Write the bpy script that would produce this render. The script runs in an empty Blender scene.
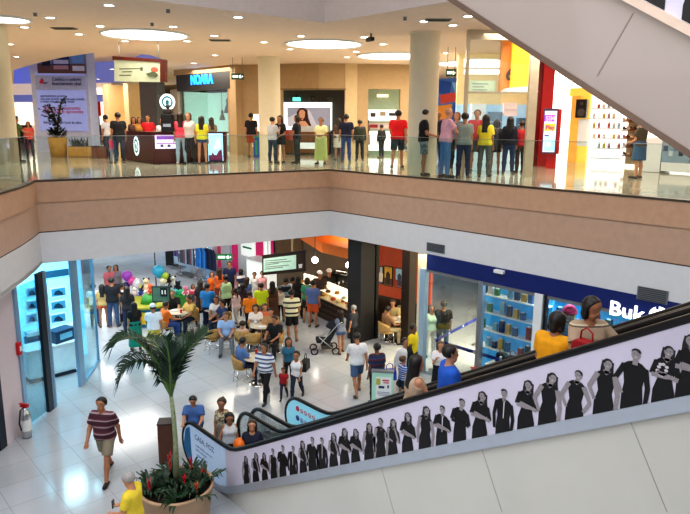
import bpy, math, random
import numpy as np
from mathutils import Vector, Matrix
random.seed(7); rng = np.random.default_rng(7)
COL = bpy.context.scene.collection
# ---------------------------------------------------------------- survey of the place (metres, building axes)
F = 650.; P = math.atan(135/650.); YAW = math.radians(41.); CZ = 6.9; ROLL = math.radians(0.4); UZ = 5.45
EYE = np.array([0., 0., CZ])
def ray(px, py):
    x = (px-345)/F; y = -(py-257)/F
    x, y = x*math.cos(ROLL)-y*math.sin(ROLL), x*math.sin(ROLL)+y*math.cos(ROLL)
    fw = math.cos(P)+y*math.sin(P); up = -math.sin(P)+y*math.cos(P)
    return np.array([fw*math.sin(YAW)+x*math.cos(YAW), fw*math.cos(YAW)-x*math.sin(YAW), up])
def onz(px, py, z=0.): d = ray(px, py); return EYE+d*(z-CZ)/d[2]
def onx(px, py, X): d = ray(px, py); return EYE+d*X/d[0]
def ony(px, py, Y): d = ray(px, py); return EYE+d*Y/d[1]
def onpl(px, py, a, b):
    d = ray(px, py); nx, ny = b[1]-a[1], -(b[0]-a[0])
    return EYE+d*(a[0]*nx+a[1]*ny)/(d[0]*nx+d[1]*ny)
def above(q, px, py):
    """height of the sight line over ground point q"""
    d = ray(px, py); return CZ+d[2]*math.hypot(q[0], q[1])/math.hypot(d[0], d[1])
# ---------------------------------------------------------------- materials
MATS = {}
def mat(name, rgb, rough=.6, metal=0., emit=0., ecol=None, coat=0., var=.06, scale=6., alpha=1., trans=0., spec=.5):
    if name in MATS: return MATS[name]
    m = bpy.data.materials.new(name); m.use_nodes = True; nt = m.node_tree; b = nt.nodes['Principled BSDF']
    b.inputs['Roughness'].default_value = rough; b.inputs['Metallic'].default_value = metal
    b.inputs['Coat Weight'].default_value = coat; b.inputs['Coat Roughness'].default_value = .05
    b.inputs['Specular IOR Level'].default_value = spec
    b.inputs['Alpha'].default_value = alpha; b.inputs['Transmission Weight'].default_value = trans
    if emit:
        b.inputs['Emission Color'].default_value = (*(ecol or rgb), 1); b.inputs['Emission Strength'].default_value = emit
    if var:
        tc = nt.nodes.new('ShaderNodeTexCoord'); n = nt.nodes.new('ShaderNodeTexNoise'); n.inputs['Scale'].default_value = scale
        n.inputs['Detail'].default_value = 3
        r = nt.nodes.new('ShaderNodeValToRGB'); e = r.color_ramp.elements
        e[0].position = .3; e[1].position = .7
        e[0].color = (*[max(0, c*(1-var)) for c in rgb], 1); e[1].color = (*[min(1, c*(1+var)) for c in rgb], 1)
        nt.links.new(tc.outputs['Object'], n.inputs['Vector']); nt.links.new(n.outputs['Fac'], r.inputs['Fac'])
        nt.links.new(r.outputs['Color'], b.inputs['Base Color'])
    else: b.inputs['Base Color'].default_value = (*rgb, 1)
    MATS[name] = m; return m
def cloth(rgb): return mat('cloth_%d_%d_%d' % tuple(int(c*255) for c in rgb), rgb, .85, var=.08, scale=18)
def skinm(t=0):
    c = [(.58, .29, .17), (.42, .19, .10), (.20, .09, .05), (.66, .36, .24)][t]
    return mat('skin_tone_%d' % t, c, .55, var=.05)
def stripes(name, a, b, period, duty=.5, axis='Z', third=None):
    if name in MATS: return MATS[name]
    m = mat(name, a, .85, var=0); nt = m.node_tree; bs = nt.nodes['Principled BSDF']
    tc = nt.nodes.new('ShaderNodeTexCoord'); sp = nt.nodes.new('ShaderNodeSeparateXYZ')
    d = nt.nodes.new('ShaderNodeMath'); d.operation = 'DIVIDE'; d.inputs[1].default_value = period
    fr = nt.nodes.new('ShaderNodeMath'); fr.operation = 'FRACT'
    r = nt.nodes.new('ShaderNodeValToRGB'); r.color_ramp.interpolation = 'CONSTANT'
    e = r.color_ramp.elements; e[0].color = (*a, 1); e[1].position = duty; e[1].color = (*b, 1)
    if third: x = e.new(duty+(1-duty)*.5); x.color = (*third, 1)
    nt.links.new(tc.outputs['Object'], sp.inputs[0]); nt.links.new(sp.outputs[axis], d.inputs[0])
    nt.links.new(d.outputs[0], fr.inputs[0]); nt.links.new(fr.outputs[0], r.inputs[0]); nt.links.new(r.outputs[0], bs.inputs['Base Color'])
    return m
def patterned(name, cols, scale=25.):
    if name in MATS: return MATS[name]
    m = mat(name, cols[0], .85, var=0); nt = m.node_tree; bs = nt.nodes['Principled BSDF']
    tc = nt.nodes.new('ShaderNodeTexCoord'); v = nt.nodes.new('ShaderNodeTexVoronoi'); v.inputs['Scale'].default_value = scale
    r = nt.nodes.new('ShaderNodeValToRGB'); r.color_ramp.interpolation = 'CONSTANT'; e = r.color_ramp.elements
    e[0].color = (*cols[0], 1); e[1].position = 1/len(cols); e[1].color = (*cols[1], 1)
    for i, c in enumerate(cols[2:]): x = e.new((i+2)/len(cols)); x.color = (*c, 1)
    nt.links.new(tc.outputs['Object'], v.inputs['Vector']); nt.links.new(v.outputs['Color'], r.inputs[0]); nt.links.new(r.outputs[0], bs.inputs['Base Color'])
    return m
# ---------------------------------------------------------------- objects
def tag(o, label=None, cat=None, group=None, kind=None):
    if label: o['label'] = label
    if cat: o['category'] = cat
    if group: o['group'] = group
    if kind: o['kind'] = kind
    return o
def thing(name, label, cat, loc=(0, 0, 0), rz=0., group=None):
    o = bpy.data.objects.new(name, None); COL.objects.link(o); o.location = [float(c) for c in loc]; o.rotation_euler = (0, 0, rz)
    o.empty_display_size = .1
    return tag(o, label, cat, group)
def link_mesh(name, me, parent=None, mats=()):
    o = bpy.data.objects.new(name, me); COL.objects.link(o)
    for m in mats: me.materials.append(m)
    if parent is not None: o.parent = parent
    return o
def kids(o): return [c for c in bpy.data.objects if c.parent == o]
KIDS = {}
def dup(o, loc=None, rz=None, label=None, group=None, scale=None, parent=None):
    c = o.copy(); COL.objects.link(c)
    if parent is not None: c.parent = parent
    if o not in KIDS: KIDS[o] = kids(o)
    for k in KIDS[o]: dup(k, parent=c)
    if loc is not None: c.location = [float(x) for x in loc]
    if rz is not None: c.rotation_euler = (0, 0, rz)
    if scale is not None: c.scale = (scale,)*3 if not hasattr(scale, '__len__') else scale
    if label: c['label'] = label
    if group: c['group'] = group
    return c
class MB:
    def __init__(s): s.v = []; s.f = []; s.m = []; s.sm = []
    def add(s, vs, fs, m=0, smooth=False):
        n = len(s.v); s.v += [tuple(float(c) for c in v) for v in vs]
        for f in fs: s.f.append([i+n for i in f]); s.m.append(m); s.sm.append(smooth)
        return s
    def box(s, c, d, rz=0., m=0):
        x, y, z = d[0]/2, d[1]/2, d[2]/2; cs, sn = math.cos(rz), math.sin(rz)
        vs = [(c[0]+a*x*cs-b*y*sn, c[1]+a*x*sn+b*y*cs, c[2]+e*z) for e in (-1, 1) for a, b in ((-1, -1), (1, -1), (1, 1), (-1, 1))]
        return s.add(vs, [(3, 2, 1, 0), (4, 5, 6, 7), (0, 1, 5, 4), (1, 2, 6, 5), (2, 3, 7, 6), (3, 0, 4, 7)], m)
    def prism(s, poly, z0, z1, m=0):
        n = len(poly); a = sum(poly[i][0]*poly[(i+1) % n][1]-poly[(i+1) % n][0]*poly[i][1] for i in range(n))
        if a < 0: poly = poly[::-1]
        vs = [(x, y, z0) for x, y in poly]+[(x, y, z1) for x, y in poly]
        return s.add(vs, [tuple(range(n-1, -1, -1)), tuple(range(n, 2*n))]+[(i, (i+1) % n, n+(i+1) % n, n+i) for i in range(n)], m)
    def extr(s, poly, vec, m=0):
        """extrude a planar 3-d polygon along vec"""
        n = len(poly); v2 = [tuple(np.add(p, vec)) for p in poly]
        return s.add(list(poly)+v2, [tuple(range(n)), tuple(range(2*n-1, n-1, -1))]+[(i, n+i, n+(i+1) % n, (i+1) % n) for i in range(n)], m)
    def face(s, pts, m=0): return s.add(pts, [tuple(range(len(pts)))], m)
    def tube(s, path, r, n=10, m=0, cap=True, ry=None):
        path = [np.array(p, float) for p in path]; k = len(path); rs = r if hasattr(r, '__len__') else [r]*k; vs = []; u = None
        for i, p in enumerate(path):
            t = path[min(i+1, k-1)]-path[max(i-1, 0)]; t = t/(np.linalg.norm(t)+1e-9)
            if u is None: u = np.cross(t, (0, 0, 1) if abs(t[2]) < .9 else (1, 0, 0))
            u = u-t*np.dot(u, t); u = u/(np.linalg.norm(u)+1e-9); w = np.cross(t, u)
            for j in range(n):
                a = 2*math.pi*j/n; vs.append(p+rs[i]*(math.cos(a)*u+math.sin(a)*w*(ry or 1)))
        fs = [(i*n+j, i*n+(j+1) % n, (i+1)*n+(j+1) % n, (i+1)*n+j) for i in range(k-1) for j in range(n)]
        s.add(vs, fs, m, True)
        if cap:
            b = len(s.v)-k*n; s.f += [[b+j for j in range(n-1, -1, -1)], [b+(k-1)*n+j for j in range(n)]]; s.m += [m, m]; s.sm += [False, False]
        return s
    def cyl(s, p0, p1, r, n=16, m=0, r1=None): return s.tube([p0, p1], [r, r if r1 is None else r1], n, m)
    def lathe(s, prof, c=(0, 0, 0), n=24, m=0, smooth=True):
        vs = [(c[0]+r*math.cos(2*math.pi*j/n), c[1]+r*math.sin(2*math.pi*j/n), c[2]+z) for r, z in prof for j in range(n)]
        return s.add(vs, [(i*n+j, i*n+(j+1) % n, (i+1)*n+(j+1) % n, (i+1)*n+j) for i in range(len(prof)-1) for j in range(n)], m, smooth)
    def sph(s, c, r, n=12, m=0):
        r = r if hasattr(r, '__len__') else (r,)*3; k = max(5, n*2//3); vs = []
        for i in range(k+1):
            a = math.pi*i/k
            for j in range(n): b = 2*math.pi*j/n; vs.append((c[0]+r[0]*math.sin(a)*math.cos(b), c[1]+r[1]*math.sin(a)*math.sin(b), c[2]+r[2]*math.cos(a)))
        return s.add(vs, [(i*n+j, (i+1)*n+j, (i+1)*n+(j+1) % n, i*n+(j+1) % n) for i in range(k) for j in range(n)], m, True)
    def build(s, name, mats, parent=None, bevel=0., loc=None, rz=None):
        me = bpy.data.meshes.new(name); me.from_pydata(s.v, [], s.f); me.validate()
        if len(me.polygons) == len(s.f):
            me.polygons.foreach_set('material_index', s.m); me.polygons.foreach_set('use_smooth', s.sm)
        mats = mats if isinstance(mats, (list, tuple)) else [mats]
        o = link_mesh(name, me, parent, mats)
        if bevel:
            b = o.modifiers.new('edge', 'BEVEL'); b.width = bevel; b.segments = 2; b.limit_method = 'ANGLE'
        if loc is not None: o.location = [float(c) for c in loc]
        if rz is not None: o.rotation_euler = (0, 0, rz)
        return o
def struct(o): o['kind'] = 'structure'; return o
def lettering(name, s, size, m, parent, org, ux, uy=(0, 0, 1), depth=.01, align='LEFT', font_scale_x=1., bold=0.):
    """flat lettering starting at org, running along ux, upright along uy"""
    cu = bpy.data.curves.new(name, 'FONT'); cu.body = s; cu.size = size; cu.extrude = depth; cu.align_x = align; cu.resolution_u = 3; cu.offset = bold
    t = bpy.data.objects.new(name, cu); COL.objects.link(t); dg = bpy.context.evaluated_depsgraph_get()
    me = bpy.data.meshes.new_from_object(t.evaluated_get(dg)); bpy.data.objects.remove(t); bpy.data.curves.remove(cu)
    ux = Vector(ux).normalized(); uy = Vector(uy).normalized(); w = ux.cross(uy)
    M = Matrix(((ux.x*font_scale_x, uy.x, w.x, org[0]), (ux.y*font_scale_x, uy.y, w.y, org[1]), (ux.z*font_scale_x, uy.z, w.z, org[2]), (0, 0, 0, 1)))
    me.transform(M); me.materials.clear(); me.name = name
    return link_mesh(name, me, parent, [m])
# ---------------------------------------------------------------- figures: one continuous skin per person, from blended tapered limbs
def surf(fn, lo, hi, h):
    lo = np.array(lo, float); n = np.ceil((np.array(hi)-lo)/h).astype(int)+1
    ax = [lo[i]+h*np.arange(n[i]) for i in range(3)]
    X, Y, Z = np.meshgrid(*ax, indexing='ij'); D = fn(X, Y, Z).astype(np.float32); S = D < 0
    c = n-1; cnt = np.zeros(c, np.int32); pos = np.zeros((*c, 3), np.float32)
    sl = lambda o, e: tuple(slice(o[i], o[i]+c[i]+e[i]) for i in range(3))
    G = np.indices(c).astype(np.float32)
    for a in range(3):
        b1, b2 = [q for q in range(3) if q != a]
        for u in (0, 1):
            for w in (0, 1):
                o = [0, 0, 0]; o[b1] = u; o[b2] = w; o2 = list(o); o2[a] = 1
                A = D[sl(o, (0, 0, 0))]; B = D[sl(o2, (0, 0, 0))]; x = (A < 0) != (B < 0)
                t = np.where(x, A/np.where(x, A-B, 1), 0); cnt += x
                for q in range(3):
                    pos[..., q] += np.where(x, (t if q == a else o[q]), 0)
    act = cnt > 0; idx = -np.ones(c, np.int32); idx[act] = np.arange(act.sum())
    V = np.stack([(G[q][act]+pos[..., q][act]/cnt[act])*h+lo[q] for q in range(3)], 1)
    Fq = []
    for a in range(3):
        b1, b2 = (a+1) % 3, (a+2) % 3
        s0 = [slice(1, c[i]) for i in range(3)]; s0[a] = slice(0, c[a]); s1 = list(s0); s1[a] = slice(1, c[a]+1)
        A = S[tuple(s0)]; B = S[tuple(s1)]
        I = np.argwhere(A != B)
        if not len(I): continue
        flip = A[A != B]; I = I.copy(); I[:, b1] += 1; I[:, b2] += 1
        def at(d1, d2): J = I.copy(); J[:, b1] += d1; J[:, b2] += d2; return idx[J[:, 0], J[:, 1], J[:, 2]]
        q = np.stack([at(-1, -1), at(0, -1), at(0, 0), at(-1, 0)], 1); q[~flip] = q[~flip][:, ::-1]
        Fq.append(q)
    Fq = np.concatenate(Fq) if Fq else np.zeros((0, 4), int)
    return V, Fq[(Fq >= 0).all(1)]
def np_mesh(name, V, Q, extra=None):
    me = bpy.data.meshes.new(name); nv, nf = len(V), len(Q)
    if extra:
        me.from_pydata([tuple(v) for v in V.tolist()]+extra[0], [], Q.tolist()+[[i+nv for i in f] for f in extra[1]])
    else: me.from_pydata(V.tolist(), [], Q.tolist())
    me.polygons.foreach_set('use_smooth', [True]*len(me.polygons)); return me
def cone(X, Y, Z, a, b, r1, r2):
    ax, ay, az = b[0]-a[0], b[1]-a[1], b[2]-a[2]; L = ax*ax+ay*ay+az*az+1e-9
    x, y, z = X-a[0], Y-a[1], Z-a[2]; t = np.clip((x*ax+y*ay+z*az)/L, 0, 1)
    return np.sqrt((x-t*ax)**2+(y-t*ay)**2+(z-t*az)**2)-(r1+(r2-r1)*t)
def smin(a, b, k): h = np.clip(.5+.5*(b-a)/k, 0, 1); return b+(a-b)*h-k*h*(1-h)
def blend(X, Y, Z, prims, k, g=0.):
    d = None
    for a, b, r1, r2 in prims:
        e = cone(X, Y, Z, a, b, r1+g, r2+g); d = e if d is None else smin(d, e, k)
    return d
def half(X, Y, Z, p, n): return (X-p[0])*n[0]+(Y-p[1])*n[1]+(Z-p[2])*n[2]
def vec(f, a, s):
    f, a = math.radians(f), math.radians(a); return np.array([s*math.sin(a), math.sin(f)*math.cos(a), -math.cos(f)*math.cos(a)])
# pose: arms (upper fwd, out, fore fwd, out) right / left, legs (thigh fwd, out, shank fwd) right / left, lean, head pitch, head turn
POSES = dict(
 stand=dict(ar=(2, 9, 14, 3), al=(-2, 9, 10, 4), lr=(1, 3, -2), ll=(-2, 3, -3)),
 relaxed=dict(ar=(-4, 12, 20, -8), al=(4, 8, 12, 2), lr=(6, 5, -2), ll=(-4, 2, -5), turn=15),
 walk=dict(ar=(-22, 9, -2, 4), al=(24, 8, 42, -4), lr=(24, 2, 6), ll=(-14, 2, -40), lean=4),
 stride=dict(ar=(20, 10, 38, -4), al=(-22, 12, -6, 4), lr=(-16, 3, -34), ll=(26, 3, 12), lean=5),
 phone=dict(ar=(10, 6, 78, -18), al=(14, 6, 70, -22), lr=(1, 3, -2), ll=(0, 4, -3), head=22),
 reach=dict(ar=(35, 6, 78, -5), al=(5, 9, 20, 0), lr=(4, 3, -1), ll=(-4, 3, -5), lean=5),
 hipshand=dict(ar=(-12, 30, 20, -42), al=(2, 8, 14, 2), lr=(2, 5, -2), ll=(-2, 5, -3)),
 face=dict(ar=(30, 8, 142, -16), al=(2, 8, 60, -30), lr=(2, 3, -2), ll=(-2, 3, -3), head=6),
 folded=dict(ar=(14, 10, 84, -48), al=(14, 10, 78, -48), lr=(1, 4, -2), ll=(-1, 4, -3)),
 push=dict(ar=(28, 6, 62, -4), al=(28, 6, 62, -4), lr=(14, 2, 0), ll=(-10, 2, -20), lean=8),
 sit=dict(ar=(32, 8, 76, -18), al=(30, 8, 70, -20), lr=(84, 8, -4), ll=(84, 10, 6), lean=6, head=14),
 sitback=dict(ar=(14, 10, 60, -14), al=(16, 10, 55, -14), lr=(82, 8, 16), ll=(84, 12, 4), lean=-8, head=2),
 rail=dict(ar=(38, 22, 66, 14), al=(6, 9, 24, 0), lr=(2, 4, -2), ll=(-3, 4, -4), lean=6, head=12),
 railback=dict(ar=(4, 9, 30, -4), al=(48, 24, 74, 14), lr=(2, 4, -2), ll=(-3, 4, -4), lean=4, head=6),
 bow=dict(ar=(22, 8, 50, -14), al=(20, 8, 44, -14), lr=(18, 3, -4), ll=(-10, 3, -30), lean=14, head=36),
)
def person(loc, heading, label, pose='stand', H=1.7, sex='m', fat=1., skin=0, top=None, topc=(.5, .5, .5), sleeve='short', hem=0.,
           bottom='trousers', botc=(.1, .1, .12), shoec=(.05, .05, .05), hair='short', hairc=(.03, .02, .015), cap=None, h=.022, det=0, group=None,
           name='person', skip=(), mod=None, jacket=None):
    """heading: the way the figure faces, radians from +x. Returns the body mesh object (skin) with clothing and hair as children."""
    po = dict(POSES[pose])
    if mod: po.update(mod)
    k = H/1.72; kid = H < 1.35; hs = 1.0 if not kid else 1.22; fm = sex == 'f'
    lean = math.radians(po.get('lean', 0)); hp = math.radians(po.get('head', 0)); tw = math.radians(po.get('turn', 0))
    thigh, shank = .43*k, .42*k
    hipz = 0.; hw = (.088 if not fm else .092)*k
    legs = {}
    for s, q in ((1, po['lr']), (-1, po['ll'])):
        hip = np.array([s*hw, 0, 0.]); kn = hip+vec(q[0], q[1], s)*thigh; an = kn+vec(q[2], q[1]*.4, s)*shank
        legs[s] = [hip, kn, an]
    low = min(legs[1][2][2], legs[-1][2][2]); base = .085*k-low
    for s in legs: legs[s] = [p+np.array([0, 0, base]) for p in legs[s]]
    feet = {}
    for s in legs:
        an = legs[s][2]; lift = an[2]-.085*k; pit = min(.6, lift*2.5) if lift > .02 else 0
        q = po['lr'] if s == 1 else po['ll']
        if q[2] < -15: tip = np.array([s*.025*k, .13*k, -.085*k-.03*k])
        else: tip = np.array([s*.035*k, .15*k, -.05*k])
        tip = an+tip; tip[2] = max(tip[2], .032*k)
        hl = an+np.array([0, -.045*k, -.045*k]); hl[2] = max(hl[2], .04*k)
        feet[s] = (hl, tip)
    pel = np.array([0, 0, base]); up = np.array([0, math.sin(lean), math.cos(lean)]); fwd = np.array([0, math.cos(lean), -math.sin(lean)])
    T = lambda x, y, z: pel+np.array([x, 0, 0])*k+fwd*y*k+up*z*k
    sh = .178 if not fm else .155
    if kid: sh *= .95
    g = fat
    torso = [(T(-.075, -.01, .0), T(.075, -.01, .0), .108*k*g, .108*k*g), (T(-.062, 0, .12), T(.062, 0, .12), (.102 if not fm else .09)*k*g, (.102 if not fm else .09)*k*g),
             (T(-.075, .0, .26), T(.075, .0, .26), .105*k*g**.6, .105*k*g**.6), (T(-.09, -.005, .37), T(.09, -.005, .37), .098*k*g**.5, .098*k*g**.5),
             (T(-sh+.035, -.01, .432), T(sh-.035, -.01, .432), .053*k, .053*k), (T(0, -.012, .46), T(0, -.005, .56), .062*k, .054*k)]
    if g > 1.08: torso.append((T(-.03, .05, .1), T(.03, .05, .1), .1*k*g, .1*k*g))
    if fm: torso += [(T(-.075, .075, .31), T(-.07, .08, .31), .055*k, .055*k), (T(.07, .08, .31), T(.075, .075, .31), .055*k, .055*k)]
    arms = {}
    for s, q in ((1, po['ar']), (-1, po['al'])):
        S0 = T(s*sh, -.01, .428); el = S0+vec(q[0]+math.degrees(lean)*.4, q[1], s)*.285*k; wr = el+vec(q[2], q[3], s)*.25*k
        arms[s] = [S0, el, wr]
    ar = (.047 if not fm else .040)*k*g**.4
    armp = {s: [(arms[s][0], arms[s][1], ar*1.1, ar*.86), (arms[s][1], arms[s][2], ar*.86, ar*.58)] for s in arms}
    lr_ = (.083 if not fm else .086)*k*g**.7
    legp = {s: [(legs[s][0], legs[s][1], lr_, .052*k*g**.3), (legs[s][1], legs[s][1]*.62+legs[s][2]*.38+np.array([0, -.012*k, 0]), .046*k, .055*k*g**.3),
                (legs[s][1]*.62+legs[s][2]*.38+np.array([0, -.012*k, 0]), legs[s][2], .052*k, .037*k)] for s in legs}
    # head frame
    nb = T(0, 0, .56); c, sn = math.cos(hp), math.sin(hp)
    hf = np.array([math.sin(tw)*c, math.cos(tw)*c, -sn]); hu = np.array([math.sin(tw)*sn, math.cos(tw)*sn, c]); hr = np.array([math.cos(tw), -math.sin(tw), 0])
    kh = k*hs
    Hd = lambda x, y, z: nb+(hr*x+hf*y+hu*z)*kh
    fc = 0.0
    head = [(Hd(0, .028, .035), Hd(0, .0, .13), .056*kh, .083*kh), (Hd(0, -.02, .13), Hd(0, .012, .135), .084*kh, .08*kh), (Hd(-.02, .05, .02), Hd(.02, .05, .02), .034*kh, .034*kh)]
    feat = [(Hd(0, .088, .105), Hd(0, .101, .068), .010*kh, .014*kh), (Hd(-.087, -.005, .095), Hd(-.09, -.012, .125), .014*kh, .018*kh), (Hd(.087, -.005, .095), Hd(.09, -.012, .125), .014*kh, .018*kh),
            (Hd(-.018, .088, .047), Hd(.018, .088, .047), .011*kh, .011*kh), (Hd(-.04, .078, .132), Hd(.04, .078, .132), .012*kh, .012*kh)]
    hands = {}
    for s in arms:
        d = arms[s][2]-arms[s][1]; d = d/np.linalg.norm(d); hands[s] = (arms[s][2], d)
    palm = []
    for s in hands:
        w, d = hands[s]; side = np.cross(d, [0, 0, 1.]) if abs(d[2]) < .8 else np.array([0, 1., 0]); side = side/np.linalg.norm(side)
        hands[s] = (w, d, side)
        palm += [(w, w+d*.07*k+side*.02*k, .026*k, .024*k), (w, w+d*.07*k-side*.02*k, .026*k, .024*k)]
    allp = torso+[p for s in (1, -1) for p in armp[s]+legp[s]]
    pts = np.array([q for p in allp+head+palm for q in (p[0], p[1])]+[q for s in feet for q in feet[s]])
    lo, hi = pts.min(0)-.17*k*max(g, 1), pts.max(0)+.17*k*max(g, 1); lo[2] = -.02
    def body(X, Y, Z):
        d = blend(X, Y, Z, torso, .045*k)
        for s in (1, -1):
            d = smin(d, blend(X, Y, Z, armp[s], .02*k), .03*k); d = smin(d, blend(X, Y, Z, legp[s], .025*k), .03*k)
            d = smin(d, cone(X, Y, Z, feet[s][0], feet[s][1], .036*k, .03*k), .02*k)
        hd = blend(X, Y, Z, head, .03*kh)
        hd = smin(hd, blend(X, Y, Z, feat, .006*kh), .012*kh)
        d = smin(d, hd, .025*k)
        return smin(d, blend(X, Y, Z, palm, .02*k), .015*k)
    V, Q = surf(body, lo, hi, h)
    fg = MB()
    for s in hands:
        w, d, side = hands[s]; nrm = np.cross(d, side)
        curl = nrm if np.dot(nrm, [0, 1, 0]) > 0 else -nrm
        for i, (o, L) in enumerate(((-.033, .060), (-.011, .072), (.011, .068), (.032, .052))):
            b = w+d*.075*k+side*o*k; a1 = b+(d*.9+curl*.25)*L*.5*k; a2 = a1+(d*.55+curl*.75)*L*.5*k
            fg.tube([b-d*.02*k, b, a1, a2], [.0095*k, .0095*k, .0085*k, .006*k], 6)
        sg = -1
        tb = w+d*.03*k+side*sg*.03*k; fg.tube([tb-side*sg*.02*k, tb+side*sg*.014*k+d*.015*k, tb+(side*sg*.022+d*.045+curl*.018)*k, tb+(side*sg*.016+d*.07+curl*.03)*k], [.012*k, .0115*k, .01*k, .007*k], 6)
    me = np_mesh(name, V, Q, (fg.v, fg.f))
    o = link_mesh(name, me, None, [skinm(skin)]); o.location = [float(q) for q in loc]; o.rotation_euler = (0, 0, heading-math.pi/2)
    tag(o, label, 'person', group)
    def part(nm, fn, m, lo_, hi_, hh=h):
        V, Q = surf(fn, lo_, hi_, hh)
        if len(Q) < 4: return None
        ob = link_mesh(nm, np_mesh(nm, V, Q), o, [m]); return ob
    big = .016*k+h*.15
    # upper garment
    if 'shirt' not in skip:
        frac = dict(none=.08, short=.62, long=.0)[sleeve] if sleeve != 'long' else 0
        hz = -.06+hem
        def shirt(X, Y, Z):
            d = blend(X, Y, Z, torso[:4]+torso[6:], .05*k, big*1.15); d = smin(d, cone(X, Y, Z, *torso[4][:2], torso[4][2]+big, torso[4][3]+big), .03*k)
            for s in (1, -1):
                S0, el, wr = arms[s]
                if sleeve == 'short':
                    dd = (el-S0)/np.linalg.norm(el-S0); ct = S0+dd*.19*k
                    e = np.maximum(cone(X, Y, Z, S0, el, ar*1.1+big*1.5, ar*.95+big*1.8), half(X, Y, Z, ct, dd)); d = smin(d, e, .02*k)
                elif sleeve == 'long':
                    dd = (wr-el)/np.linalg.norm(wr-el)
                    e = np.maximum(blend(X, Y, Z, armp[s], .02*k, big), half(X, Y, Z, wr-dd*.01, dd)); d = smin(d, e, .025*k)
            d = np.maximum(d, -half(X, Y, Z, T(0, 0, hz), up)); nk = .515 if sleeve != 'none' else .5
            d = np.maximum(d, half(X, Y, Z, T(0, 0, nk), up))
            d = np.maximum(d, .055*k+(.02*k if fm else .0)-np.sqrt((X-T(0, .03, .54)[0])**2+(Y-T(0, .045, .53)[1])**2+(Z-T(0, .03, .53)[2])**2))
            if sleeve == 'none':
                for s in (1, -1): d = np.maximum(d, .07*k-np.linalg.norm(np.stack([X-arms[s][0][0]-s*.02*k, Y-arms[s][0][1], Z-arms[s][0][2]+.0]), axis=0))
            return d
        part('shirt', shirt, top or cloth(topc), lo, hi)
    # lower garment
    if 'bottom' not in skip:
        gb = big*.85
        if bottom in ('trousers', 'shorts', 'hotpants'):
            def trou(X, Y, Z):
                d = blend(X, Y, Z, torso[:1], .04*k, gb)
                for s in (1, -1):
                    hip, kn, an = legs[s]
                    if bottom == 'trousers':
                        dd = (an-kn)/np.linalg.norm(an-kn); e = np.maximum(blend(X, Y, Z, legp[s], .03*k, gb), half(X, Y, Z, an+dd*.02*k, dd))
                    else:
                        dd = (kn-hip)/np.linalg.norm(kn-hip); L = .37*k if bottom == 'shorts' else .16*k
                        e = np.maximum(cone(X, Y, Z, hip, kn, lr_+gb*1.2, .056*k+gb*2.6), half(X, Y, Z, hip+dd*L, dd))
                    d = smin(d, e, .025*k)
                return np.maximum(d, half(X, Y, Z, T(0, 0, .1), up))
            part(bottom if bottom == 'trousers' else 'shorts', trou, botc if not isinstance(botc, tuple) else cloth(botc), lo, hi)
        else:
            ln = {'skirt': .42, 'longskirt': .78, 'mini': .26}[bottom]*k
            kn = (legs[1][1]+legs[-1][1])/2; d0 = kn-pel; d0 = d0/np.linalg.norm(d0)
            def skirt(X, Y, Z):
                e = pel+d0*ln*1.1; r0 = .12*k*g+gb; r1 = (.13+.1*ln)*k
                d = smin(cone(X, Y, Z, pel+[-.06*k, 0, .06*k], e+[-.06*k, 0, 0], r0, r1), cone(X, Y, Z, pel+[.06*k, 0, .06*k], e+[.06*k, 0, 0], r0, r1), .03*k)
                d = np.maximum(d, half(X, Y, Z, pel+d0*ln, d0))
                return np.maximum(d, half(X, Y, Z, T(0, 0, .13), up))
            part('skirt', skirt, botc if not isinstance(botc, tuple) else cloth(botc), lo, hi)
    # shoes
    for s in (1, -1):
        a, b = feet[s]
        sm = MB(); rr = .043*k; d = b-a; 
        sm.tube([a-d*.12, a, a+d*.35, a+d*.75, b+d*.05, b+d*.22], [rr*.5, rr*.95, rr*.98, rr*1.05, rr*.9, rr*.4], 10)
        sm.v = [(x, y, max(z, .004)) for x, y, z in sm.v]
        sm.build('shoe', cloth(shoec), o)
    # hair / cap
    hc = mat('hair_%d_%d_%d' % tuple(int(q*255) for q in hairc), hairc, .45, var=.25, scale=40)
    hg = .016*kh+h*.12
    hlo, hhi = Hd(0, 0, .1)-.2*kh, Hd(0, 0, .1)+.2*kh
    if hair in ('long', 'pony', 'bob'): hlo = hlo-np.array([0, .08*k, .3*k]); hhi = hhi+np.array([0, .03, 0])
    hh = min(h, .016)
    if hair != 'bald':
        def hairf(X, Y, Z):
            d = blend(X, Y, Z, [(Hd(0, -.0, .13), Hd(0, -.02, .13), .083*kh+hg, .086*kh+hg)], .02)
            # keep the face clear: cut in front of a slanted hairline
            n = (hf*.82-hu*.57); n = n/np.linalg.norm(n); d = np.maximum(d, half(X, Y, Z, Hd(0, .042, .15), n))
            d = np.maximum(d, -half(X, Y, Z, Hd(0, 0, .06 if hair in ('short', 'bun') else .02), hu))
            if hair == 'bun': d = np.minimum(d, cone(X, Y, Z, Hd(0, -.1, .17), Hd(0, -.12, .17), .04*kh, .038*kh))
            if hair == 'bob': d = smin(d, blend(X, Y, Z, [(Hd(-.07, -.02, .1), Hd(-.075, -.015, .0), .04*kh, .038*kh), (Hd(.07, -.02, .1), Hd(.075, -.015, .0), .04*kh, .038*kh), (Hd(0, -.06, .1), Hd(0, -.07, .0), .06*kh, .05*kh)], .03*kh), .03*kh)
            if hair == 'long': d = smin(d, blend(X, Y, Z, [(Hd(-.065, -.02, .1), T(-.085, -.03, .46), .042*kh, .035*k), (Hd(.065, -.02, .1), T(.085, -.03, .46), .042*kh, .035*k),
                              (Hd(0, -.055, .1), T(0, -.1, .34), .066*kh, .05*k), (Hd(-.03, -.06, .08), T(-.055, -.1, .32), .05*kh, .04*k), (Hd(.03, -.06, .08), T(.055, -.1, .32), .05*kh, .04*k)], .03*kh), .03*kh)
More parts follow.
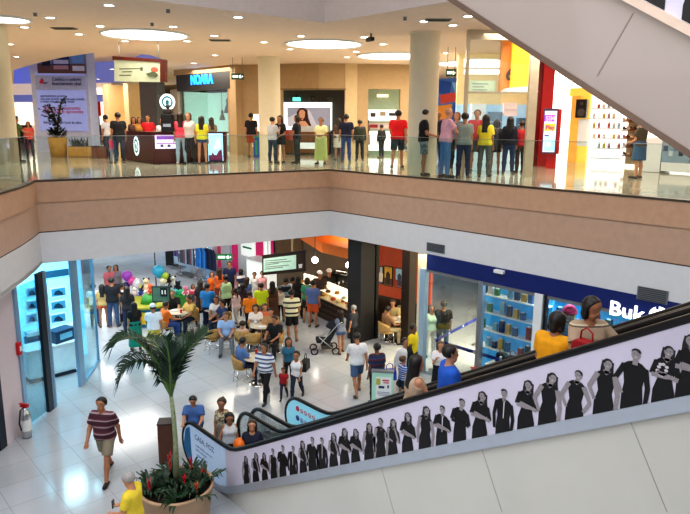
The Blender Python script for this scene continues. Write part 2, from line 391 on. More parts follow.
            if hair == 'pony': d = np.minimum(d, blend(X, Y, Z, [(Hd(0, -.1, .15), Hd(0, -.15, .1), .026*kh, .035*kh), (Hd(0, -.15, .1), T(0, -.14, .38), .035*kh, .018*kh)], .02*kh))
            return d
        part('hair', hairf, hc, hlo, hhi, hh)
    if cap is not None:
        def capf(X, Y, Z):
            d = cone(X, Y, Z, Hd(0, -.018, .135), Hd(0, .006, .135), .086*kh+hg*1.5, .083*kh+hg*1.5)
            d = np.maximum(d, -half(X, Y, Z, Hd(0, 0, .135), hu))
            b = cone(X, Y, Z, Hd(-.03, .1, .14), Hd(.03, .1, .14), .06*kh, .06*kh)
            b = np.maximum(b, np.abs(half(X, Y, Z, Hd(0, 0, .14), hu))-max(.008, hh*.6))
            return np.minimum(d, b)
        part('cap', capf, cloth(cap), hlo, hhi, hh)
    if det:
        ew = mat('eye_white', (.75, .73, .7), .3, var=.03); ei = mat('eye_iris', (.03, .018, .012), .2, var=.05); lp = mat('lips', (.45, .16, .13), .5, var=.06)
        for sx in (-1, 1):
            b = MB(); b.sph(Hd(sx*.033, .073, .108), (.0125*kh,)*3, 10, 0); b.sph(Hd(sx*.033, .081, .108), (.0068*kh,)*3, 8, 1); b.build('eye', [ew, ei], o)
            MB().tube([Hd(sx*.052, .075, .132), Hd(sx*.034, .089, .138), Hd(sx*.016, .09, .134)], .0042*kh, 6).build('eyebrow', hc, o)
        MB().tube([Hd(-.024, .086, .046), Hd(-.008, .0985, .05), Hd(.008, .0985, .05), Hd(.024, .086, .046)], [.003*kh, .006*kh, .006*kh, .003*kh], 6).build('lips', lp, o)
    o['_hand_r'] = [float(q) for q in hands[1][0]+hands[1][1]*.08*k]; o['_hand_l'] = [float(q) for q in hands[-1][0]+hands[-1][1]*.08*k]
    return o
def toward(q): return math.atan2(-q[1], -q[0])   # faces the photographer's side of the atrium
# ---------------------------------------------------------------- plan of the mall
def lin(c): return c/12.92 if c <= .04045 else ((c+.055)/1.055)**2.4
def hx(s): s = s.lstrip('#'); return tuple(lin(int(s[i:i+2], 16)/255) for i in (0, 2, 4))
HEAD = np.array([math.sin(YAW), math.cos(YAW)])
def at(px, py, d):
    r = ray(px, py); return EYE+r*d/(r[0]*HEAD[0]+r[1]*HEAD[1])
def xy(px, d): return at(px, 130, d)[:2]
def upto(q, ylist, px): return above(q, px, ylist)
class Plane:
    """an upright plane through two ground points; s runs a->b, off is toward the atrium"""
    def __init__(s, a, b):
        s.a = np.array(a[:2], float); s.b = np.array(b[:2], float); d = s.b-s.a; s.L = np.linalg.norm(d); s.u = d/s.L
        n = np.array([-s.u[1], s.u[0]]); s.n = n if np.dot(n, -s.a) > 0 else -n; s.rz = math.atan2(s.u[1], s.u[0])
    def sz(s, px, py): p = onpl(px, py, s.a, s.b); return float(np.dot(p[:2]-s.a, s.u)), float(p[2])
    def S(s, px, py=140): return s.sz(px, py)[0]
    def Z(s, px, py): return s.sz(px, py)[1]
    def p(s, S, Z, off=0.): q = s.a+s.u*S+s.n*off; return (float(q[0]), float(q[1]), float(Z))
    def box(s, mb, s0, s1, z0, z1, o0=0., o1=.1, m=0):
        q = s.p((s0+s1)/2, (z0+z1)/2, (o0+o1)/2); mb.box(q, (abs(s1-s0), abs(o1-o0), abs(z1-z0)), s.rz, m); return mb
    def pix(s, mb, x0, y0, x1, y1, o0=0., o1=.1, m=0):
        xm, ym = (x0+x1)/2, (y0+y1)/2; return s.box(mb, s.S(x0, ym), s.S(x1, ym), s.Z(xm, y1), s.Z(xm, y0), o0, o1, m)
    def poly(s, mb, pts, off, th=.01, m=0, clip=None):
        P3 = [s.p(*s.sz(x, y), off) for x, y in pts]; return mb.extr(P3, (s.n[0]*th, s.n[1]*th, 0), m)
    def plain(s, mb, pts, off, th=.01, m=0): return mb.extr([s.p(x, z, off) for x, z in pts], (s.n[0]*th, s.n[1]*th, 0), m)
K = np.array([12.9, 15.6]); R0 = np.array([13.2, 5.]); L0 = np.array([4.67, 16.84])
BUL = [(4.67, 16.84), (4.32, 16.13), (3.86, 15.3), (3.33, 14.45), (2.65, 13.35), (1.9, 12.4), (.9, 11.5), (-.4, 10.8), (-2, 10.3), (-5, 9.8), (-14, 9.6)]
EDGE = [(13.2, -6), (13.2, 5.), (12.9, 15.6)]+BUL
CZ9 = 9.3
# ---- materials of the building
def tiles(name, c1, c2, grout, size=1., rough=.18, speck=.25, coat=.0):
    if name in MATS: return MATS[name]
    m = mat(name, c1, rough, var=0, coat=coat); nt = m.node_tree; b = nt.nodes['Principled BSDF']; N = nt.nodes.new; Lk = nt.links.new
    tc = N('ShaderNodeTexCoord'); mp = N('ShaderNodeMapping'); mp.inputs['Rotation'].default_value = (0, 0, math.radians(0)); Lk(tc.outputs['Object'], mp.inputs[0])
    br = N('ShaderNodeTexBrick'); br.offset = 0; br.inputs['Scale'].default_value = 1; br.inputs['Brick Width'].default_value = size; br.inputs['Row Height'].default_value = size
    br.inputs['Mortar Size'].default_value = .008; br.inputs['Color1'].default_value = (*c1, 1); br.inputs['Color2'].default_value = (*c2, 1); br.inputs['Mortar'].default_value = (*grout, 1)
    Lk(mp.outputs[0], br.inputs['Vector'])
    n = N('ShaderNodeTexNoise'); n.inputs['Scale'].default_value = 60; n.inputs['Detail'].default_value = 4; Lk(tc.outputs['Object'], n.inputs['Vector'])
    n2 = N('ShaderNodeTexNoise'); n2.inputs['Scale'].default_value = .5; Lk(tc.outputs['Object'], n2.inputs['Vector'])
    mx = N('ShaderNodeMixRGB'); mx.blend_type = 'OVERLAY'; mx.inputs[0].default_value = speck; Lk(br.outputs['Color'], mx.inputs[1]); Lk(n.outputs['Fac'], mx.inputs[2])
    mx2 = N('ShaderNodeMixRGB'); mx2.blend_type = 'OVERLAY'; mx2.inputs[0].default_value = .25; Lk(mx.outputs[0], mx2.inputs[1]); Lk(n2.outputs['Fac'], mx2.inputs[2])
    Lk(mx2.outputs[0], b.inputs['Base Color']); return m
def glassm(name, tint=(.85, .95, .97), refl=.10, rough=.02, haze=0.):
    if name in MATS: return MATS[name]
    m = bpy.data.materials.new(name); m.use_nodes = True; nt = m.node_tree; nt.nodes.remove(nt.nodes['Principled BSDF']); N = nt.nodes.new; Lk = nt.links.new
    out = nt.nodes['Material Output']; tr = N('ShaderNodeBsdfTransparent'); tr.inputs[0].default_value = (*tint, 1); gl = N('ShaderNodeBsdfGlossy'); gl.inputs['Roughness'].default_value = rough
    lw = N('ShaderNodeLayerWeight'); lw.inputs['Blend'].default_value = .25; mth = N('ShaderNodeMath'); mth.operation = 'MULTIPLY_ADD'; mth.inputs[1].default_value = .5; mth.inputs[2].default_value = refl*.5
    Lk(lw.outputs['Fresnel'], mth.inputs[0]); mix = N('ShaderNodeMixShader'); Lk(mth.outputs[0], mix.inputs[0]); Lk(tr.outputs[0], mix.inputs[1]); Lk(gl.outputs[0], mix.inputs[2]); last = mix
    if haze:
        df = N('ShaderNodeBsdfDiffuse'); df.inputs[0].default_value = (*tint, 1); m2 = N('ShaderNodeMixShader'); m2.inputs[0].default_value = haze; Lk(mix.outputs[0], m2.inputs[1]); Lk(df.outputs[0], m2.inputs[2]); last = m2
    Lk(last.outputs[0], out.inputs['Surface']); MATS[name] = m; return m
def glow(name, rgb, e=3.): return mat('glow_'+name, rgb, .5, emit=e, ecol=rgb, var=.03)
M = dict(
 floor=tiles('granite_floor', hx('#b9bdc4'), hx('#b3b7bc'), hx('#9fa2a6'), .8, .14, .22),
 ufloor=tiles('polished_upper_floor', hx('#cfc6b0'), hx('#c5bda8'), hx('#a09884'), .9, .07, .12),
 ceil=mat('ceiling_paint', hx('#f0dccb'), .8, var=.02), lceil=mat('lower_ceiling_paint', hx('#eeeeea'), .8, var=.02),
 tan=mat('tan_cladding', hx('#c6a084'), .45, var=.05), tan2=mat('tan_cladding_lower', hx('#c2a28c'), .45, var=.05), white=mat('white_paint', hx('#dcdde0'), .6, var=.02),
 groove=mat('shadow_joint', hx('#4b4038'), .7), fascia=mat('fascia_paint', hx('#a89c96'), .7, var=.03), column=mat('column_paint', hx('#ecdfc4'), .5, var=.02),
 beige=mat('beige_wall', hx('#b89b74'), .7, var=.04), beige2=mat('beige_wall_light', hx('#d8bf94'), .7, var=.04), dgrey=mat('dark_grey_panel', hx('#4a4744'), .5, var=.05),
 steel=mat('brushed_steel', hx('#c2c6ca'), .28, 1., var=.04), alu=mat('aluminium_trim', hx('#c9d2de'), .35, .6, var=.03), black=mat('black_rubber', hx('#0b0c10'), .35, var=.1),
 dwood=mat('dark_brown_laminate', hx('#2a1b14'), .4, var=.2), wood=mat('warm_wood', hx('#8a5a2e'), .45, var=.15), orange=mat('orange_paint', hx('#e2761c'), .5, var=.04), blue=mat('deep_blue_panel', hx('#12246e'), .45, var=.05),
 glass=glassm('balustrade_glass', (.90, .965, .96), .07), shopglass=glassm('shop_glass', (.93, .97, .98), .10), blueglass=glassm('blue_shop_glass', (.8, .96, 1.), .05),
 maroon=mat('maroon_panel', hx('#4c1118'), .35, var=.08), red=mat('red_lacquer', hx('#c8141c'), .35, var=.05), yellow=mat('yellow_lacquer', hx('#f0b020'), .4, var=.05), pwhite=mat('white_laminate', hx('#e9ecee'), .35, var=.02),
 purple=mat('violet_lit_fascia', hx('#8088cc'), .7, emit=.4, ecol=hx('#7a84d0'), var=.05), chrome=mat('chrome', hx('#d8d8d8'), .12, 1., var=.02), paper=mat('paper_print', hx('#e6e9e6'), .7, var=.03),
 grey=mat('mid_grey', hx('#7d8084'), .5, var=.05), green=mat('sign_green', hx('#1d7a4a'), .5, emit=.25, ecol=hx('#1d7a4a')), terracotta=mat('tan_stoneware', hx('#c2a283'), .6, var=.12, scale=3),
 soil=mat('potting_soil', hx('#2a1e16'), .95, var=.4, scale=30), leaf=mat('palm_leaf', hx('#12331f'), .45, var=.35, scale=5), leaf2=mat('bromeliad_leaf', hx('#1b3a22'), .4, var=.4, scale=8),
)
# ---------------------------------------------------------------- shell
struct(MB().box((14, 22, -.1), (60, 90, .2)).build('floor', M['floor']))
slab = EDGE+[(-14, 62), (45, 62), (45, -6)]
struct(MB().prism(slab, 4.95, UZ).build('floor_upper', M['ufloor']))
lc = [(x+(.12 if i < 3 else 0), y) for i, (x, y) in enumerate(EDGE)]+[(-14, 62), (45, 62), (45, -6)]
struct(MB().prism(lc, 3.42, 3.5).build('ceiling_lower', M['lceil']))
def band(name, z0, z1, out, th, m, pts):
    """a strip of cladding that follows the slab edge"""
    mb = MB(); n = len(pts); nrm = []
    for i in range(n):
        t = np.array(pts[min(i+1, n-1)])-np.array(pts[max(i-1, 0)]); t = t/np.linalg.norm(t); nrm.append(np.array([-t[1], t[0]]))
    a = [np.array(p)+nrm[i]*out for i, p in enumerate(pts)]; b = [np.array(p)+nrm[i]*(out-th) for i, p in enumerate(pts)]
    vs = [(*p, z) for ring, z in ((a, z0), (a, z1), (b, z1), (b, z0)) for p in ring]; fs = []
    for i in range(n-1):
        for r in range(4): q = (r+1) % 4; fs.append((r*n+i, r*n+i+1, q*n+i+1, q*n+i))
    fs += [(0, n, 2*n, 3*n), (n-1, 4*n-1, 3*n-1, 2*n-1)]
    return struct(mb.add(vs, fs).build(name, m))
RG = EDGE[:3]; LG = [EDGE[2], EDGE[3]]; BG = BUL
band('trim_1', 4.92, 5.43, .03, .12, M['tan'], EDGE); band('trim_2', 4.2, 4.92, .0, .12, M['tan2'], EDGE); band('trim_3', 4.17, 4.2, -.02, .1, M['groove'], EDGE)
band('trim_4', 3.4, 4.17, .0, .12, M['white'], EDGE); band('trim_5', 5.43, 5.47, .05, .16, mat('dark_metal_edge', hx('#5b564c'), .35, .7), EDGE)
# glass balustrade in panes along the slab edge
bal = thing('glass_balustrade', 'long clear glass balustrade along the edge of the upper floor', 'railing')
for a, b in zip(EDGE[:-1], EDGE[1:]):
    a, b = np.array(a, float), np.array(b, float)
    if b[0] < -3: break
    L = np.linalg.norm(b-a); k = max(1, round(L/1.6)); d = (b-a)/L; nn = np.array([d[1], -d[0]])*.06
    for i in range(k):
        p, q = a+d*(L*i/k+.012)+nn, a+d*(L*(i+1)/k-.012)+nn
        MB().box((*((p+q)/2), UZ+.55), (np.linalg.norm(q-p), .015, 1.02), math.atan2(d[1], d[0])).build('glass_pane', M['glass'], bal)
        MB().box((*((p+q)/2), UZ+1.065), (np.linalg.norm(q-p)+.02, .03, .012), math.atan2(d[1], d[0])).build('top_rail', M['steel'], bal)
# upper ceiling with the atrium cut-out and a second light-well further back on the left
well = [at(x, y, 1)[:2] for x, y in ()]
def cpt(px, py): return tuple(float(c) for c in onz(px, py, CZ9)[:2])
hole = [cpt(14, 70), cpt(38, 63), cpt(62, 57.5), cpt(92, 53), cpt(125, 52.5), cpt(150, 55), cpt(168, 61), cpt(166, 72), cpt(128, 82), cpt(90, 83), cpt(40, 85), cpt(14, 86)]
outer = [(10.7, -6), (10.7, 13.15), (-14, 13.35), (-14, 62), (45, 62), (45, -6)]
mb = MB(); mb.face([(x, y, CZ9) for x, y in outer+[(10.7, -6), ][:0]])
def ring_poly(outer, hole):
    # open the outline into the hole along a slit so that one polygon carries both loops
    k = 3; h = hole; area = lambda P: sum(P[i][0]*P[(i+1) % len(P)][1]-P[(i+1) % len(P)][0]*P[i][1] for i in range(len(P)))
    if area(outer)*area(h) > 0: h = h[::-1]
    j = min(range(len(h)), key=lambda q: (h[q][0]-outer[k][0])**2+(h[q][1]-outer[k][1])**2); h = h[j:]+h[:j]
    return outer[:k+1]+h+[h[0]]+outer[k:]
import bmesh
def holed(name, outer, hole, z, m):
    bm = bmesh.new(); es = []
    for loop in (outer, hole):
        vs = [bm.verts.new((x, y, z)) for x, y in loop]; es += [bm.edges.new((vs[i], vs[(i+1) % len(vs)])) for i in range(len(vs))]
    bmesh.ops.triangle_fill(bm, use_beauty=True, use_dissolve=False, edges=es)
    bmesh.ops.recalc_face_normals(bm, faces=bm.faces)
    me = bpy.data.meshes.new(name); bm.to_mesh(me); bm.free(); return link_mesh(name, me, None, [m])
struct(holed('ceiling', outer, hole, CZ9, M['ceil']))
mb = MB(); n = len(hole)
for i in range(n): a, b = hole[i], hole[(i+1) % n]; mb.face([(*a, CZ9), (*b, CZ9), (*b, CZ9+3), (*a, CZ9+3)])
struct(mb.build('wall_lightwell', M['purple'])); struct(MB().prism(hole, CZ9+3, CZ9+3.1).build('ceiling_lightwell', M['purple']))
fz = [(10.7, -6), (10.7, 13.15), (-14, 13.35)]; mb = MB()
for a, b in zip(fz[:-1], fz[1:]): mb.face([(*a, CZ9), (*b, CZ9), (*b, CZ9+1.3), (*a, CZ9+1.3)])
struct(mb.build('trim_6', M['fascia']))
# storey above the ceiling edge and the roof high over the atrium
struct(MB().prism(outer, CZ9+1.3, CZ9+1.4).build('floor_top', M['ceil'])); struct(MB().box((14, 26, 17), (62, 74, .2)).build('ceiling_roof', M['white']))
for nm, c, d in (('wall_west', (-14, 26, 8.5), (.2, 72, 17)), ('wall_east', (45, 28, 8.5), (.2, 70, 17)), ('wall_north', (15, 62, 8.5), (60, .2, 17)), ('wall_south', (15, -6.2, 8.5), (60, .2, 17))):
    struct(MB().box(c, d).build(nm, M['white']))
# near landing the photographer stands on, and the landing the escalators reach
struct(MB().prism([(-14, -6), (13.2, -6), (13.2, -.6), (5.4, -.6), (5.4, -.25), (-14, -.25)], 4.95, UZ).build('floor_landing', M['ufloor']))
# ---- round columns on the upper floor
def column(name, px, d, r, z0=UZ, z1=CZ9):
    c = xy(px, d); o = MB().lathe([(r, z0), (r, z1-.06), (r+.03, z1-.06), (r+.03, z1)], (c[0], c[1], 0), 40).build(name, M['column']); return struct(o)
column('column_1', 270, 25.8, .42); column('column_2', 422.5, 18.6, .41); column('column_3', 3, 17.6, .33)
# ---------------------------------------------------------------- escalators
SL = .576
def zlin(Y): return (9.93-Y)*SL
def zb(Y): t = zlin(Y); a = .5*(t+math.sqrt(t*t+.03)); return min(a, 5.62)
def zr(Y): t = zlin(Y)+.77; a = 1.0+.5*((t-1)+math.sqrt((t-1)**2+.012)); return min(a, 6.45)
YS = [11.0, 10.7, 10.4, 10.2, 10.0, 9.8, 9.6, 9.4, 9.2, 9.0, 8.7, 8.4, 8, 7.5, 7, 6, 5, 4, 3, 2, 1, .4, 0, -.4, -1.]
def side_sheet(mb, x0, x1, ya, yb, lo, hi, m=0):
    ys = [ya]+[y for y in YS if yb < y < ya]+[yb]
    for a, b in zip(ys[:-1], ys[1:]):
        mb.extr([(x0, a, lo(a)), (x0, b, lo(b)), (x0, b, hi(b)), (x0, a, hi(a))], (x1-x0, 0, 0), m)
    return mb
NEWC = (11.0, .52); NR = .48
def newel_outline(k=14, dy=0.): return [(NEWC[0]+dy+NR*math.sin(math.pi*i/k)*.95, NEWC[1]+NR*math.cos(math.pi*i/k)) for i in range(k+1)]
lav = mat('lavender_print_panel', hx('#dcd8ec'), .35, var=.02); sky = mat('pale_blue_newel_panel', hx('#c4dcf8'), .3, emit=.15, ecol=hx('#b4d2f8'), var=.03); aqua = mat('aqua_glass_panel', hx('#9fe2f6'), .2, emit=.25, ecol=hx('#8fdcf6'), var=.03)  # newel and aqua panels carry slight emission, added to brighten their colour
gloss = mat('gloss_white_cladding', hx('#d6d6ce'), .08, coat=1., var=.03, scale=1.2)
pb = mat('print_black', hx('#101014'), .4, var=.25, scale=60); ps = mat('print_skin_grey', hx('#9d979c'), .4, var=.15, scale=80); ph = mat('print_hair_grey', hx('#29272b'), .4, var=.4, scale=90); pw = mat('print_white', hx('#ded9e2'), .4, var=.1)
def handrail(x, parent, dy=0.):
    path = [(x, NEWC[0]+dy-.25, .07)]+[(x, y, z) for y, z in newel_outline(dy=dy)[::-1]]+[(x, y, zr(y)) for y in YS if y < 11.0+dy]
    return MB().tube(path, .042, 8).build('handrail', M['black'], parent)
def ell(cx, cz, rx, rz, n=14, a0=0, a1=2*math.pi): return [(cx+rx*math.cos(a0+(a1-a0)*i/n), cz+rz*math.sin(a0+(a1-a0)*i/n)) for i in range(n+(0 if abs(a1-a0-2*math.pi) < .01 else 1))]
def stroke(pts, w0, w1):
    L, R = [], []; n = len(pts)
    for i, p in enumerate(pts):
        a, b = np.array(pts[max(0, i-1)]), np.array(pts[min(n-1, i+1)]); d = (b-a)/np.linalg.norm(b-a); q = np.array([-d[1], d[0]])*(w0+(w1-w0)*i/(n-1)); L.append(tuple(np.array(p)+q)); R.append(tuple(np.array(p)-q))
    return L+R[::-1]
def portrait(mb, put, sex, style, s=1., hairlen=0, seed=0):
    """a printed full-face figure, cut off at the thigh; put(x, z, layer) places print coordinates on the panel"""
    r = random.Random(seed); hx0 = 0
    def F(poly, layer, m): mb.face([put((hx0+(x-hx0)*1.0)*s*1.2, z*s*1.04, layer) for x, z in poly], m)
    j = lambda a: r.uniform(-a, a)
    wS = .076 if sex == 'm' else .072; wW = .06 if sex == 'm' else .05; wH = .07 if sex == 'm' else .074; lean = j(.012)
    hc = (lean+j(.008), .455)
    if hairlen: F(stroke([(hc[0], .48), (hc[0]-.004, .42), (hc[0], .345+j(.02))], .042, .05), 1, 2)
    F([(-wH, -.12), (wH, -.12), (wH, .12), (wW, .22), (wS*.98, .34), (wS, .365), (wS*.6, .392), (.02, .402), (-.02, .402), (-wS*.6, .392), (-wS, .365), (-wS*.98, .34), (-wW, .22), (-wH, .12)], 2, 0)
    F([(-.017, .375), (.017, .375), (hc[0]+.018, .44), (hc[0]-.018, .44)], 3, 1)
    if sex == 'f': F([(-.03, .4), (.03, .4), (0, .36)], 3, 1)
    F(ell(*hc, .030, .041, 16), 4, 1)
    F(ell(hc[0], hc[1]+.012, .033, .036, 12, -.15, math.pi+.15), 5, 2) if sex == 'f' else F(ell(hc[0], hc[1]+.02, .032, .028, 12, -.1, math.pi+.1), 5, 2)
    F(ell(hc[0]+.006*(1 if seed % 2 else -1), hc[1]-.0, .0255, .033, 14), 6, 1)
    for e in (-1, 1): F(ell(hc[0]+e*.011, hc[1]+.004, .0045, .0028, 8), 7, 2)
    F(ell(hc[0], hc[1]-.019, .009, .003, 8), 7, 3 if r.random() < .5 else 2)
    am = 1 if sex == 'f' or r.random() < .25 else 0
    if style == 'folded':
        for e, zz in ((-1, .245), (1, .262)):
            F(stroke([(e*(wS-.012), .365), (e*(wS+.018), .25)], .021, .018), 7, 0 if am == 0 else 0); F(stroke([(e*(wS+.018), .245), (0, zz), (-e*.055, zz+.012)], .018, .014), 8+(e > 0), am)
    elif style == 'hip':
        for e in (-1, 1):
            F(stroke([(e*(wS-.012), .365), (e*(wS+.045), .235)], .02, .016), 7, am); F(stroke([(e*(wS+.047), .24), (e*(wH-.004), .135)], .015, .013), 8, 1)
    elif style == 'onehip':
        F(stroke([(-(wS-.012), .365), (-(wS+.045), .235)], .02, .016), 7, am); F(stroke([(-(wS+.047), .24), (-(wH-.004), .135)], .015, .013), 8, 1)
        F(stroke([(wS-.008, .365), (wS+.018, .22), (wS+.012, .08)], .02, .013), 7, am)
    elif style == 'chin':
        F(stroke([(wS-.008, .365), (wS+.02, .24)], .02, .017), 7, 0); F(stroke([(wS+.018, .235), (.02, .4)], .016, .012), 8, 1); F(stroke([(-(wS-.01), .365), (-(wS+.012), .24), (-.0, .22)], .02, .014), 7, am)
    else:
        for e in (-1, 1): F(stroke([(e*(wS-.008), .365), (e*(wS+.018), .22), (e*(wS+.008), .07)], .02, .013), 7, am)
    if sex == 'm' and seed % 3 == 0: F([(-.006, .4), (.006, .4), (.004, .2), (-.004, .2)], 3, 3)
    if seed == 27:
        for q in range(9): F(ell(-.02+.03*math.cos(q*.7)+j(.006), .3+.045*math.sin(q*.7), .014, .013, 8), 9, 3)
XN = 5.6
esc = thing('escalator', 'near escalator with a long side panel of black and white printed portraits', 'escalator', (XN, 10.5, 0)); EO = np.array([XN, 10.5, 0])
def eb(mb, name, mats, parent, **k):
    o = mb.build(name, mats, None, **k); o.parent = parent; o.matrix_parent_inverse = Matrix.Translation(-parent.location); return o
def sub(mb, name, mats, part, **k):
    return mb.build(name, mats, part, **k)   # parts built with eb() sit at the world origin, so a sub-part needs no offset
# side wall below the balustrade, trim, printed panel, newel panel
wall_ = MB(); side_sheet(wall_, XN, XN+.05, 10.3, -.6, lambda y: 0, lambda y: max(.02, zb(y)-.06)); o = eb(wall_, 'side_cladding', gloss, esc)
for xa, ya_, xb, yb2 in ((381, 466, 396, 520), (481, 446, 502, 512), (629, 418, 667, 512)):
    ja, jb = onx(xa, ya_, XN), onx(xb, yb2, XN); jn = MB(); jn.extr([(XN-.003, ja[1]-.004, ja[2]), (XN-.003, ja[1]+.004, ja[2]), (XN-.003, jb[1]+.004, jb[2]), (XN-.003, jb[1]-.004, jb[2])], (.004, 0, 0)); eb(jn, 'cladding_joint', mat('soft_joint', hx('#a3a39c'), .4), esc)
tr = MB(); side_sheet(tr, XN-.045, XN+.05, 10.95, -1, lambda y: max(.015, zb(y)-.075), lambda y: zb(y)+.075); eb(tr, 'aluminium_skirt', M['alu'], esc)
pn = MB(); side_sheet(pn, XN-.02, XN+.02, 9.75, -1, lambda y: zb(y)+.02, lambda y: zr(y)-.03)
panel = eb(pn, 'side_panel', lav, esc)
nw = MB(); out = newel_outline(); poly = [(XN-.02, y, z) for y, z in out]+[(XN-.02, y, zb(y)+.03) for y in (10.9, 10.6, 10.3, 10.0, 9.75)]+[(XN-.02, y, zr(y)-.03) for y in (9.75, 10.0, 10.3, 10.6)]
nw.extr(poly, (.04, 0, 0)); newel = eb(nw, 'newel_panel', sky, esc)
t1 = MB(); t1.extr([(XN-.024, 11.43, .36), (XN-.024, 11.2, .14), (XN-.024, 11.08, .14), (XN-.024, 11.12, .9), (XN-.024, 11.3, .8)], (-.002, 0, 0)); sub(t1, 'blue_end_sticker', mat('teal_sticker', hx('#3f86b8'), .3), newel)
sx = math.hypot(1, 0)
def nlet(txt, y, z, size, m, nm='lettering'):
    o = lettering(nm, txt, size, m, None, (XN-.024, y, z), (0, -1, 0), (0, 0, 1), .001); o.parent = newel; return o
inkb = mat('navy_ink', hx('#4d5f8e'), .5)
nlet('CASA, FOZ', 10.93, .72, .155, inkb); nlet('e mais conforto para voce', 10.9, .58, .062, inkb); nlet('visite o decorado', 10.9, .49, .062, inkb); nlet('vendas no local', 10.88, .38, .07, inkb)
prt = MB()
def put_near(Y0): return lambda x, z, l: (XN-.022-.0008*l, Y0-x, max(zb(Y0)+.02+z, zb(Y0-x)+.03))
figs = [247.7, 257, 266, 275, 284, 294, 304.6, 313.7, 323.4, 335, 346, 357, 370.6, 382, 394, 409, 426.5, 443, 461, 481, 504, 527, 548.7, 575.5, 604.6, 632.4, 664, 689]
sexes = 'fffffmfmmfffffffmfmmfmfffffmff'; sexes = 'fffmmmfmmffffffffmmfmffffmff'
sty = ['down', 'chin', 'folded', 'down', 'folded', 'down', 'chin', 'down', 'down', 'chin', 'folded', 'folded', 'down', 'down', 'chin', 'folded', 'down', 'folded', 'folded', 'folded', 'down', 'folded', 'onehip', 'hip', 'onehip', 'onehip', 'folded', 'folded']
for i, (fx, sxx, st) in enumerate(zip(figs, sexes, sty)):
    yb_ = 487-(fx-247.7)*(487-402)/(690-247.7); Y0 = onx(fx, yb_-12, XN)[1]
    portrait(prt, put_near(Y0), sxx, st, 1.12+.06*math.sin(i*2.1), hairlen=(sxx == 'f' and i % 5 != 3), seed=i+1)
sub(prt, 'portrait_print', [pb, ps, ph, pw], panel)
def steps(mb, x0, x1):
    y = 9.9
    while y > -.3:
        z = zlin(y)-.25; mb.box(((x0+x1)/2, y-.2, z-.1), (x1-x0, .4, .2)) if -.02 < z < UZ else None; y -= .4
    mb.box(((x0+x1)/2, 10.7, .012), (x1-x0, 1.5, .02)); return mb
def far_side(parent, x, glass_m, low=10.95):
    g = MB(); side_sheet(g, x-.008, x+.008, 10.55, -1, lambda y: zb(y)+.08, lambda y: zr(y)-.03); eb(g, 'balustrade_glass', glass_m, parent)
    nn = MB(); nn.extr([(x-.008, y, z) for y, z in newel_outline(dy=-.35)]+[(x-.008, 10.55, .06), (x-.008, 10.55, .97)], (.016, 0, 0)); eb(nn, 'newel_end', glass_m, parent)
    d = MB(); side_sheet(d, x-.11, x+.11, 11.0, -1, lambda y: max(.01, zb(y)-.15), lambda y: zb(y)+.08); eb(d, 'inner_deck', M['steel'], parent, bevel=.01)
handrail(XN+.0, esc); bpy.data.objects['handrail'].matrix_parent_inverse = Matrix.Translation(-Vector(esc.location))
far_side(esc, 6.68, M['shopglass']); h2 = handrail(6.68, esc, -.35); h2.matrix_parent_inverse = Matrix.Translation(-Vector(esc.location))
eb(steps(MB(), XN+.12, 6.56), 'step_band', M['steel'], esc)
e2 = thing('escalator', 'second escalator behind the first, with an aqua glass newel and round pictograms', 'escalator', (7.4, 10.5, 0))
def eb2(mb, name, mats, **k): return eb(mb, name, mats, e2, **k)
far_side(e2, 6.98, M['shopglass']); h3 = handrail(6.98, e2, -.35); h3.matrix_parent_inverse = Matrix.Translation(-Vector(e2.location))
XF = 7.9
g = MB(); side_sheet(g, XF-.02, XF+.02, 10.5, -1, lambda y: zb(y)+.05, lambda y: zr(y)-.03)
g.extr([(XF-.02, y, z) for y, z in newel_outline(dy=-.4)]+[(XF-.02, 10.5, .06), (XF-.02, 10.5, .97)], (.04, 0, 0)); aq = eb2(g, 'balustrade_panel', aqua)
d = MB(); side_sheet(d, XF-.12, XF+.1, 11, -1, lambda y: max(.01, zb(y)-.2), lambda y: zb(y)+.06); eb2(d, 'inner_deck', M['steel'], bevel=.01)
h4 = handrail(XF, e2, -.4); h4.matrix_parent_inverse = Matrix.Translation(-Vector(e2.location))
eb2(steps(MB(), 7.1, 7.78), 'step_band', M['steel'])
pr = mat('picto_red', hx('#d8435a'), .4); pbm = mat('picto_blue', hx('#2a4fb0'), .4); pwm = mat('picto_white', hx('#f2f6fa'), .4)
for row, (zz, m_) in enumerate(((.74, pr), (.52, pbm))):
    for q in range(5):
        c = (10.6-q*.14, zz+(.04 if q else .05)-.0*q); k = MB(); rr = .062 if q == 0 else .05
        k.extr([(XF-.022, c[0]-x, c[1]+z) for x, z in ell(0, 0, rr, rr, 18)], (-.003, 0, 0), 0); k.extr([(XF-.026, c[0]-x, c[1]+z) for x, z in ell(0, 0, rr*.74, rr*.74, 18)], (-.002, 0, 0), 1 if q else 0)
        k.extr([(XF-.029, c[0]-x, c[1]+z) for x, z in (stroke([(-.7*rr, .7*rr), (.7*rr, -.7*rr)], .006, .006) if row == 0 else stroke([(0, -.45*rr), (0, .4*rr)], .01, .016))], (-.001, 0, 0), 0)
        sub(k, 'pictogram', [m_ if row == 0 or q < 1 else (pbm if q < 3 else pr), pwm], aq)
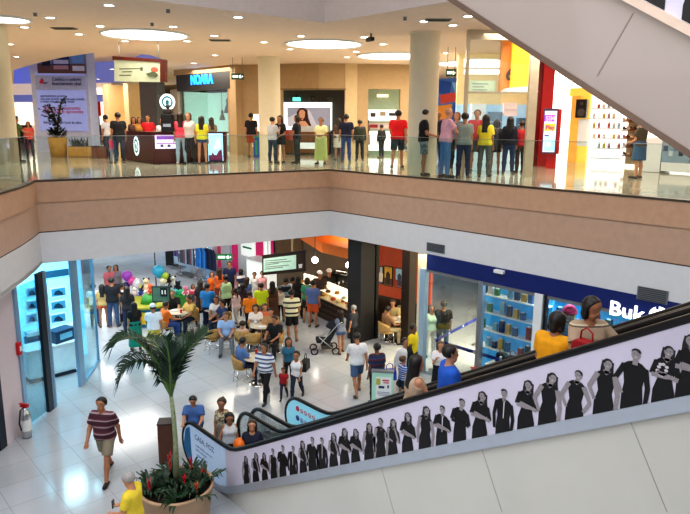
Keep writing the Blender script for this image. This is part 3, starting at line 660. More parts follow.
# the flight that climbs on from the upper floor, seen side on from below
XU = 4.5
def ze(Y): return 6.74+.588*(Y-1.77)
eu = thing('escalator', 'upper escalator climbing out of the top right, pale cladding side and dark underside strip', 'escalator', (XU, .3, UZ))
ya, yb_ = -.35, 8.2
def sheet_u(x0, x1, lo, hi, y0=ya, y1=yb_): return MB().extr([(x0, y0, max(UZ, ze(y0)+lo)), (x0, y1, ze(y1)+lo), (x0, y1, ze(y1)+hi), (x0, y0, max(UZ+.02, ze(y0)+hi))], (x1-x0, 0, 0))
uc = mat('upper_cladding', hx('#b0a49e'), .3, coat=.3, var=.03, scale=1)
eb(sheet_u(XU, XU+.05, 0, .67), 'side_cladding', uc, eu); eb(sheet_u(XU+.05, XU+1.25, -.0, .06), 'soffit', uc, eu)
eb(sheet_u(XU-.015, XU+.06, -.055, .0), 'underside_strip', mat('brown_edge_strip', hx('#7d6a5e'), .3, .4), eu)
eb(sheet_u(XU-.04, XU+.05, .67, .735), 'skirt_trim', mat('cream_trim', hx('#e8d2c0'), .4), eu)
up = eb(sheet_u(XU-.01, XU+.03, .735, 1.4), 'side_panel', lav, eu); eb(sheet_u(XU-.03, XU+.05, 1.4, 1.46), 'handrail', M['black'], eu)
eb(sheet_u(XU+1.2, XU+1.25, 0, 1.4), 'far_balustrade', uc, eu); eb(sheet_u(XU+.06, XU+1.2, .5, .6), 'step_band', M['steel'], eu)
jn = MB()
ja, jb = onx(598, 76, XU), onx(634, 13, XU)
for o_ in (0,): jn.extr([(XU-.003, ja[1]+o_, ja[2]+o_*.588), (XU-.003, ja[1]+o_+.012, ja[2]+o_*.588), (XU-.003, jb[1]+o_+.012, jb[2]+o_*.588), (XU-.003, jb[1]+o_, jb[2]+o_*.588)], (.003, 0, 0))
eb(jn, 'cladding_joint', mat('pale_joint', hx('#9a8f88'), .5), eu)
up_p = MB()
for i, (y, sxx) in enumerate(((.6, 'f'), (1.0, 'm'), (1.38, 'f'), (1.79, 'f'), (2.12, 'm'), (2.5, 'f'), (2.9, 'm'), (3.3, 'f'))):
    portrait(up_p, (lambda Y0: (lambda x, z, l: (XU-.012-.0008*l, Y0-x, max(ze(Y0)+.735+z, ze(Y0-x)+.74))))(y), sxx, 'folded' if i % 2 else 'hip', 1.25, i % 2 == 0, 40+i)
sub(up_p, 'portrait_print', [pb, ps, ph, pw], up)
# ---------------------------------------------------------------- lower floor: shops along the concourse
def base(px, py, z=0.): return onz(px, py, z)
def T(name, label, cat, b, group=None): return thing(name, label, cat, b, 0, group)
# --- the blue-fascia shop on the right
S1 = Plane((13.02, 11.45), (13.24, 4.2)); s = lambda px, py=330: S1.S(px, py)
zf0 = S1.Z(540, 293.6); zf1 = 3.42
def so(px, py, off): return Plane(S1.p(0, 0, off), S1.p(S1.L, 0, off)).S(px, py)
sh = T('storefront', 'glass shop front under a long deep blue fascia with white lettering', 'shop front', S1.p(0, 0))
fb = MB(); S1.box(fb, -.12, 9.5, zf0, zf1, -.12, .02); fas = eb(fb, 'fascia', M['blue'], sh)
tr = MB(); S1.box(tr, -.1, 9.5, zf0-.09, zf0-.005, -.1, .0); eb(tr, 'transom', M['grey'], sh)
lw_ = glow('white_letter', (1, 1, 1), 1.6)
sB, zB = S1.sz(611, 312); hB = S1.Z(613, 299)-S1.Z(613, 313.5)
o = lettering('lettering', 'Buk', hB*1.38, lw_, None, S1.p(s(609.5, 308), S1.Z(611, 313)-.02, .03), (*S1.u, 0), depth=.015, bold=.005, font_scale_x=1.12); sub_ = o; o.parent = fas
rg = MB(); c = (s(660, 316), S1.Z(660, 316.5)); S1.plain(rg, [(c[0]+x, c[1]+z) for x, z in ell(0, 0, hB*.66, hB*.66, 28)], .03, .015, 0)
S1.plain(rg, [(c[0]+x, c[1]+z-.05) for x, z in ell(0, 0, hB*.3, hB*.34, 20)], .047, .004, 1); S1.plain(rg, [(c[0]+x, c[1]+z+.02) for x, z in ell(-.05, .16, hB*.1, hB*.12, 12)], .047, .004, 1)
o = rg.build('round_letter', [lw_, M['blue']], fas)
o = lettering('lettering', 'w', hB*1.38, lw_, None, S1.p(c[0]+hB*.68, S1.Z(611, 313)-.02, .03), (*S1.u, 0), depth=.015, bold=.005, font_scale_x=1.1); o.parent = fas
o = lettering('small_lettering', 'THE  STORE', hB*.26, mat('pale_letter', hx('#7f8fc8'), .5), None, S1.p(s(613, 318), S1.Z(611, 317.5)-.06, .03), (*S1.u, 0), depth=.004, font_scale_x=2.1); o.parent = fas
def post(x0, x1, py, m, o0=-.1, o1=.05, nm='post'):
    mb = MB(); S1.box(mb, s(x0, py), s(x1, py), 0, zf0 if nm != 'x' else zf1, o0, o1); return eb(mb, nm, m, sh, bevel=.01)
pblue = mat('pale_blue_post', hx('#a9c0d4'), .35, .3, var=.03)
post(419, 424.5, 340, pblue); post(533, 541.5, 330, M['pwhite']); post(543, 545, 330, M['black']); post(477.5, 482, 320, M['steel'])
mb = MB(); S1.box(mb, s(416.3, 320), s(419, 320), 0, 3.42, -.3, .0); eb(mb, 'edge_board', mat('cream_board', hx('#e8dcc0'), .5), sh)
for a, b in ((424.5, 450), (450, 477.5), (482, 508), (508, 533), (545, 600), (600, 650), (650, 690)):
    mb = MB(); S1.box(mb, s(a, 330)+.01, s(b, 330)-.01, .06, zf0-.1, -.03, -.018); eb(mb, 'glass_pane', M['shopglass'], sh)
mb = MB(); S1.box(mb, s(424.5, 330), s(690, 330), 0, .06, -.06, .0); eb(mb, 'bottom_rail', M['steel'], sh)
# inside: back wall, lit display, counters
struct(MB().box((19.5, 5.2, 1.7), (.12, 12.4, 3.4)).build('wall_shop_back', mat('shop_cream_wall', hx('#e6dcb8'), .7, emit=.22, ecol=hx('#e6d8a8'))))  # wall itself emits faint cream, put in to brighten the dim interior
dv = MB(); p0 = S1.p(s(482, 330), 0, -.05); p1 = S1.p(s(482, 330), 0, -2.2)
def shelf_unit(name, label, s0, s1, off, z1, back, e):
    t = T(name, label, 'display shelf', S1.p((s0+s1)/2, 0, off)); mb = MB(); S1.box(mb, s0, s1, 0, z1, off-.08, off, 0); eb(mb, 'back_panel', back, t)
    for q in range(4):
        mb = MB(); S1.box(mb, s0, s1, .75+q*.5, .78+q*.5, off, off+.35); eb(mb, 'shelf', M['pwhite'], t)
    return t
cy = mat('cyan_lit_panel', hx('#2f8fc0'), .5, emit=.4, ecol=hx('#2f90c8'), var=.35, scale=3)
su = shelf_unit('display_shelf', 'blue-lit wall of shelves stocked with small boxed goods in the shop window', so(484, 320, -1.6), so(541, 320, -1.6)+.3, -1.6, 2.9, cy, .6)
cols = [hx(q) for q in ('#1c2f55', '#e8e6e0', '#2b5c8a', '#7fb6cf', '#15181f', '#c8a24a', '#3c7a4c', '#8f2a2a')]
def goods(root_name, label, cat, plane, s_list, z, off, hs, group, seeds, w=.14):
    for i, sx_ in enumerate(s_list):
        h = hs*(.7+.6*((seeds+i*37) % 10)/10); c = cols[(seeds+i*5) % len(cols)]; mb = MB(); q = plane.p(sx_, z, off)
        mb.box((0, 0, h*.45), (w, .1, h*.9)); mb.box((0, 0, h*.92), (w*.6, .07, h*.16), m=1)
        o = mb.build(root_name, [mat('goods_%d' % ((seeds+i*5) % len(cols)), c, .5), M['pwhite']], None, bevel=.008, loc=q, rz=plane.rz); tag(o, label, cat, group)
sr = [so(484, 320, -1.6)+.12+i*(so(541, 320, -1.6)-so(484, 320, -1.6)+.1)/9 for i in range(9)]
for q in range(4): goods('boxed_item', 'small boxed item on the blue-lit shelves, row %s' % ('lowest', 'second up', 'third up', 'topmost')[q], 'box', S1, [v for i, v in enumerate(sr) if (i*7+q*3) % 5], .78+q*.5, -1.38, .3, 'boxed goods on the blue-lit shelves, %s row' % ('lowest', 'second', 'third', 'top')[q], 3+q*11)
ct = T('display_counter', 'white display plinth with black bags inside the blue shop window', 'counter', S1.p(s(508, 360), 0, -.6))
mb = MB(); S1.box(mb, so(494, 358, -.6), so(536, 352, -.6), 0, .72, -1.0, -.25); eb(mb, 'plinth', M['pwhite'], ct, bevel=.02)
mb = MB(); S1.box(mb, so(494, 358, -.6)-.03, so(536, 352, -.6)+.03, .72, .76, -1.03, -.22); eb(mb, 'top', M['pwhite'], ct, bevel=.01)
bagm = mat('black_bag', hx('#14161a'), .5, var=.2)
def handbag(loc, rz, label, m, size=.3, group=None, cat='bag', name='handbag'):
    t = thing(name, label, cat, loc, rz, group); mb = MB(); w, d, h = size, size*.42, size*.8
    mb.extr([(-w*.5, -d/2, 0), (w*.5, -d/2, 0), (w*.44, -d/2, h*.85), (w*.3, -d/2, h), (-w*.3, -d/2, h), (-w*.44, -d/2, h*.85)], (0, d, 0)); mb.build('bag_body', m, t, bevel=size*.06)
    MB().tube([(-w*.25, 0, h*.9), (-w*.22, 0, h*1.35), (0, 0, h*1.55), (w*.22, 0, h*1.35), (w*.25, 0, h*.9)], size*.03, 6).build('handle', m, t); return t
for i, (px, lab) in enumerate(((503, 'leftmost'), (514, 'middle'), (525, 'rightmost'))): handbag(S1.p(so(px, 340, -.6), .76, -.6), S1.rz+.2*i, 'black bag on the white plinth in the shop window, %s of three' % lab, bagm, .34)
su2 = shelf_unit('display_shelf', 'far blue shelves behind the fascia lettering, inside the shop', so(546, 310, -2.6), so(660, 310, -2.6), -2.6, 2.7, cy, .6)
for q in range(3): goods('boxed_item', 'small box on the far blue shelves behind the lettering', 'box', S1, [x_ for x_ in (so(548, 310, -2.6)+.15+i*.34 for i in range(12)) if x_ < so(660, 310, -2.6)-.15], .78+q*.5, -2.36, .28, 'boxes on the far blue shelves', 5+q*7, .18)
# framed posters of the shop interior wall beyond the clear glass: a pale raking bulkhead
mb = MB(); mb.extr([(19.4, 11.3, 2.0), (19.4, 7.5, 2.0), (19.4, 7.5, 3.4), (19.4, 11.3, 3.4)], (-.1, 0, 0)); struct(mb.build('trim_7', mat('grey_bulkhead', hx('#9a9a94'), .6)))
# queue belts
qb = T('belt_barrier', 'blue retractable belt barrier fanning out behind the shop glass', 'belt barrier', (*S1.p(s(427, 345), 0, -.35)[:2], 0))
pA = np.array(S1.p(s(427, 345), 0, -.35)); pB = np.array([*onz(476, 362)[:2], 0])+np.array([1.2, .9, 0]); pC = np.array(S1.p(s(482, 350)+.3, 0, -.42))
for q in (pA, pB, pC): mb = MB(); mb.lathe([(.17, 0), (.17, .02), (.03, .05), (.027, .95), (.035, .95), (.035, 1.0), (0, 1.0)], q, 16); eb(mb, 'stanchion', M['steel'], qb)
for a, b in ((pA, pB), (pA, pC)):
    d = (b-a); L = np.linalg.norm(d); mb = MB(); mb.box(((a+b)/2+[0, 0, .9]), (L, .012, .09), math.atan2(d[1], d[0])); bl = eb(mb, 'belt', mat('blue_belt', hx('#1c2c8c'), .6), qb)
    for f in (.3, .62): mb = MB(); mb.box(a+d*f+[0, 0, .9], (.09, .02, .05), math.atan2(d[1], d[0])); sub(mb, 'white_mark', M['pwhite'], bl)
# --- dark pillars and the cafe
def pillar(name, px, py, w, m, z1=3.42, rz=0.02): q = base(px, py); return struct(MB().box((q[0], q[1]+w/2, z1/2), (w, w, z1), rz).build(name, m, bevel=.015))
pillar('column_4', 367, 341, .62, mat('charcoal_pillar', hx('#2b2a2c'), .5, var=.1)); q = base(377.5, 339); struct(MB().box((q[0], q[1]+.3, 1.71), (.12, .5, 3.42)).build('column_5', M['black']))
pillar('column_6', 411, 346, .33, mat('dark_walnut_pillar', hx('#241712'), .5, var=.2))
# orange wall with three framed posters, behind the seating
OW = Plane(base(372, 322), base(414, 333))
mb = MB(); OW.box(mb, -.2, OW.L+.6, 1.05, 3.42, -.1, 0); struct(mb.build('wall_orange', mat('burnt_orange_wall', hx('#b5481a'), .55, var=.06)))
mb = MB(); OW.box(mb, -.2, OW.L+.6, 0, 1.05, -.1, .02); struct(mb.build('wall_wainscot', M['dwood']))
for i, (x0, x1, y0, y1) in enumerate(((380, 383.5, 266, 284), (384.5, 393, 266, 286), (395.5, 405, 268, 288))):
    t = T('framed_poster', ('narrow pale poster at the left of three on the orange cafe wall', 'yellow and dark poster in the middle of three on the orange cafe wall', 'blue and red poster at the right of three on the orange cafe wall')[i], 'poster', OW.p(OW.S((x0+x1)/2, 277), OW.Z((x0+x1)/2, y1)))
    mb = MB(); OW.pix(mb, x0, y0, x1, y1, .0, .03); eb(mb, 'frame', M['black'], t); mb = MB(); OW.pix(mb, x0+.6, y0+.8, x1-.6, y1-.8, .03, .036, 0)
    xm = (x0+x1)/2; OW.pix(mb, x0+.6, y1-8, x1-.6, y1-1, .036, .039, 1); OW.poly(mb, [(xm-2, y1-3), (xm+1.5, y1-2), (xm+2, y0+8), (xm, y0+5), (xm-2, y0+7)], .04, .003, 2)
    eb(mb, 'print', [mat('poster_a%d' % i, [hx('#b9c6d2'), hx('#d8a838'), hx('#9fc4dc')][i], .5), mat('poster_b%d' % i, [hx('#4a5a78'), hx('#5c3a20'), hx('#a83a28')][i], .5), mat('poster_c%d' % i, [hx('#e5d8c8'), hx('#3b2618'), hx('#32405a')][i], .5)], t)
# cafe back wall
CB = Plane(base(276, 286), base(372, 306))
mb = MB(); CB.box(mb, 0, CB.L+.3, 0, 3.42, -.1, 0); struct(mb.build('wall_cafe', mat('taupe_wall', hx('#6a5a48'), .6, var=.06)))
mb = MB(); CB.pix(mb, 276, 238, 292, 258, 0, .04); CB.pix(mb, 294.5, 238, 303, 254, 0, .04); t = T('wall_panelling', 'brown veneer panels with pale joints high on the cafe back wall', 'wall panel', CB.p(CB.S(285), 2.2)); eb(mb, 'veneer', mat('brown_veneer', hx('#6e5030'), .5, var=.15), t)
mb = MB(); CB.pix(mb, 292.2, 236, 294.2, 262, 0, .06); eb(mb, 'joint_strip', mat('pale_strip', hx('#c9b48c'), .5), t)
# curved counter with pastry case
cpts = [base(x, y)[:2] for x, y in ((300, 309), (309, 312), (320, 317.5), (332, 323.5), (345, 330), (358, 337), (368, 340))]
cin = [p+np.array([.75, .62])*(.9 if i else .9) for i, p in enumerate(cpts)]
ctr = T('cafe_counter', 'curved dark wood cafe counter with a lit glass pastry case on top', 'counter', (*cpts[3], 0))
mb = MB(); mb.prism([tuple(p) for p in cpts]+[tuple(p) for p in cin[::-1]], 0, .74); cw = eb(mb, 'counter_front', M['dwood'], ctr)
for z in (.18, .38, .58):
    mb = MB(); mb.tube([(*(p-np.array([.012, .012])), z) for p in cpts], .018, 6); sub(mb, 'front_batten', mat('batten_wood', hx('#5a3420'), .4, var=.15), cw)
mb = MB(); mb.prism([tuple(p-np.array([.04, .04])) for p in cpts]+[tuple(p) for p in cin[::-1]], .74, .78); eb(mb, 'worktop', mat('worktop', hx('#c9b28a'), .3), ctr)
mb = MB()
for a, b in zip(cpts[:-1], cpts[1:]): mb.face([(*a, .78), (*b, .78), (*(b+[.1, .08]), 1.18), (*(a+[.1, .08]), 1.18)]); mb.face([(*(a+[.1, .08]), 1.18), (*(b+[.1, .08]), 1.18), (*(b+[.6, .5]), 1.18), (*(a+[.6, .5]), 1.18)])
eb(mb, 'case_glass', M['shopglass'], ctr)
mb = MB(); mb.prism([tuple(p+np.array([.12, .1])) for p in cpts]+[tuple(p+np.array([.6, .5])) for p in cpts[::-1]], .96, .975); eb(mb, 'case_shelf', mat('case_lit_shelf', hx('#f4ecd2'), .4, emit=1.0, ecol=hx('#fff2d0')), ctr)
mb = MB(); mb.prism([tuple(p+np.array([.5, .42])) for p in cpts]+[tuple(p+np.array([.62, .52])) for p in cpts[::-1]], .78, 1.2); eb(mb, 'case_back', mat('case_lit_back', hx('#f6f0dc'), .4, emit=.9, ecol=hx('#fff4d8')), ctr)
pc = [hx(q) for q in ('#b9802e', '#e6d3a2', '#7a3c18', '#f0e6cc', '#c24a3a')]
for i in range(26):
    f = .08+i*.9/26*6; j_ = min(5, int(f)); p = cpts[j_]+(cpts[j_+1]-cpts[j_])*(f-j_)+np.array([.2, .17])*(1+.9*(i % 2)); z = .78 if i % 3 else .975
    mb = MB(); mb.lathe([(.0, 0), (.085, 0), (.1, .03), (.09, .07), (.05, .1), (0, .11)], (0, 0, 0), 10); o = mb.build('pastry', mat('pastry_%d' % (i % 5), pc[i % 5], .6, var=.2), None, loc=(*p, z)); tag(o, 'round pastry in the lit case on the cafe counter', 'pastry', 'pastries in the lit cafe case')
# bulkhead over the counter
mb = MB(); bk = [p+np.array([.15, .1]) for p in cpts]; q0 = at(300, 243, 25)[:2]; q1 = at(322, 252.7, 22.3)[:2]; q2 = at(362, 253, 20.8)[:2]
mb.prism([tuple(q0), tuple(q1), tuple(q2), tuple(q2+np.array([1.5, 2.5])), tuple(q0+np.array([1.2, 1.5]))], float(at(322, 252.7, 22.3)[2]), float(at(322, 243, 22.3)[2])); bh = mb.build('orange_bulkhead', M['orange']); bh['kind'] = 'structure'
for i, (px, py, d) in enumerate(((315, 260, 22.4), (349, 265, 21.2))):
    q = at(px, py, d); t = T('pendant_lamp', ('globe pendant lamp left of the two over the cafe counter', 'globe pendant lamp right of the two over the cafe counter, by the dark pillar')[i], 'lamp', q)
    mb = MB(); mb.sph(q, .11, 16); eb(mb, 'globe', glow('lamp', (1, .96, .86), 14), t); mb = MB(); mb.cyl(q+[0, 0, .1], (q[0], q[1], 3.42), .012, 6); eb(mb, 'cord', M['black'], t)
em = T('espresso_machine', 'black espresso machine with cups stacked on top behind the cafe counter', 'coffee machine', at(342, 286, 23.3))
q = at(342, 283, 23.3); d_ = CB.rz
mb = MB(); mb.box(q+[0, 0, .22], (.95, .5, .36), d_); eb(mb, 'body', M['black'], em, bevel=.04); mb = MB(); mb.box(q+[-.1, -.2, .46], (.5, .3, .14), d_); eb(mb, 'cup_tray', M['chrome'], em, bevel=.02)
for i in (-1, 0, 1): mb = MB(); mb.cyl(q+[i*.24-.18, -.28+.05*i, .18], q+[i*.24-.18, -.28+.05*i, .06], .035, 10); eb(mb, 'group_head', M['chrome'], em)
mb = MB(); mb.box((q[0]+.05, q[1]+.05, (q[2]+.03)/2), (1.2, .5, q[2]+.03), d_); o = mb.build('back_counter', M['dwood']); tag(o, 'low dark counter carrying the espresso machine', 'counter')
q = CB.p(CB.S(384, 262), CB.Z(384, 266), .02)
t = T('teal_poster', 'small teal poster on the cafe wall beside the dark pillar', 'poster', CB.p(CB.S(355), CB.Z(355, 268))); mb = MB(); CB.pix(mb, 353, 257, 358, 267, 0, .03, 0); CB.pix(mb, 354, 260, 357, 264, .03, .034, 1); eb(mb, 'print', [mat('teal_print', hx('#2f8f9c'), .5, emit=.3, ecol=hx('#2f8f9c')), M['pwhite']], t)
# hanging menu board
MP = Plane(at(262, 262, 23.0)[:2], at(307, 262, 22.0)[:2])
t = T('menu_board', 'hanging pale green menu board in a dark frame with a coffee picture', 'menu board', MP.p(MP.S(285, 262), MP.Z(285, 273)))
mb = MB(); MP.poly(mb, [(263, 255), (306, 250), (306, 271), (263, 275)], 0, .05); eb(mb, 'frame', M['dwood'], t)
mb = MB(); MP.poly(mb, [(264.5, 258.5), (297, 254.5), (297, 268.5), (264.5, 272)], .05, .01, 0)
for i in range(5): MP.poly(mb, [(266, 260.5+i*2), (266+[22, 26, 14, 24, 18][i], 258+i*2+.4), (266+[22, 26, 14, 24, 18][i], 258.9+i*2+.2), (266, 261.2+i*2)], .061, .003, 1)
eb(mb, 'menu_sheet', [mat('menu_green', hx('#b7d8c8'), .5, emit=.35, ecol=hx('#b7d8c8')), M['grey']], t)
mb = MB(); MP.poly(mb, [(298, 254), (305, 253), (305, 269.5), (298, 270.5)], .05, .01, 0); MP.poly(mb, [(299.5, 264), (303.5, 263.5), (303, 267.5), (300, 268)], .061, .004, 1); eb(mb, 'coffee_picture', [mat('coffee_brown', hx('#3a2016'), .5), M['pwhite']], t)
mb = MB()
for px in (268, 301): q = MP.p(MP.S(px, 255), 0); mb.cyl((q[0], q[1], MP.Z(px, 255)), (q[0], q[1], 3.42), .01, 6)
eb(mb, 'hanging_wires', M['black'], t)
# --- pink and white ice-cream shop further back
PK = Plane(at(214, 262, 31)[:2], at(276, 262, 27.5)[:2]); zt = 3.42
pk = T('kiosk_shop', 'white shop front with vertical pink stripes behind the queue', 'shop front', PK.p(PK.L/2, 0)); pinkm = mat('hot_pink', hx('#d8246e'), .45, emit=.25, ecol=hx('#d8246e')); wl = mat('lit_white_panel', hx('#eef2ee'), .4, emit=.5, ecol=hx('#eef2ee'))
def pkb(x0, x1, m, nm, z0=0, z1=3.42, o=(0, .06)): mb = MB(); PK.box(mb, PK.S(x0, 260), PK.S(x1, 260), z0, z1, *o); return eb(mb, nm, m, pk)
pkb(214, 276, M['pwhite'], 'back_panel', o=(-.06, 0)); pkb(215.5, 218.5, M['pwhite'], 'pilaster', o=(0, .2))
for a, b in ((219, 221), (233, 238), (257, 263.5), (272, 274.5)): pkb(a, b, pinkm, 'pink_stripe')
pkb(222, 232, mat('picture_blue', hx('#8ea3bd'), .5, emit=.3, ecol=hx('#8ea3bd')), 'picture', 1.6, 3.3); pkb(242.5, 256, wl, 'menu_panel', .9, 3.2); pkb(265, 271, wl, 'menu_panel', .9, 3.2); pkb(275, 277, M['dwood'], 'corner_post')
mp_ = [c for c in kids(pk) if c.name.startswith('menu_panel')]
for i in range(6): mb = MB(); PK.box(mb, PK.S(244, 260), PK.S(244+[9, 6, 10, 8, 5, 9][i], 260), 2.75-i*.3, 2.84-i*.3, .06, .066); sub(mb, 'menu_line', M['green'], mp_[0])
for i, (px, z, c) in enumerate(((249, 3.0, '#e07828'), (252, 2.95, '#d8304a'), (254, 3.05, '#2f9c5a'))): mb = MB(); q = PK.p(PK.S(px, 250), z, .09); mb.sph(q, .13, 12); sub(mb, 'sundae_ball', mat('scoop_%d' % i, hx(c), .5), mp_[0])
c2 = Plane(at(247, 280, 27.4)[:2], at(265, 280, 26.4)[:2]); t = T('ice_cream_counter', 'white glowing service counter in front of the pink striped shop', 'counter', c2.p(c2.L/2, 0)); mb = MB(); c2.box(mb, 0, c2.L, 0, 1.1, -.6, 0); eb(mb, 'counter_body', wl, t); mb = MB(); c2.box(mb, -.05, c2.L+.05, 1.1, 1.16, -.65, .05); eb(mb, 'counter_top', M['pwhite'], t)
def hang_sign(px0, py0, px1, py1, d, z_top, label, dark=False):
    q = Plane(at(px0, (py0+py1)/2, d)[:2], at(px1, (py0+py1)/2, d)[:2]); t = T('exit_sign', label, 'exit sign', q.p(q.L/2, q.Z((px0+px1)/2, py1))); mb = MB(); q.pix(mb, px0, py0, px1, py1, -.03, .03); eb(mb, 'sign_box', mat('sign_dark_green', hx('#0f3d28'), .5, emit=.12, ecol=hx('#1a6a40')) if dark else M['green'], t)
    w = (px1-px0); mb = MB(); h = py1-py0
    q.pix(mb, px0+w*.1, py0+h*.3, px0+w*.55, py1-h*.3, .03, .036); q.poly(mb, [(px0+w*.62, py0+h*.35), (px0+w*.75, py0+h*.2), (px0+w*.8, py0+h*.75), (px0+w*.66, py0+h*.8)], .03, .006); q.poly(mb, [(px0+w*.84, py0+h*.3), (px0+w*.95, py0+h*.5), (px0+w*.84, py0+h*.7)], .03, .006)
    eb(mb, 'white_symbols', glow('sign', (.9, 1, .92), .8), t)
    for f in (.12, .88): a = q.p(q.L*f, 0); mb = MB(); mb.cyl((a[0], a[1], q.Z((px0+px1)/2, py0)), (a[0], a[1], z_top), .012, 6); eb(mb, 'hanger_rod', M['grey'], t)
hang_sign(216.5, 254, 232.5, 260, 25, 3.42, 'green exit sign hanging in front of the pink striped shop')
# --- blue shop and far hall
t = T('storefront', 'distant blue-lit clothes shop opening beyond the toy stall', 'shop front', at(192, 262, 36)); FS = Plane(at(160, 262, 33.5)[:2], at(214.5, 262, 30.5)[:2])
mb = MB(); FS.box(mb, 0, FS.L, 0, 3.42, -3, -2.9); eb(mb, 'back_wall', cy, t); mb = MB(); FS.box(mb, 0, FS.L, 2.9, 3.42, -.1, 0); eb(mb, 'header', mat('cyan_header', hx('#6fc8e8'), .5, emit=.6, ecol=hx('#6fc8e8')), t)
mb = MB(); FS.box(mb, FS.L-.25, FS.L, 0, 3.42, -.2, .05); eb(mb, 'jamb', M['pwhite'], t)
def rack(px, py, d, w, label, cs, n=9):
    q = at(px, py, d); q = np.array([q[0], q[1], 0]); t = T('clothes_rack', label, 'clothes rack', q); u = np.array([*FS.u, 0]); mb = MB()
    for e in (-1, 1): mb.cyl(q+u*w/2*e, q+u*w/2*e+[0, 0, 1.5], .02, 8)
    mb.cyl(q-u*w/2+[0, 0, 1.5], q+u*w/2+[0, 0, 1.5], .02, 8); mb.box(q+[0, 0, .06], (w, .5, .05), FS.rz); eb(mb, 'rack_frame', M['chrome'], t)
    for i in range(n):
        c = q+u*(-w/2+w*(i+.5)/n); mb = MB(); mb.extr([c+[-.0, -.22, .55], c+[0, .22, .55], c+[0, .25, 1.3], c+[0, .08, 1.46], c+[0, -.08, 1.46], c+[0, -.25, 1.3]], u*.06); eb(mb, 'hanging_garment', mat('garment_%s' % cs[i % len(cs)], hx('#'+cs[i % len(cs)]), .8, var=.15), t)
rack(187, 268, 28.8, 1.1, 'rack of grey and mauve garments at the blue shop, the left one', ['4a4a58', '7a5a66', '9aa4b8', '2c3448'])
rack(200, 271, 28.1, .6, 'narrow rack of bright blue garments at the blue shop', ['1c6ab8', '2f8ad8', '154a8c'], 6)
rack(209.5, 272, 27.7, .55, 'rack of navy garments at the blue shop, nearest the pink stripes', ['101c3c', '1c2f5a', '0c1428'], 6)
rack(176, 262, 30.5, 1.0, 'rack of violet garments furthest inside the blue shop', ['6a5a9c', '8c84b8', '3c3c70'])
q = at(153, 258, 35); t = T('low_bench', 'long low terracotta bench far across the lower floor', 'bench', (q[0], q[1], 0)); mb = MB(); mb.box((q[0], q[1], .4), (1.3, .5, .1), -YAW); eb(mb, 'seat', mat('terracotta_seat', hx('#b8482c'), .6), t)
for e in (-1, 1): mb = MB(); mb.box((q[0]+.5*e*math.cos(YAW), q[1]-.5*e*math.sin(YAW), .18), (.08, .45, .36), -YAW); eb(mb, 'leg', M['steel'], t)
# --- shop at the left with the cyan interior
G1 = Plane(base(6, 447), base(84, 383.5)); gs = lambda px, py: G1.S(px, py)
G2 = Plane(base(84, 383.5), base(99.5, 361))
lf = T('storefront', 'glass shop front with a cyan interior on the left of the lower floor', 'shop front', G1.p(G1.L/2, 0))
mb = MB(); G1.box(mb, gs(7, 440), gs(26, 432), 0, 3.42, -.4, 0); struct(mb.build('column_7', mat('lilac_white_pillar', hx('#d8ccd2'), .5, var=.02)))
def g1(x0, x1, py, m, nm, z0=0, z1=3.42, o=(-.08, .04)): mb = MB(); G1.box(mb, gs(x0, py), gs(x1, py), z0, z1, *o); return eb(mb, nm, m, lf)
bsteel = mat('blue_steel_frame', hx('#8fb8d8'), .3, .4, var=.04); navy = mat('dark_frame', hx('#24303e'), .35, .3)
g1(26, 29, 430, bsteel, 'frame'); g1(47.5, 54.5, 400, navy, 'mullion', o=(-.05, .03)); g1(52.5, 56, 400, bsteel, 'mullion_edge', o=(-.06, .03)); g1(79, 84, 370, bsteel, 'end_post', o=(-.06, .03))
g1(29, 47.5, 410, M['blueglass'], 'glass_pane', .05, 3.3, (-.03, -.015)); g1(0, 7, 440, navy, 'frame', o=(-.3, .0))
mb = MB(); G2.box(mb, .02, G2.L, .04, 3.35, -.02, .0); eb(mb, 'side_glass', M['blueglass'], lf); mb = MB(); G2.box(mb, 0, G2.L, 0, .05, -.05, .03); G2.box(mb, G2.L-.05, G2.L, 0, 3.4, -.04, .02); eb(mb, 'side_frame', bsteel, lf)
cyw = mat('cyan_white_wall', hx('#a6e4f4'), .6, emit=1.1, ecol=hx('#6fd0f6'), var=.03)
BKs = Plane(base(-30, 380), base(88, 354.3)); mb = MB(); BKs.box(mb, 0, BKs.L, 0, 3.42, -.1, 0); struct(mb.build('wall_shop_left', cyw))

for col_, xs in enumerate(((26, 37), (49.5, 66))):
    for r_, ys in enumerate(((287, 296.5), (300, 309.5), (313, 322.5))):
        t = T('wall_screen', 'screen with a dark picture on the cyan shop wall, %s row of the %s column' % (('top', 'middle', 'bottom')[r_], ('left', 'right')[col_]), 'screen', BKs.p(BKs.S(sum(xs)/2, ys[1]), BKs.Z(sum(xs)/2, ys[1])))
        mb = MB(); BKs.pix(mb, xs[0], ys[0], xs[1], ys[1], 0, .06); eb(mb, 'frame', M['pwhite'], t, bevel=.01); mb = MB(); w = xs[1]-xs[0]; BKs.pix(mb, xs[0]+w*.08, ys[0]+1, xs[1]-w*.08, ys[1]-1.2, .06, .066, 0)
        BKs.poly(mb, [(xs[0]+w*.2, ys[1]-2), (xs[0]+w*.3, ys[0]+4), (xs[0]+w*.5, ys[0]+2.5), (xs[0]+w*.75, ys[0]+5), (xs[0]+w*.8, ys[1]-2)], .067, .004, 1); eb(mb, 'display', [mat('screen_blue', hx('#3f8fb4'), .3, emit=.3, ecol=hx('#3f8fb4')), mat('screen_dark', hx('#123a52'), .3)], t)
t = T('sign_strip', 'dark sign strip above the screens on the cyan shop wall', 'sign', BKs.p(BKs.S(55), BKs.Z(55, 277))); mb = MB(); BKs.pix(mb, 43, 270, 68, 276.5, 0, .07); eb(mb, 'board', mat('deep_teal', hx('#1a5878'), .5), t)
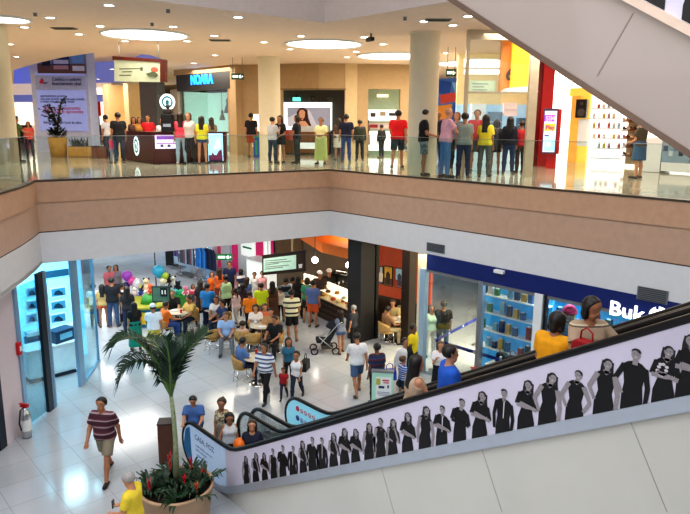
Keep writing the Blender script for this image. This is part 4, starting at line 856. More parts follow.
t = T('wall_shelf', 'white shelf along the cyan shop wall below the screens', 'shelf', BKs.p(BKs.S(50), BKs.Z(50, 330))); mb = MB(); BKs.pix(mb, 24, 326, 76, 330, 0, .3); eb(mb, 'board', M['pwhite'], t)
t = T('wall_shelf', 'dark shelf of small goods under the white shelf in the cyan shop', 'shelf', BKs.p(BKs.S(40), BKs.Z(40, 342))); mb = MB(); BKs.pix(mb, 24, 334, 52, 341, 0, .3); eb(mb, 'board', mat('deep_teal', hx('#1a5878'), .5), t)
LC = Plane(base(30, 385), base(79, 372)); t = T('sales_counter', 'pale blue-white curved sales counter inside the left shop', 'counter', LC.p(LC.L/2, 0)); mb = MB(); LC.box(mb, 0, LC.L, .08, .88, -.6, 0); eb(mb, 'counter_body', mat('counter_pale', hx('#cfeaf4'), .4, emit=.15, ecol=hx('#bfe6f6')), t, bevel=.12); mb = MB(); LC.box(mb, -.03, LC.L+.03, .88, .93, -.65, .05); eb(mb, 'worktop', M['pwhite'], t)
mb = MB(); LC.box(mb, .05, LC.L-.05, 0, .08, -.5, -.05); eb(mb, 'plinth', navy, t)
q = LC.p(LC.S(66, 340), .93, -.3); t = T('carton', 'dark blue carton with a pale print on the left shop counter', 'box', q); mb = MB(); mb.box((0, 0, .17), (.62, .4, .34)); mb.build('carton_body', mat('carton_navy', hx('#183a5c'), .5), t, bevel=.01); t.rotation_euler = (0, 0, LC.rz+.3)
mb = MB(); mb.box((0, -.203, .17), (.4, .006, .16)); mb.box((0, .203, .17), (.4, .006, .16)); mb.build('print', mat('carton_print', hx('#7fc4e0'), .5), t)
# hose box and extinguisher
q = G1.p(gs(17, 348), G1.Z(17, 355), 0.0); t = T('alarm_box', 'small red alarm box mounted on the lilac pillar', 'alarm box', q); mb = MB(); G1.box(mb, gs(15.5, 348), gs(18.5, 348), G1.Z(17, 355), G1.Z(17, 342), 0, .08); eb(mb, 'housing', M['red'], t, bevel=.01); mb = MB(); G1.box(mb, gs(16.2, 348), gs(17.8, 348), G1.Z(17, 351), G1.Z(17, 346), .08, .09); eb(mb, 'plate', M['pwhite'], t)
def extinguisher(loc, label, m, z0=0., k=1.):
    t = T('fire_extinguisher', label, 'fire extinguisher', loc); L = loc; mb = MB(); mb.lathe([(0, 0), (.085*k, .01), (.09*k, .05), (.09*k, .42*k), (.07*k, .5*k), (.03*k, .54*k), (.03*k, .58*k), (0, .58*k)], L, 20); eb(mb, 'cylinder', m, t)
    mb = MB(); mb.box((L[0], L[1], L[2]+.61*k), (.05*k, .16*k, .03*k), .6); mb.box((L[0], L[1], L[2]+.65*k), (.04*k, .2*k, .02*k), .6); eb(mb, 'valve_handle', M['red'], t)
    mb = MB(); mb.tube([(L[0], L[1], L[2]+.6*k), (L[0]-.1*k, L[1]-.1*k, L[2]+.58*k), (L[0]-.14*k, L[1]-.12*k, L[2]+.35*k), (L[0]-.11*k, L[1]-.1*k, L[2]+.2*k)], .014*k, 8); eb(mb, 'hose', M['black'], t)
    mb = MB(); mb.lathe([(.0915*k, .15*k), (.0915*k, .36*k)], L, 20); eb(mb, 'label_band', M['paper'], t); return t
q = base(27, 436.5); extinguisher((q[0]+.0, q[1]-.03, 0), 'steel fire extinguisher with red valve at the foot of the lilac pillar', M['steel'], k=1.2)
q = S1.p(s(479, 349), .35, .14); ex = extinguisher((q[0], q[1], .0), 'red fire extinguisher on the floor by the shop window post', M['red'], k=1.1)
# vents and sensor on the white band
VP = Plane((13.2, 5.), (12.9, 15.6))
for (x0, y0, x1, y1), lab in (((427, 242.5, 445, 253.5), 'dark grille vent in the white band above the cafe pillar'), ((637, 286.5, 668.5, 304), 'large grey grille vent in the white band above the shop lettering')):
    t = T('air_vent', lab, 'vent', VP.p(VP.S((x0+x1)/2, (y0+y1)/2), VP.Z((x0+x1)/2, y1), .02)); xm, ym = (x0+x1)/2, (y0+y1)/2; a, b = VP.S(x0, ym), VP.S(x1, ym); z0, z1 = VP.Z(xm, y1), VP.Z(xm, y0); z0 += .12*(z1-z0); z1 -= .12*(z1-z0)
    mb = MB(); VP.box(mb, a, b, z0, z1, .0, .02); eb(mb, 'frame', M['grey'], t); n = 7
    for i in range(n): mb = MB(); VP.box(mb, a-.03 if a < b else a-.03, b+.03, z0+(z1-z0)*(i+.3)/n, z0+(z1-z0)*(i+.8)/n, .02, .03); eb(mb, 'slat', mat('vent_slat', hx('#4c5058'), .5), t)
t = T('sensor_box', 'small white sensor box under the white band above the blue fascia', 'sensor', VP.p(VP.S(501, 271), VP.Z(501, 274))); mb = MB(); VP.pix(mb, 496, 269.5, 505.5, 273, .0, .12); eb(mb, 'housing', M['pwhite'], t, bevel=.015); mb = MB(); VP.pix(mb, 499, 272.3, 503, 273.6, .02, .1); eb(mb, 'lens', M['black'], t)
# ---------------------------------------------------------------- upper floor: walls, shops, signs
def UP(x0, d0, x1, d1): return Plane(xy(x0, d0), xy(x1, d1))
def ub(pl, name, m, x0, y0, x1, y1, o0=0, o1=.08, parent=None, kind='structure', bevel=0.):
    mb = MB(); pl.pix(mb, x0, y0, x1, y1, o0, o1)
    if parent is None: o = mb.build(name, m, bevel=bevel); o['kind'] = kind; return o
    return eb(mb, name, m, parent, bevel=bevel)
def ubz(pl, name, m, x0, x1, z0, z1, o0=0, o1=.08, parent=None, py=110):
    mb = MB(); pl.box(mb, pl.S(x0, py), pl.S(x1, py), z0, z1, o0, o1)
    if parent is None: return struct(mb.build(name, m))
    return eb(mb, name, m, parent)
# beige back wall with a shop recess and a glazed niche
WA = UP(232, 29.5, 319, 28.2); WB = UP(319, 28.2, 412, 28.6); TOP = CZ9; soff = WB.Z(350, 88.5)
ubz(WA, 'wall_beige_1', M['beige'], 228, 281, UZ, TOP, -.3, 0); ubz(WA, 'wall_beige_2', M['beige'], 281, 319.5, soff, TOP, -.3, 0); ubz(WB, 'wall_beige_3', M['beige'], 318.5, 346, soff, TOP, -.3, 0)
ubz(WB, 'wall_beige_4', M['beige2'], 345, 357, UZ, TOP, -.32, .02); ubz(WB, 'wall_beige_5', M['beige'], 357, 368, UZ, TOP, -.3, 0); ubz(WB, 'wall_beige_6', M['beige'], 368, 400, WB.Z(384, 89), TOP, -.3, 0); ubz(WB, 'wall_beige_7', M['beige'], 400, 409, UZ, TOP, -.3, 0)
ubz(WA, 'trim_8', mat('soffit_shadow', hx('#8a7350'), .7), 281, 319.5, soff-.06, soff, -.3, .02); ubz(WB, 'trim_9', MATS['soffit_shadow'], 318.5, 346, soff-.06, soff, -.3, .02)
# lit slot in the left part of the wall
t = T('wall_light_slot', 'tall warm glowing slot in the beige wall beside the first round column', 'light', WA.p(WA.S(255), UZ)); ubz(WA, 'glowing_panel', glow('warm_slot', (1, .85, .55), 1.6), 252.5, 259, UZ+.3, 7.2, .0, .05, t)
WR = UP(270, 31.3, 352, 30.6)
ubz(WR, 'wall_recess', M['dgrey'], 262, 352, UZ, soff+.3, -.1, 0)
js = T('shop_screen', 'big bright backlit screen showing a woman portrait in the beige recess', 'screen', WR.p(WR.S(308), WR.Z(308, 137)))
ub(WR, 'light_box', glow('screen_white', (.92, 1, .98), 1.5), 283, 102.5, 332, 130, .0, .12, js)
mb = MB(); WR.pix(mb, 288, 107.5, 331, 126, .12, .13, 0); WR.poly(mb, [(288, 126), (288, 118), (300, 112), (310, 110), (318, 126)], .131, .004, 1)
WR.poly(mb, [(297, 126), (297.5, 112), (300, 108.5), (304, 107.8), (308, 110), (309, 118), (312, 126)], .136, .004, 2); WR.poly(mb, [(299.5, 113), (301, 110), (304, 109.8), (306, 112), (305.5, 117), (303, 120.5), (300.5, 117.5)], .141, .004, 3); WR.poly(mb, [(297, 126), (300, 121), (306, 121), (310, 126)], .141, .003, 3); WR.poly(mb, [(301, 118.1), (304, 118.1), (303.5, 119), (301.5, 119)], .146, .003, 4)
eb(mb, 'portrait_picture', [mat('pic_lilac', hx('#a7a3b0'), .4, emit=.5, ecol=hx('#a7a3b0')), mat('pic_grey', hx('#cfc6cc'), .4, emit=.5, ecol=hx('#cfc6cc')), mat('pic_brown', hx('#4a1f1c'), .4, emit=.15, ecol=hx('#4a1f1c')), mat('pic_skin', hx('#d89a72'), .4, emit=.5, ecol=hx('#d89a72')), mat('pic_lips', hx('#b03040'), .4)], js)
o = T('desk', 'warm wood service desk with a white panel below the bright screen', 'desk', WR.p(WR.S(308), UZ, 1.0)); ub(WR, 'desk_body', M['wood'], 284, 131, 332, 152, .6, 1.1, o); ub(WR, 'desk_top', M['pwhite'], 300, 126, 333, 131.5, .55, 1.15, o); ub(WR, 'white_panel', wl, 306, 142, 330, 148, 1.1, 1.13, o)
t = T('teal_lamp', 'small teal glowing lamp above the bright screen', 'lamp', WR.p(WR.S(297), WR.Z(297, 101))); ub(WR, 'lamp_glass', glow('teal', (.15, .75, .6), 1.5), 293.5, 97.5, 300.5, 101, .0, .15, t); ub(WR, 'lamp_bracket', M['black'], 296, 95, 298, 97.5, 0, .1, t)
t = T('wall_sign', 'dark lettered sign above the right of the bright screen', 'sign', WR.p(WR.S(320), WR.Z(320, 102))); ub(WR, 'sign_plate', mat('dim_plate', hx('#5b5750'), .5), 309, 97.5, 333, 102, 0, .05, t)
q = WR.p(WR.S(311), WR.Z(311, 101.5), .06); o = lettering('lettering', 'Dona', .36, M['black'], None, q, (*WR.u, 0), depth=.01); o.parent = t; o.matrix_parent_inverse = Matrix.Translation(-Vector(t.location))
# niche at the right of the wall
NB = UP(366, 30.4, 402, 30.4); nz = WB.Z(384, 89)
ubz(NB, 'wall_niche', mat('niche_green_glass', hx('#9aa88c'), .25, emit=.12, ecol=hx('#b8c29c')), 364, 404, UZ, nz+.3, -.1, 0)
t = T('display_cabinet', 'white lit display cabinet in the niche of the beige wall', 'cabinet', NB.p(NB.S(384), UZ)); ub(NB, 'upper_case', glow('case', (1, .98, .94), .9), 368, 110, 399, 121, .3, .6, t); ub(NB, 'lower_case', glow('case', (1, .98, .94), .9), 368, 131, 399, 150, .3, .75, t); ub(NB, 'middle_band', mat('case_pink', hx('#d8c0b8'), .5), 368, 123, 399, 129, .3, .62, t)
for x0, y0, x1, y1, c in ((370, 113, 375, 117, '#4a4440'), (379, 112, 385, 116, '#b8a890'), (388, 113, 396, 116, '#3a3634'), (369, 124.5, 377, 127.5, '#a02c34'), (381, 125, 390, 128, '#e8e0d8')): ub(NB, 'displayed_item', mat('disp_'+c[1:], hx(c), .5), x0, y0, x1, y1, .62, .7, t)
t = T('ceiling_light_panel', 'warm round glow of a fitting inside the niche above the white cabinet', 'light', NB.p(NB.S(382), NB.Z(382, 97))); ub(NB, 'glow_panel', glow('niche', (1, .8, .5), 1.5), 377, 94.5, 388, 97, .0, .1, t)
# dark-fascia store with blue letters
ST = UP(176, 32.8, 233, 29.4)
st = T('storefront', 'store with black fascia, glowing blue letters and a pale green shop window', 'shop front', ST.p(ST.L/2, UZ)); zl = ST.Z(205, 90)
ubz(ST, 'fascia', mat('black_fascia', hx('#2b2a28'), .4), 178.5, 231.5, zl, CZ9-.25, -.1, .05, st); ubz(ST, 'header_band', M['beige'], 176, 233, CZ9-.25, CZ9, -.1, .03, st); ubz(ST, 'left_jamb', mat('taupe_jamb', hx('#9a8c7c'), .6), 172, 179, UZ, zl+.1, -.3, .05, st); ubz(ST, 'right_jamb', M['beige'], 230.5, 237, UZ, CZ9, -.6, .04, st)
ubz(ST, 'window_back', glow('window_mint', hx('#c9eedd'), .8), 172, 236, UZ, zl, -2.1, -2.0, st); mbw = MB(); ST.box(mbw, ST.S(178), ST.S(178)+.12, UZ, zl, -2.1, -.1); eb(mbw, 'window_side', MATS['glow_window_mint'], st); ubz(ST, 'window_floor', M['pwhite'], 179, 231, UZ, UZ+.3, -2., -.1, st); ubz(ST, 'window_glass', M['shopglass'], 179, 231, UZ+.1, zl, -.06, -.045, st)
blt = glow('blue_letter', hx('#1f8ff0'), 2.2); q = ST.p(ST.S(192, 80), ST.Z(203, 84.2), .07); wid = ST.S(214, 80)-ST.S(192, 80)
lt = lettering('lettering', 'NOARA', .62, blt, None, q, (*ST.u, 0), depth=.03, bold=.01); dx = lt.dimensions; lt.parent = st; lt.matrix_parent_inverse = Matrix.Translation(-Vector(st.location))
k_ = wid/ (max(v.co.dot(Vector((*ST.u, 0))) for v in lt.data.vertices)-min(v.co.dot(Vector((*ST.u, 0))) for v in lt.data.vertices)); us = Vector((*ST.u, 0)); q_ = Vector(q)
for v in lt.data.vertices: w_ = (v.co-q_).dot(us); v.co = v.co+us*w_*(k_-1)
def mannequin_dress(px, py0, py1, label, c):
    q = Vector(ST.p(ST.S(px, 118), ST.Z(px, py1), -.9)); h = ST.Z(px, py0)-ST.Z(px, py1); t = T('hanging_dress', label, 'dress', q); mb = MB()
    mb.lathe([(h*.3, 0), (h*.2, h*.35), (h*.1, h*.6), (h*.13, h*.78), (h*.1, h*.9), (h*.03, h)], q, 14); eb(mb, 'dress', mat('dress_'+c[1:], hx(c), .7, var=.15), t); mb = MB(); mb.cyl(q+Vector((0, 0, h)), (q[0], q[1], zl), .012, 6); eb(mb, 'cord', M['grey'], t)
mannequin_dress(212, 97, 113, 'grey dress hanging higher in the mint shop window', '#7c8474'); mannequin_dress(206, 109, 120, 'olive dress hanging lower in the mint shop window', '#88906c')
t = T('window_plinth', 'white plinth with a small dark ornament in the mint shop window', 'plinth', ST.p(ST.S(221), UZ+.3, -1)); ub(ST, 'plinth_body', M['pwhite'], 214, 126, 229, 146, -1.3, -.8, t); ub(ST, 'ornament', M['dgrey'], 226.5, 116, 229, 121, -1.1, -.9, t); ub(ST, 'ornament_stem', M['dgrey'], 227.4, 121, 228.1, 126, -1.05, -.95, t)
# grey column block and yellow-lit shop to its left
YS_ = UP(96, 41, 160, 37); ys = T('storefront', 'shop with yellow-lit pilasters behind the maroon kiosk', 'shop front', YS_.p(YS_.L/2, UZ)); yl = glow('yellow_wall', hx('#f0d080'), .75)
ubz(YS_, 'back_wall', yl, 96, 146, UZ, 9.0, -1.2, -1.1, ys); 
for a, b in ((105, 110), (126, 130.5)): ubz(YS_, 'pilaster', M['beige2'], a, b, UZ, 9.0, -1, .1, ys)
for x0, y0, x1, y1, c in ((114, 88, 125, 93.5, '#f8f4e8'), (131, 96, 140, 107, '#f4ead0'), (115.5, 90.5, 124, 92.5, '#2a2420'), (133, 104, 139, 108, '#3c2c6c'), (112, 103, 114.5, 116, '#8a3c30')): ub(YS_, 'shelf_display', mat('ysd_'+c[1:], hx(c), .5, emit=.4 if c[1] == 'f' else 0, ecol=hx(c)), x0, y0, x1, y1, -1.05 if c[1] == 'f' else -.98, -1 if c[1] == 'f' else -.93, ys)
GC = UP(141, 35.5, 176, 34); ubz(GC, 'column_8', mat('grey_wall_panel', hx('#6f6a68'), .5), 140.5, 157, UZ, CZ9, -.6, 0); ubz(GC, 'wall_grey', mat('mauve_wall', hx('#8f8280'), .6), 157, 177, UZ, CZ9, -1.6, -1.5)
ubz(UP(96, 45, 236, 34), 'trim_10', M['white'], 92, 240, 8.95, CZ9, -.5, -.4)
# left: advertising pillar with banner
BP = UP(34, 31, 90, 31); bpil = T('banner_pillar', 'large blue-white advertising pillar with a photo banner and printed text', 'advert', BP.p(BP.S(62), UZ)); violet = mat('banner_blue', hx('#98a4d8'), .6, emit=.3, ecol=hx('#8f9ce0'), var=.04)
ubz(BP, 'pillar_body', mat('pillar_pale', hx('#c2c6e2'), .6), 33.5, 90, UZ, 11.5, -1.0, 0, bpil); bn = ub(BP, 'banner', violet, 38, 72, 86, 131, .0, .05, bpil)
mb = MB(); BP.pix(mb, 38, 46, 86, 73, .0, .05, 0); BP.pix(mb, 38, 64, 86, 73.5, .05, .055, 1); BP.poly(mb, [(42, 66), (43, 55), (46, 52), (50, 54), (51, 66)], .056, .004, 2); BP.pix(mb, 53, 54, 70, 70, .056, .06, 3); BP.pix(mb, 54, 60, 69, 64, .061, .064, 4); BP.pix(mb, 54, 65.5, 69, 69.5, .061, .064, 5); BP.pix(mb, 73, 66, 85, 71, .061, .064, 4); BP.poly(mb, [(71, 52), (84, 52), (84, 63), (73, 63)], .056, .004, 6)
ph_ = eb(mb, 'photo_banner', [mat('bn_grey', hx('#6f86b4'), .5), mat('bn_table', hx('#6c4a44'), .5), mat('bn_dark', hx('#1c2036'), .5), mat('bn_navy', hx('#1b2a66'), .5), mat('bn_pale', hx('#c8cce8'), .5), mat('bn_pink', hx('#b88c98'), .5), mat('bn_sky', hx('#6f9ee0'), .5)], bpil)
ub(BP, 'logo_plate', mat('plate_lilac', hx('#a9b2dc'), .5), 36.5, 75.5, 85, 90, .05, .09, bpil)
dk = mat('banner_ink', hx('#2c2f6c'), .5); rk = mat('banner_red', hx('#c02850'), .5)
def bt(txt, x, y, wpx, size, m, off=.1):
    q = BP.p(BP.S(x, y), BP.Z(x, y), off); o = lettering('lettering', txt, size, m, None, q, (*BP.u, 0), depth=.004, bold=.001); u = Vector((*BP.u, 0)); q = Vector(q)
    L = max((v.co-q).dot(u) for v in o.data.vertices); k = (BP.S(x+wpx, y)-BP.S(x, y))/L
    for v in o.data.vertices: a = (v.co-q).dot(u); v.co = v.co+u*a*(k-1)
    o.parent = bpil; o.matrix_parent_inverse = Matrix.Translation(-Vector(bpil.location))
bt('Conheca o conforto', 53, 81, 29, .22, dk); bt('financiamento ideal', 53, 85.2, 29, .22, dk); bt('apartamentos prontos', 41, 97, 26, .16, dk, .06); bt('com area de lazer completa para a familia', 41, 100, 44, .16, dk, .06); bt('e muito mais para voce morar', 41, 102.5, 34, .16, dk, .06); bt('Visite o apartamento', 44, 109.5, 37, .22, rk, .06); bt('decorado e aproveite', 44, 113, 40, .22, rk, .06); bt('Informacoes no local da obra', 44, 123.5, 38, .17, dk, .06)
mb = MB(); BP.poly(mb, [(40, 83), (42, 78.5), (44, 79), (45, 82), (43.5, 84)], .095, .004, 0); BP.poly(mb, [(43, 83), (50, 82), (46, 84.2)], .095, .004, 1); eb(mb, 'emblem', [rk, dk], bpil)
# violet-lit wall past the pillar, bright shops beyond
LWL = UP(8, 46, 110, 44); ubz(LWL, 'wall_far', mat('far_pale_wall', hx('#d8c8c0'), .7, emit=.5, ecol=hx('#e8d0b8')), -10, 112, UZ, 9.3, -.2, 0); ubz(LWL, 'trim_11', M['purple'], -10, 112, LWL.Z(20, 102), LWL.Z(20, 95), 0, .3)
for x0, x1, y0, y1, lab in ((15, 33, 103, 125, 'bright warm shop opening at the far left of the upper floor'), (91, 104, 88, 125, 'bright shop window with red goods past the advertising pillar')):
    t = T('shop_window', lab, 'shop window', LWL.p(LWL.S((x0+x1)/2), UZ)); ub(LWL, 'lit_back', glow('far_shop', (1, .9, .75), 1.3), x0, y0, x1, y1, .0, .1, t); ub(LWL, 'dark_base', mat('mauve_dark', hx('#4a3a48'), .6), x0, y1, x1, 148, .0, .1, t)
    if x0 > 50: ub(LWL, 'red_goods', M['red'], 94, 100, 102, 116, .12, .2, t); ub(LWL, 'dark_goods', M['black'], 94, 116, 101, 127, .12, .22, t)
# right: glazed corner shop with an orange box, red pier, bright shop
GTa, GTb = xy(464.5, 18.0), xy(536, 18.0); GT = Plane(GTa, GTb); gt = T('glass_shopfront', 'tall glazed shop front with an orange box sign glowing inside its upper corner', 'shop front', GT.p(GT.L/2, UZ))
zt_ = CZ9; fr = mat('pale_frame', hx('#cdbfa8'), .4, .3)
for a, b in ((464, 467), (527.5, 536)): ubz(GT, 'frame_post', fr, a, b, UZ, zt_, -.12, .06, gt)
ubz(GT, 'head_frame', fr, 464, 536, 9.05, zt_, -.1, .05, gt); ubz(GT, 'transom', fr, 467, 528, GT.Z(495, 93.5), GT.Z(495, 91.5), -.05, .03, gt)
ubz(GT, 'glass_upper', M['shopglass'], 467, 527.5, GT.Z(495, 91.5), 9.05, -.02, -.005, gt); ubz(GT, 'glass_lower', M['shopglass'], 467, 500, UZ, GT.Z(495, 93.5), -.02, -.005, gt)
GI = UP(458, 24, 560, 24); ubz(GI, 'wall_glazed_back', mat('shop_bright_back', hx('#a4c4d4'), .5, emit=.5, ecol=hx('#9cc8e0')), 456, 545, UZ, 7.55, -.1, 0); ubz(GI, 'wall_glazed_upper', mat('shop_cream_back', hx('#d9c79a'), .5, emit=.35, ecol=hx('#e8d090')), 456, 545, 7.55, 9.3, -.1, 0)
GM = UP(462, 20, 545, 20)
t = T('orange_box_sign', 'tall orange and yellow box sign behind the glazing', 'sign', GM.p(GM.S(522), GM.Z(522, 92))); ub(GM, 'yellow_face', glow('yellow_face', hx('#f6b010'), 1.0), 511, 33, 533, 92, -.1, .1, t); ub(GM, 'orange_side', mat('orange_side', hx('#d07818'), .5, emit=.3, ecol=hx('#d07818')), 502, 40, 511, 92, -.35, -.05, t)
q = GM.p(GM.S(506, 72), GM.Z(506, 80), .0); o = lettering('lettering', '6', .5, M['dwood'], None, q, (*GM.u, 0), depth=.01, bold=.01); o.parent = t; o.matrix_parent_inverse = Matrix.Translation(-Vector(t.location))
for y0, y1, lab, x0, x1 in ((59, 66, 'upper glowing light band inside the glazed shop', 467, 510), (69, 73, 'lower glowing light band inside the glazed shop', 467, 502)): t = T('light_band', lab, 'light', GM.p(GM.S(490), GM.Z(490, y1))); ub(GM, 'diffuser', glow('band', (1, .97, .85), 1.6), x0, y0, x1, y1, -.5, -.3, t); ub(GM, 'housing', M['pwhite'], x0, y0-1.2, x1, y0, -.55, -.25, t)
t = T('information_sign', 'pale green hanging information panel inside the glazed shop', 'sign', GM.p(GM.S(484), GM.Z(484, 93))); ub(GM, 'panel', mat('pale_green', hx('#b8ccae'), .5, emit=.25, ecol=hx('#b8ccae')), 471.5, 80, 497, 93, -.3, -.26, t)
for i in range(3): ub(GM, 'text_line', M['grey'], 474, 83+i*3, 474+[16, 12, 15][i], 83.8+i*3, -.26, -.255, t)
t = T('white_awning', 'white sloping canopy under the orange box sign', 'canopy', GM.p(GM.S(513), GM.Z(513, 93.5))); mb = MB(); GM.poly(mb, [(497, 93.5), (503, 89), (530, 87), (532, 92.5)], .15, .5, 0); eb(mb, 'canopy', M['pwhite'], t)
ct = T('shop_counter', 'bright blue-white service counter in the glazed shop behind the queue', 'counter', GM.p(GM.S(500), UZ, -.2)); ub(GM, 'counter_front', glow('counter_cyan', hx('#d4e6ea'), .45), 467, 136, 529, 171, -.8, -.2, ct); ub(GM, 'counter_top', M['pwhite'], 466, 133.5, 530, 136, -.85, -.1, ct)
for i, (x0, y0, x1, y1, c, lab) in enumerate(((470, 104, 484, 121, '#e4f2f6', 'pale window-like panel at the left of the glazed shop back wall'), (487, 112, 500, 131, '#6f8ea6', 'grey-blue shelf block in the middle of the glazed shop back wall'), (502, 103, 515, 116, '#f0e0dc', 'pinkish white panel at the right of the glazed shop back wall'), (516, 118, 527, 131, '#4c6a80', 'dark blue shelf block at the right of the glazed shop back wall'), (468, 123, 485, 131, '#86a4b4', 'low grey cabinet at the left of the glazed shop back wall'))):
    t = T('wall_unit', lab, 'wall unit', GI.p(GI.S((x0+x1)/2), GI.Z((x0+x1)/2, y1))); ub(GI, 'body', mat('unit_'+c[1:], hx(c), .5, emit=.25, ecol=hx(c)), x0, y0, x1, y1, 0, .3, t); ub(GI, 'shelf', M['pwhite'], x0, (y0+y1)/2, x1, (y0+y1)/2+.7, .3, .42, t)
# colourful mural past the second column
MU = UP(434, 38, 468, 36); mu = T('mural_wall', 'wall mural of broad blue, red and orange shapes past the second round column', 'mural', MU.p(MU.L/2, UZ)); mb = MB(); MU.pix(mb, 432, 78, 468, 150, -.1, 0, 0)
for pts, c in (([(438, 80), (452, 82), (449, 96), (437, 92)], 1), ([(440, 95), (456, 92), (458, 101), (441, 104)], 2), ([(437, 106), (452, 104), (450, 118), (438, 120)], 3), ([(452, 82), (464, 84), (464, 100), (457, 98)], 4), ([(453, 103), (464, 102), (464, 124), (452, 122)], 1), ([(438, 121), (452, 120), (452, 132), (438, 134)], 4)): MU.poly(mb, pts, .0, .01+.004*c, c)
eb(mb, 'painted_panel', [mat('mural_%d' % i, hx(c), .5, emit=.3, ecol=hx(c)) for i, c in enumerate(('#4a6ea8', '#2c4f96', '#c8483c', '#d88838', '#86a8cc'))], mu)
# red pier, totem, bright white shop
RP_ = UP(538, 22.6, 554, 22.6); ubz(RP_, 'column_9', M['red'], 541.5, 552.5, UZ, 9.3, -.4, 0); ubz(RP_, 'column_10', mat('dark_red', hx('#7c0c12'), .4), 537.5, 542.5, UZ, 9.3, -.5, -.1); ub(RP_, 'trim_12', M['red'], 552, 58, 562, 68, -.3, 0)
TT = UP(540, 21.6, 562, 21.4); tt = T('advert_totem', 'slim advertising totem with a purple and yellow screen in a red housing', 'totem', TT.p(TT.S(550), UZ))
ub(TT, 'red_housing', M['red'], 549, 109, 560.5, 154, -.3, .0, tt, bevel=.02); ub(TT, 'foot', M['red'], 546, 152, 556, 171, -.25, -.05, tt); fr_ = ub(TT, 'screen_frame', mat('violet_grey_frame', hx('#4c3f5c'), .4), 542.5, 108.5, 557, 153.5, .0, .1, tt)
mb = MB(); TT.pix(mb, 543.7, 111, 555.8, 152, .1, .11, 0); TT.pix(mb, 544.5, 115, 555, 121.5, .111, .115, 1); TT.pix(mb, 544.5, 123.5, 555, 131, .111, .115, 2); TT.pix(mb, 544.5, 136, 555, 151, .111, .115, 3); TT.pix(mb, 546, 141, 551, 147, .116, .119, 4); TT.pix(mb, 544.5, 134.8, 549, 136.2, .116, .119, 5)
sc_ = eb(mb, 'screen', [mat('sc%d' % i, hx(c), .4, emit=.8, ecol=hx(c)) for i, c in enumerate(('#dcd2f0', '#a048d8', '#f0b040', '#a8d8f0', '#c8f0f4', '#3c4a6c'))], tt)
for txt, y in (('SIM', 120.6), ('Play', 129.2)):
    q = TT.p(TT.S(545.6, y), TT.Z(550, y), .12); o = lettering('lettering', txt, .2 if txt == 'SIM' else .17, M['pwhite'] if txt == 'SIM' else mat('magenta_ink', hx('#b0309c'), .5), None, q, (*TT.u, 0), depth=.003, bold=.006); o.parent = sc_
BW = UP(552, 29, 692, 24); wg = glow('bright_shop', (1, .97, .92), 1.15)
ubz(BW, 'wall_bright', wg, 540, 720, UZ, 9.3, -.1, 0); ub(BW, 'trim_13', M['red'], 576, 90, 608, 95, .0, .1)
ys2 = T('yellow_portal', 'yellow and orange portal frame at the entrance of the bright shop', 'portal', BW.p(BW.S(582), UZ, .6)); PT = UP(568, 25.2, 600, 24.6)
ub(PT, 'orange_leg', mat('portal_orange', hx('#f0a848'), .4, emit=.35, ecol=hx('#f0a848')), 569.5, 90, 578, 168, -.3, 0, ys2); ub(PT, 'yellow_leg', mat('portal_yellow', hx('#f6cc58'), .4, emit=.45, ecol=hx('#f6cc58')), 578, 92, 588, 168, -.3, -.05, ys2); ub(PT, 'lintel', mat('portal_yellow', hx('#f6cc58')), 570, 88, 590, 96, -.3, 0.02, ys2)
ub(PT, 'niche_shelf', M['pwhite'], 577, 119, 588, 146, -.06, .0, ys2); 
t = T('loudspeaker', 'black loudspeaker box hanging on the yellow portal', 'loudspeaker', PT.p(PT.S(583), PT.Z(583, 118))); ub(PT, 'cabinet', M['black'], 577.5, 99.5, 588.5, 118, .02, .35, t, bevel=.03); mb = MB(); c = PT.sz(583, 112.5); PT.plain(mb, [(c[0]+x, c[1]+z) for x, z in ell(0, 0, .14, .14, 18)], .35, .012); PT.plain(mb, [(c[0]+x, c[1]+.32+z) for x, z in ell(0, 0, .06, .06, 14)], .35, .012); eb(mb, 'cone', M['dgrey'], t)
SHX = UP(586, 23.8, 622, 23.0)
wsh = T('product_shelf', 'white lit product shelf of small goods in the bright shop', 'display shelf', SHX.p(SHX.S(604), UZ)); ub(SHX, 'back_panel', wg, 589, 94, 622, 170, -.4, -.35, wsh)
for i in range(6): ub(SHX, 'shelf', M['pwhite'], 589, 108+i*10, 621, 109+i*10, -.35, 0, wsh)
for r_ in range(5):
    for i in range(6):
        if (i*5+r_*3) % 4 == 0: continue
        c = ['#e8d8b0', '#d86c50', '#f4f4f0', '#b8d0d8', '#f0c858', '#c8a0b0'][(i+r_*2) % 6]; px = 592+i*5; S_, Z_ = SHX.sz(px, 107.8+r_*10); mb = MB(); h = .16+.03*((i*3+r_) % 3); mb.lathe([(0, 0), (.05, 0), (.055, h*.6), (.02, h*.8), (.02, h), (0, h)], (0, 0, 0), 10); o = mb.build('bottle', mat('prod_'+c[1:], hx(c), .4), None, loc=SHX.p(S_, SHX.Z(604, 108+r_*10)+.003, -.18)); tag(o, 'small bottle on the white lit product shelf', 'bottle', 'bottles on the white lit product shelf')
SR = UP(620, 22.6, 640, 22.0); sr_ = T('shoe_shelf', 'tall shelf of mixed brown goods behind the woman in the denim skirt', 'display shelf', SR.p(SR.S(630), UZ)); ub(SR, 'back_panel', mat('shelf_tan', hx('#d8c09c'), .5), 621, 106, 640, 165, -.4, -.36, sr_)
for i in range(6): ub(SR, 'shelf', M['wood'], 621, 113+i*8.5, 640, 114+i*8.5, -.36, .0, sr_)
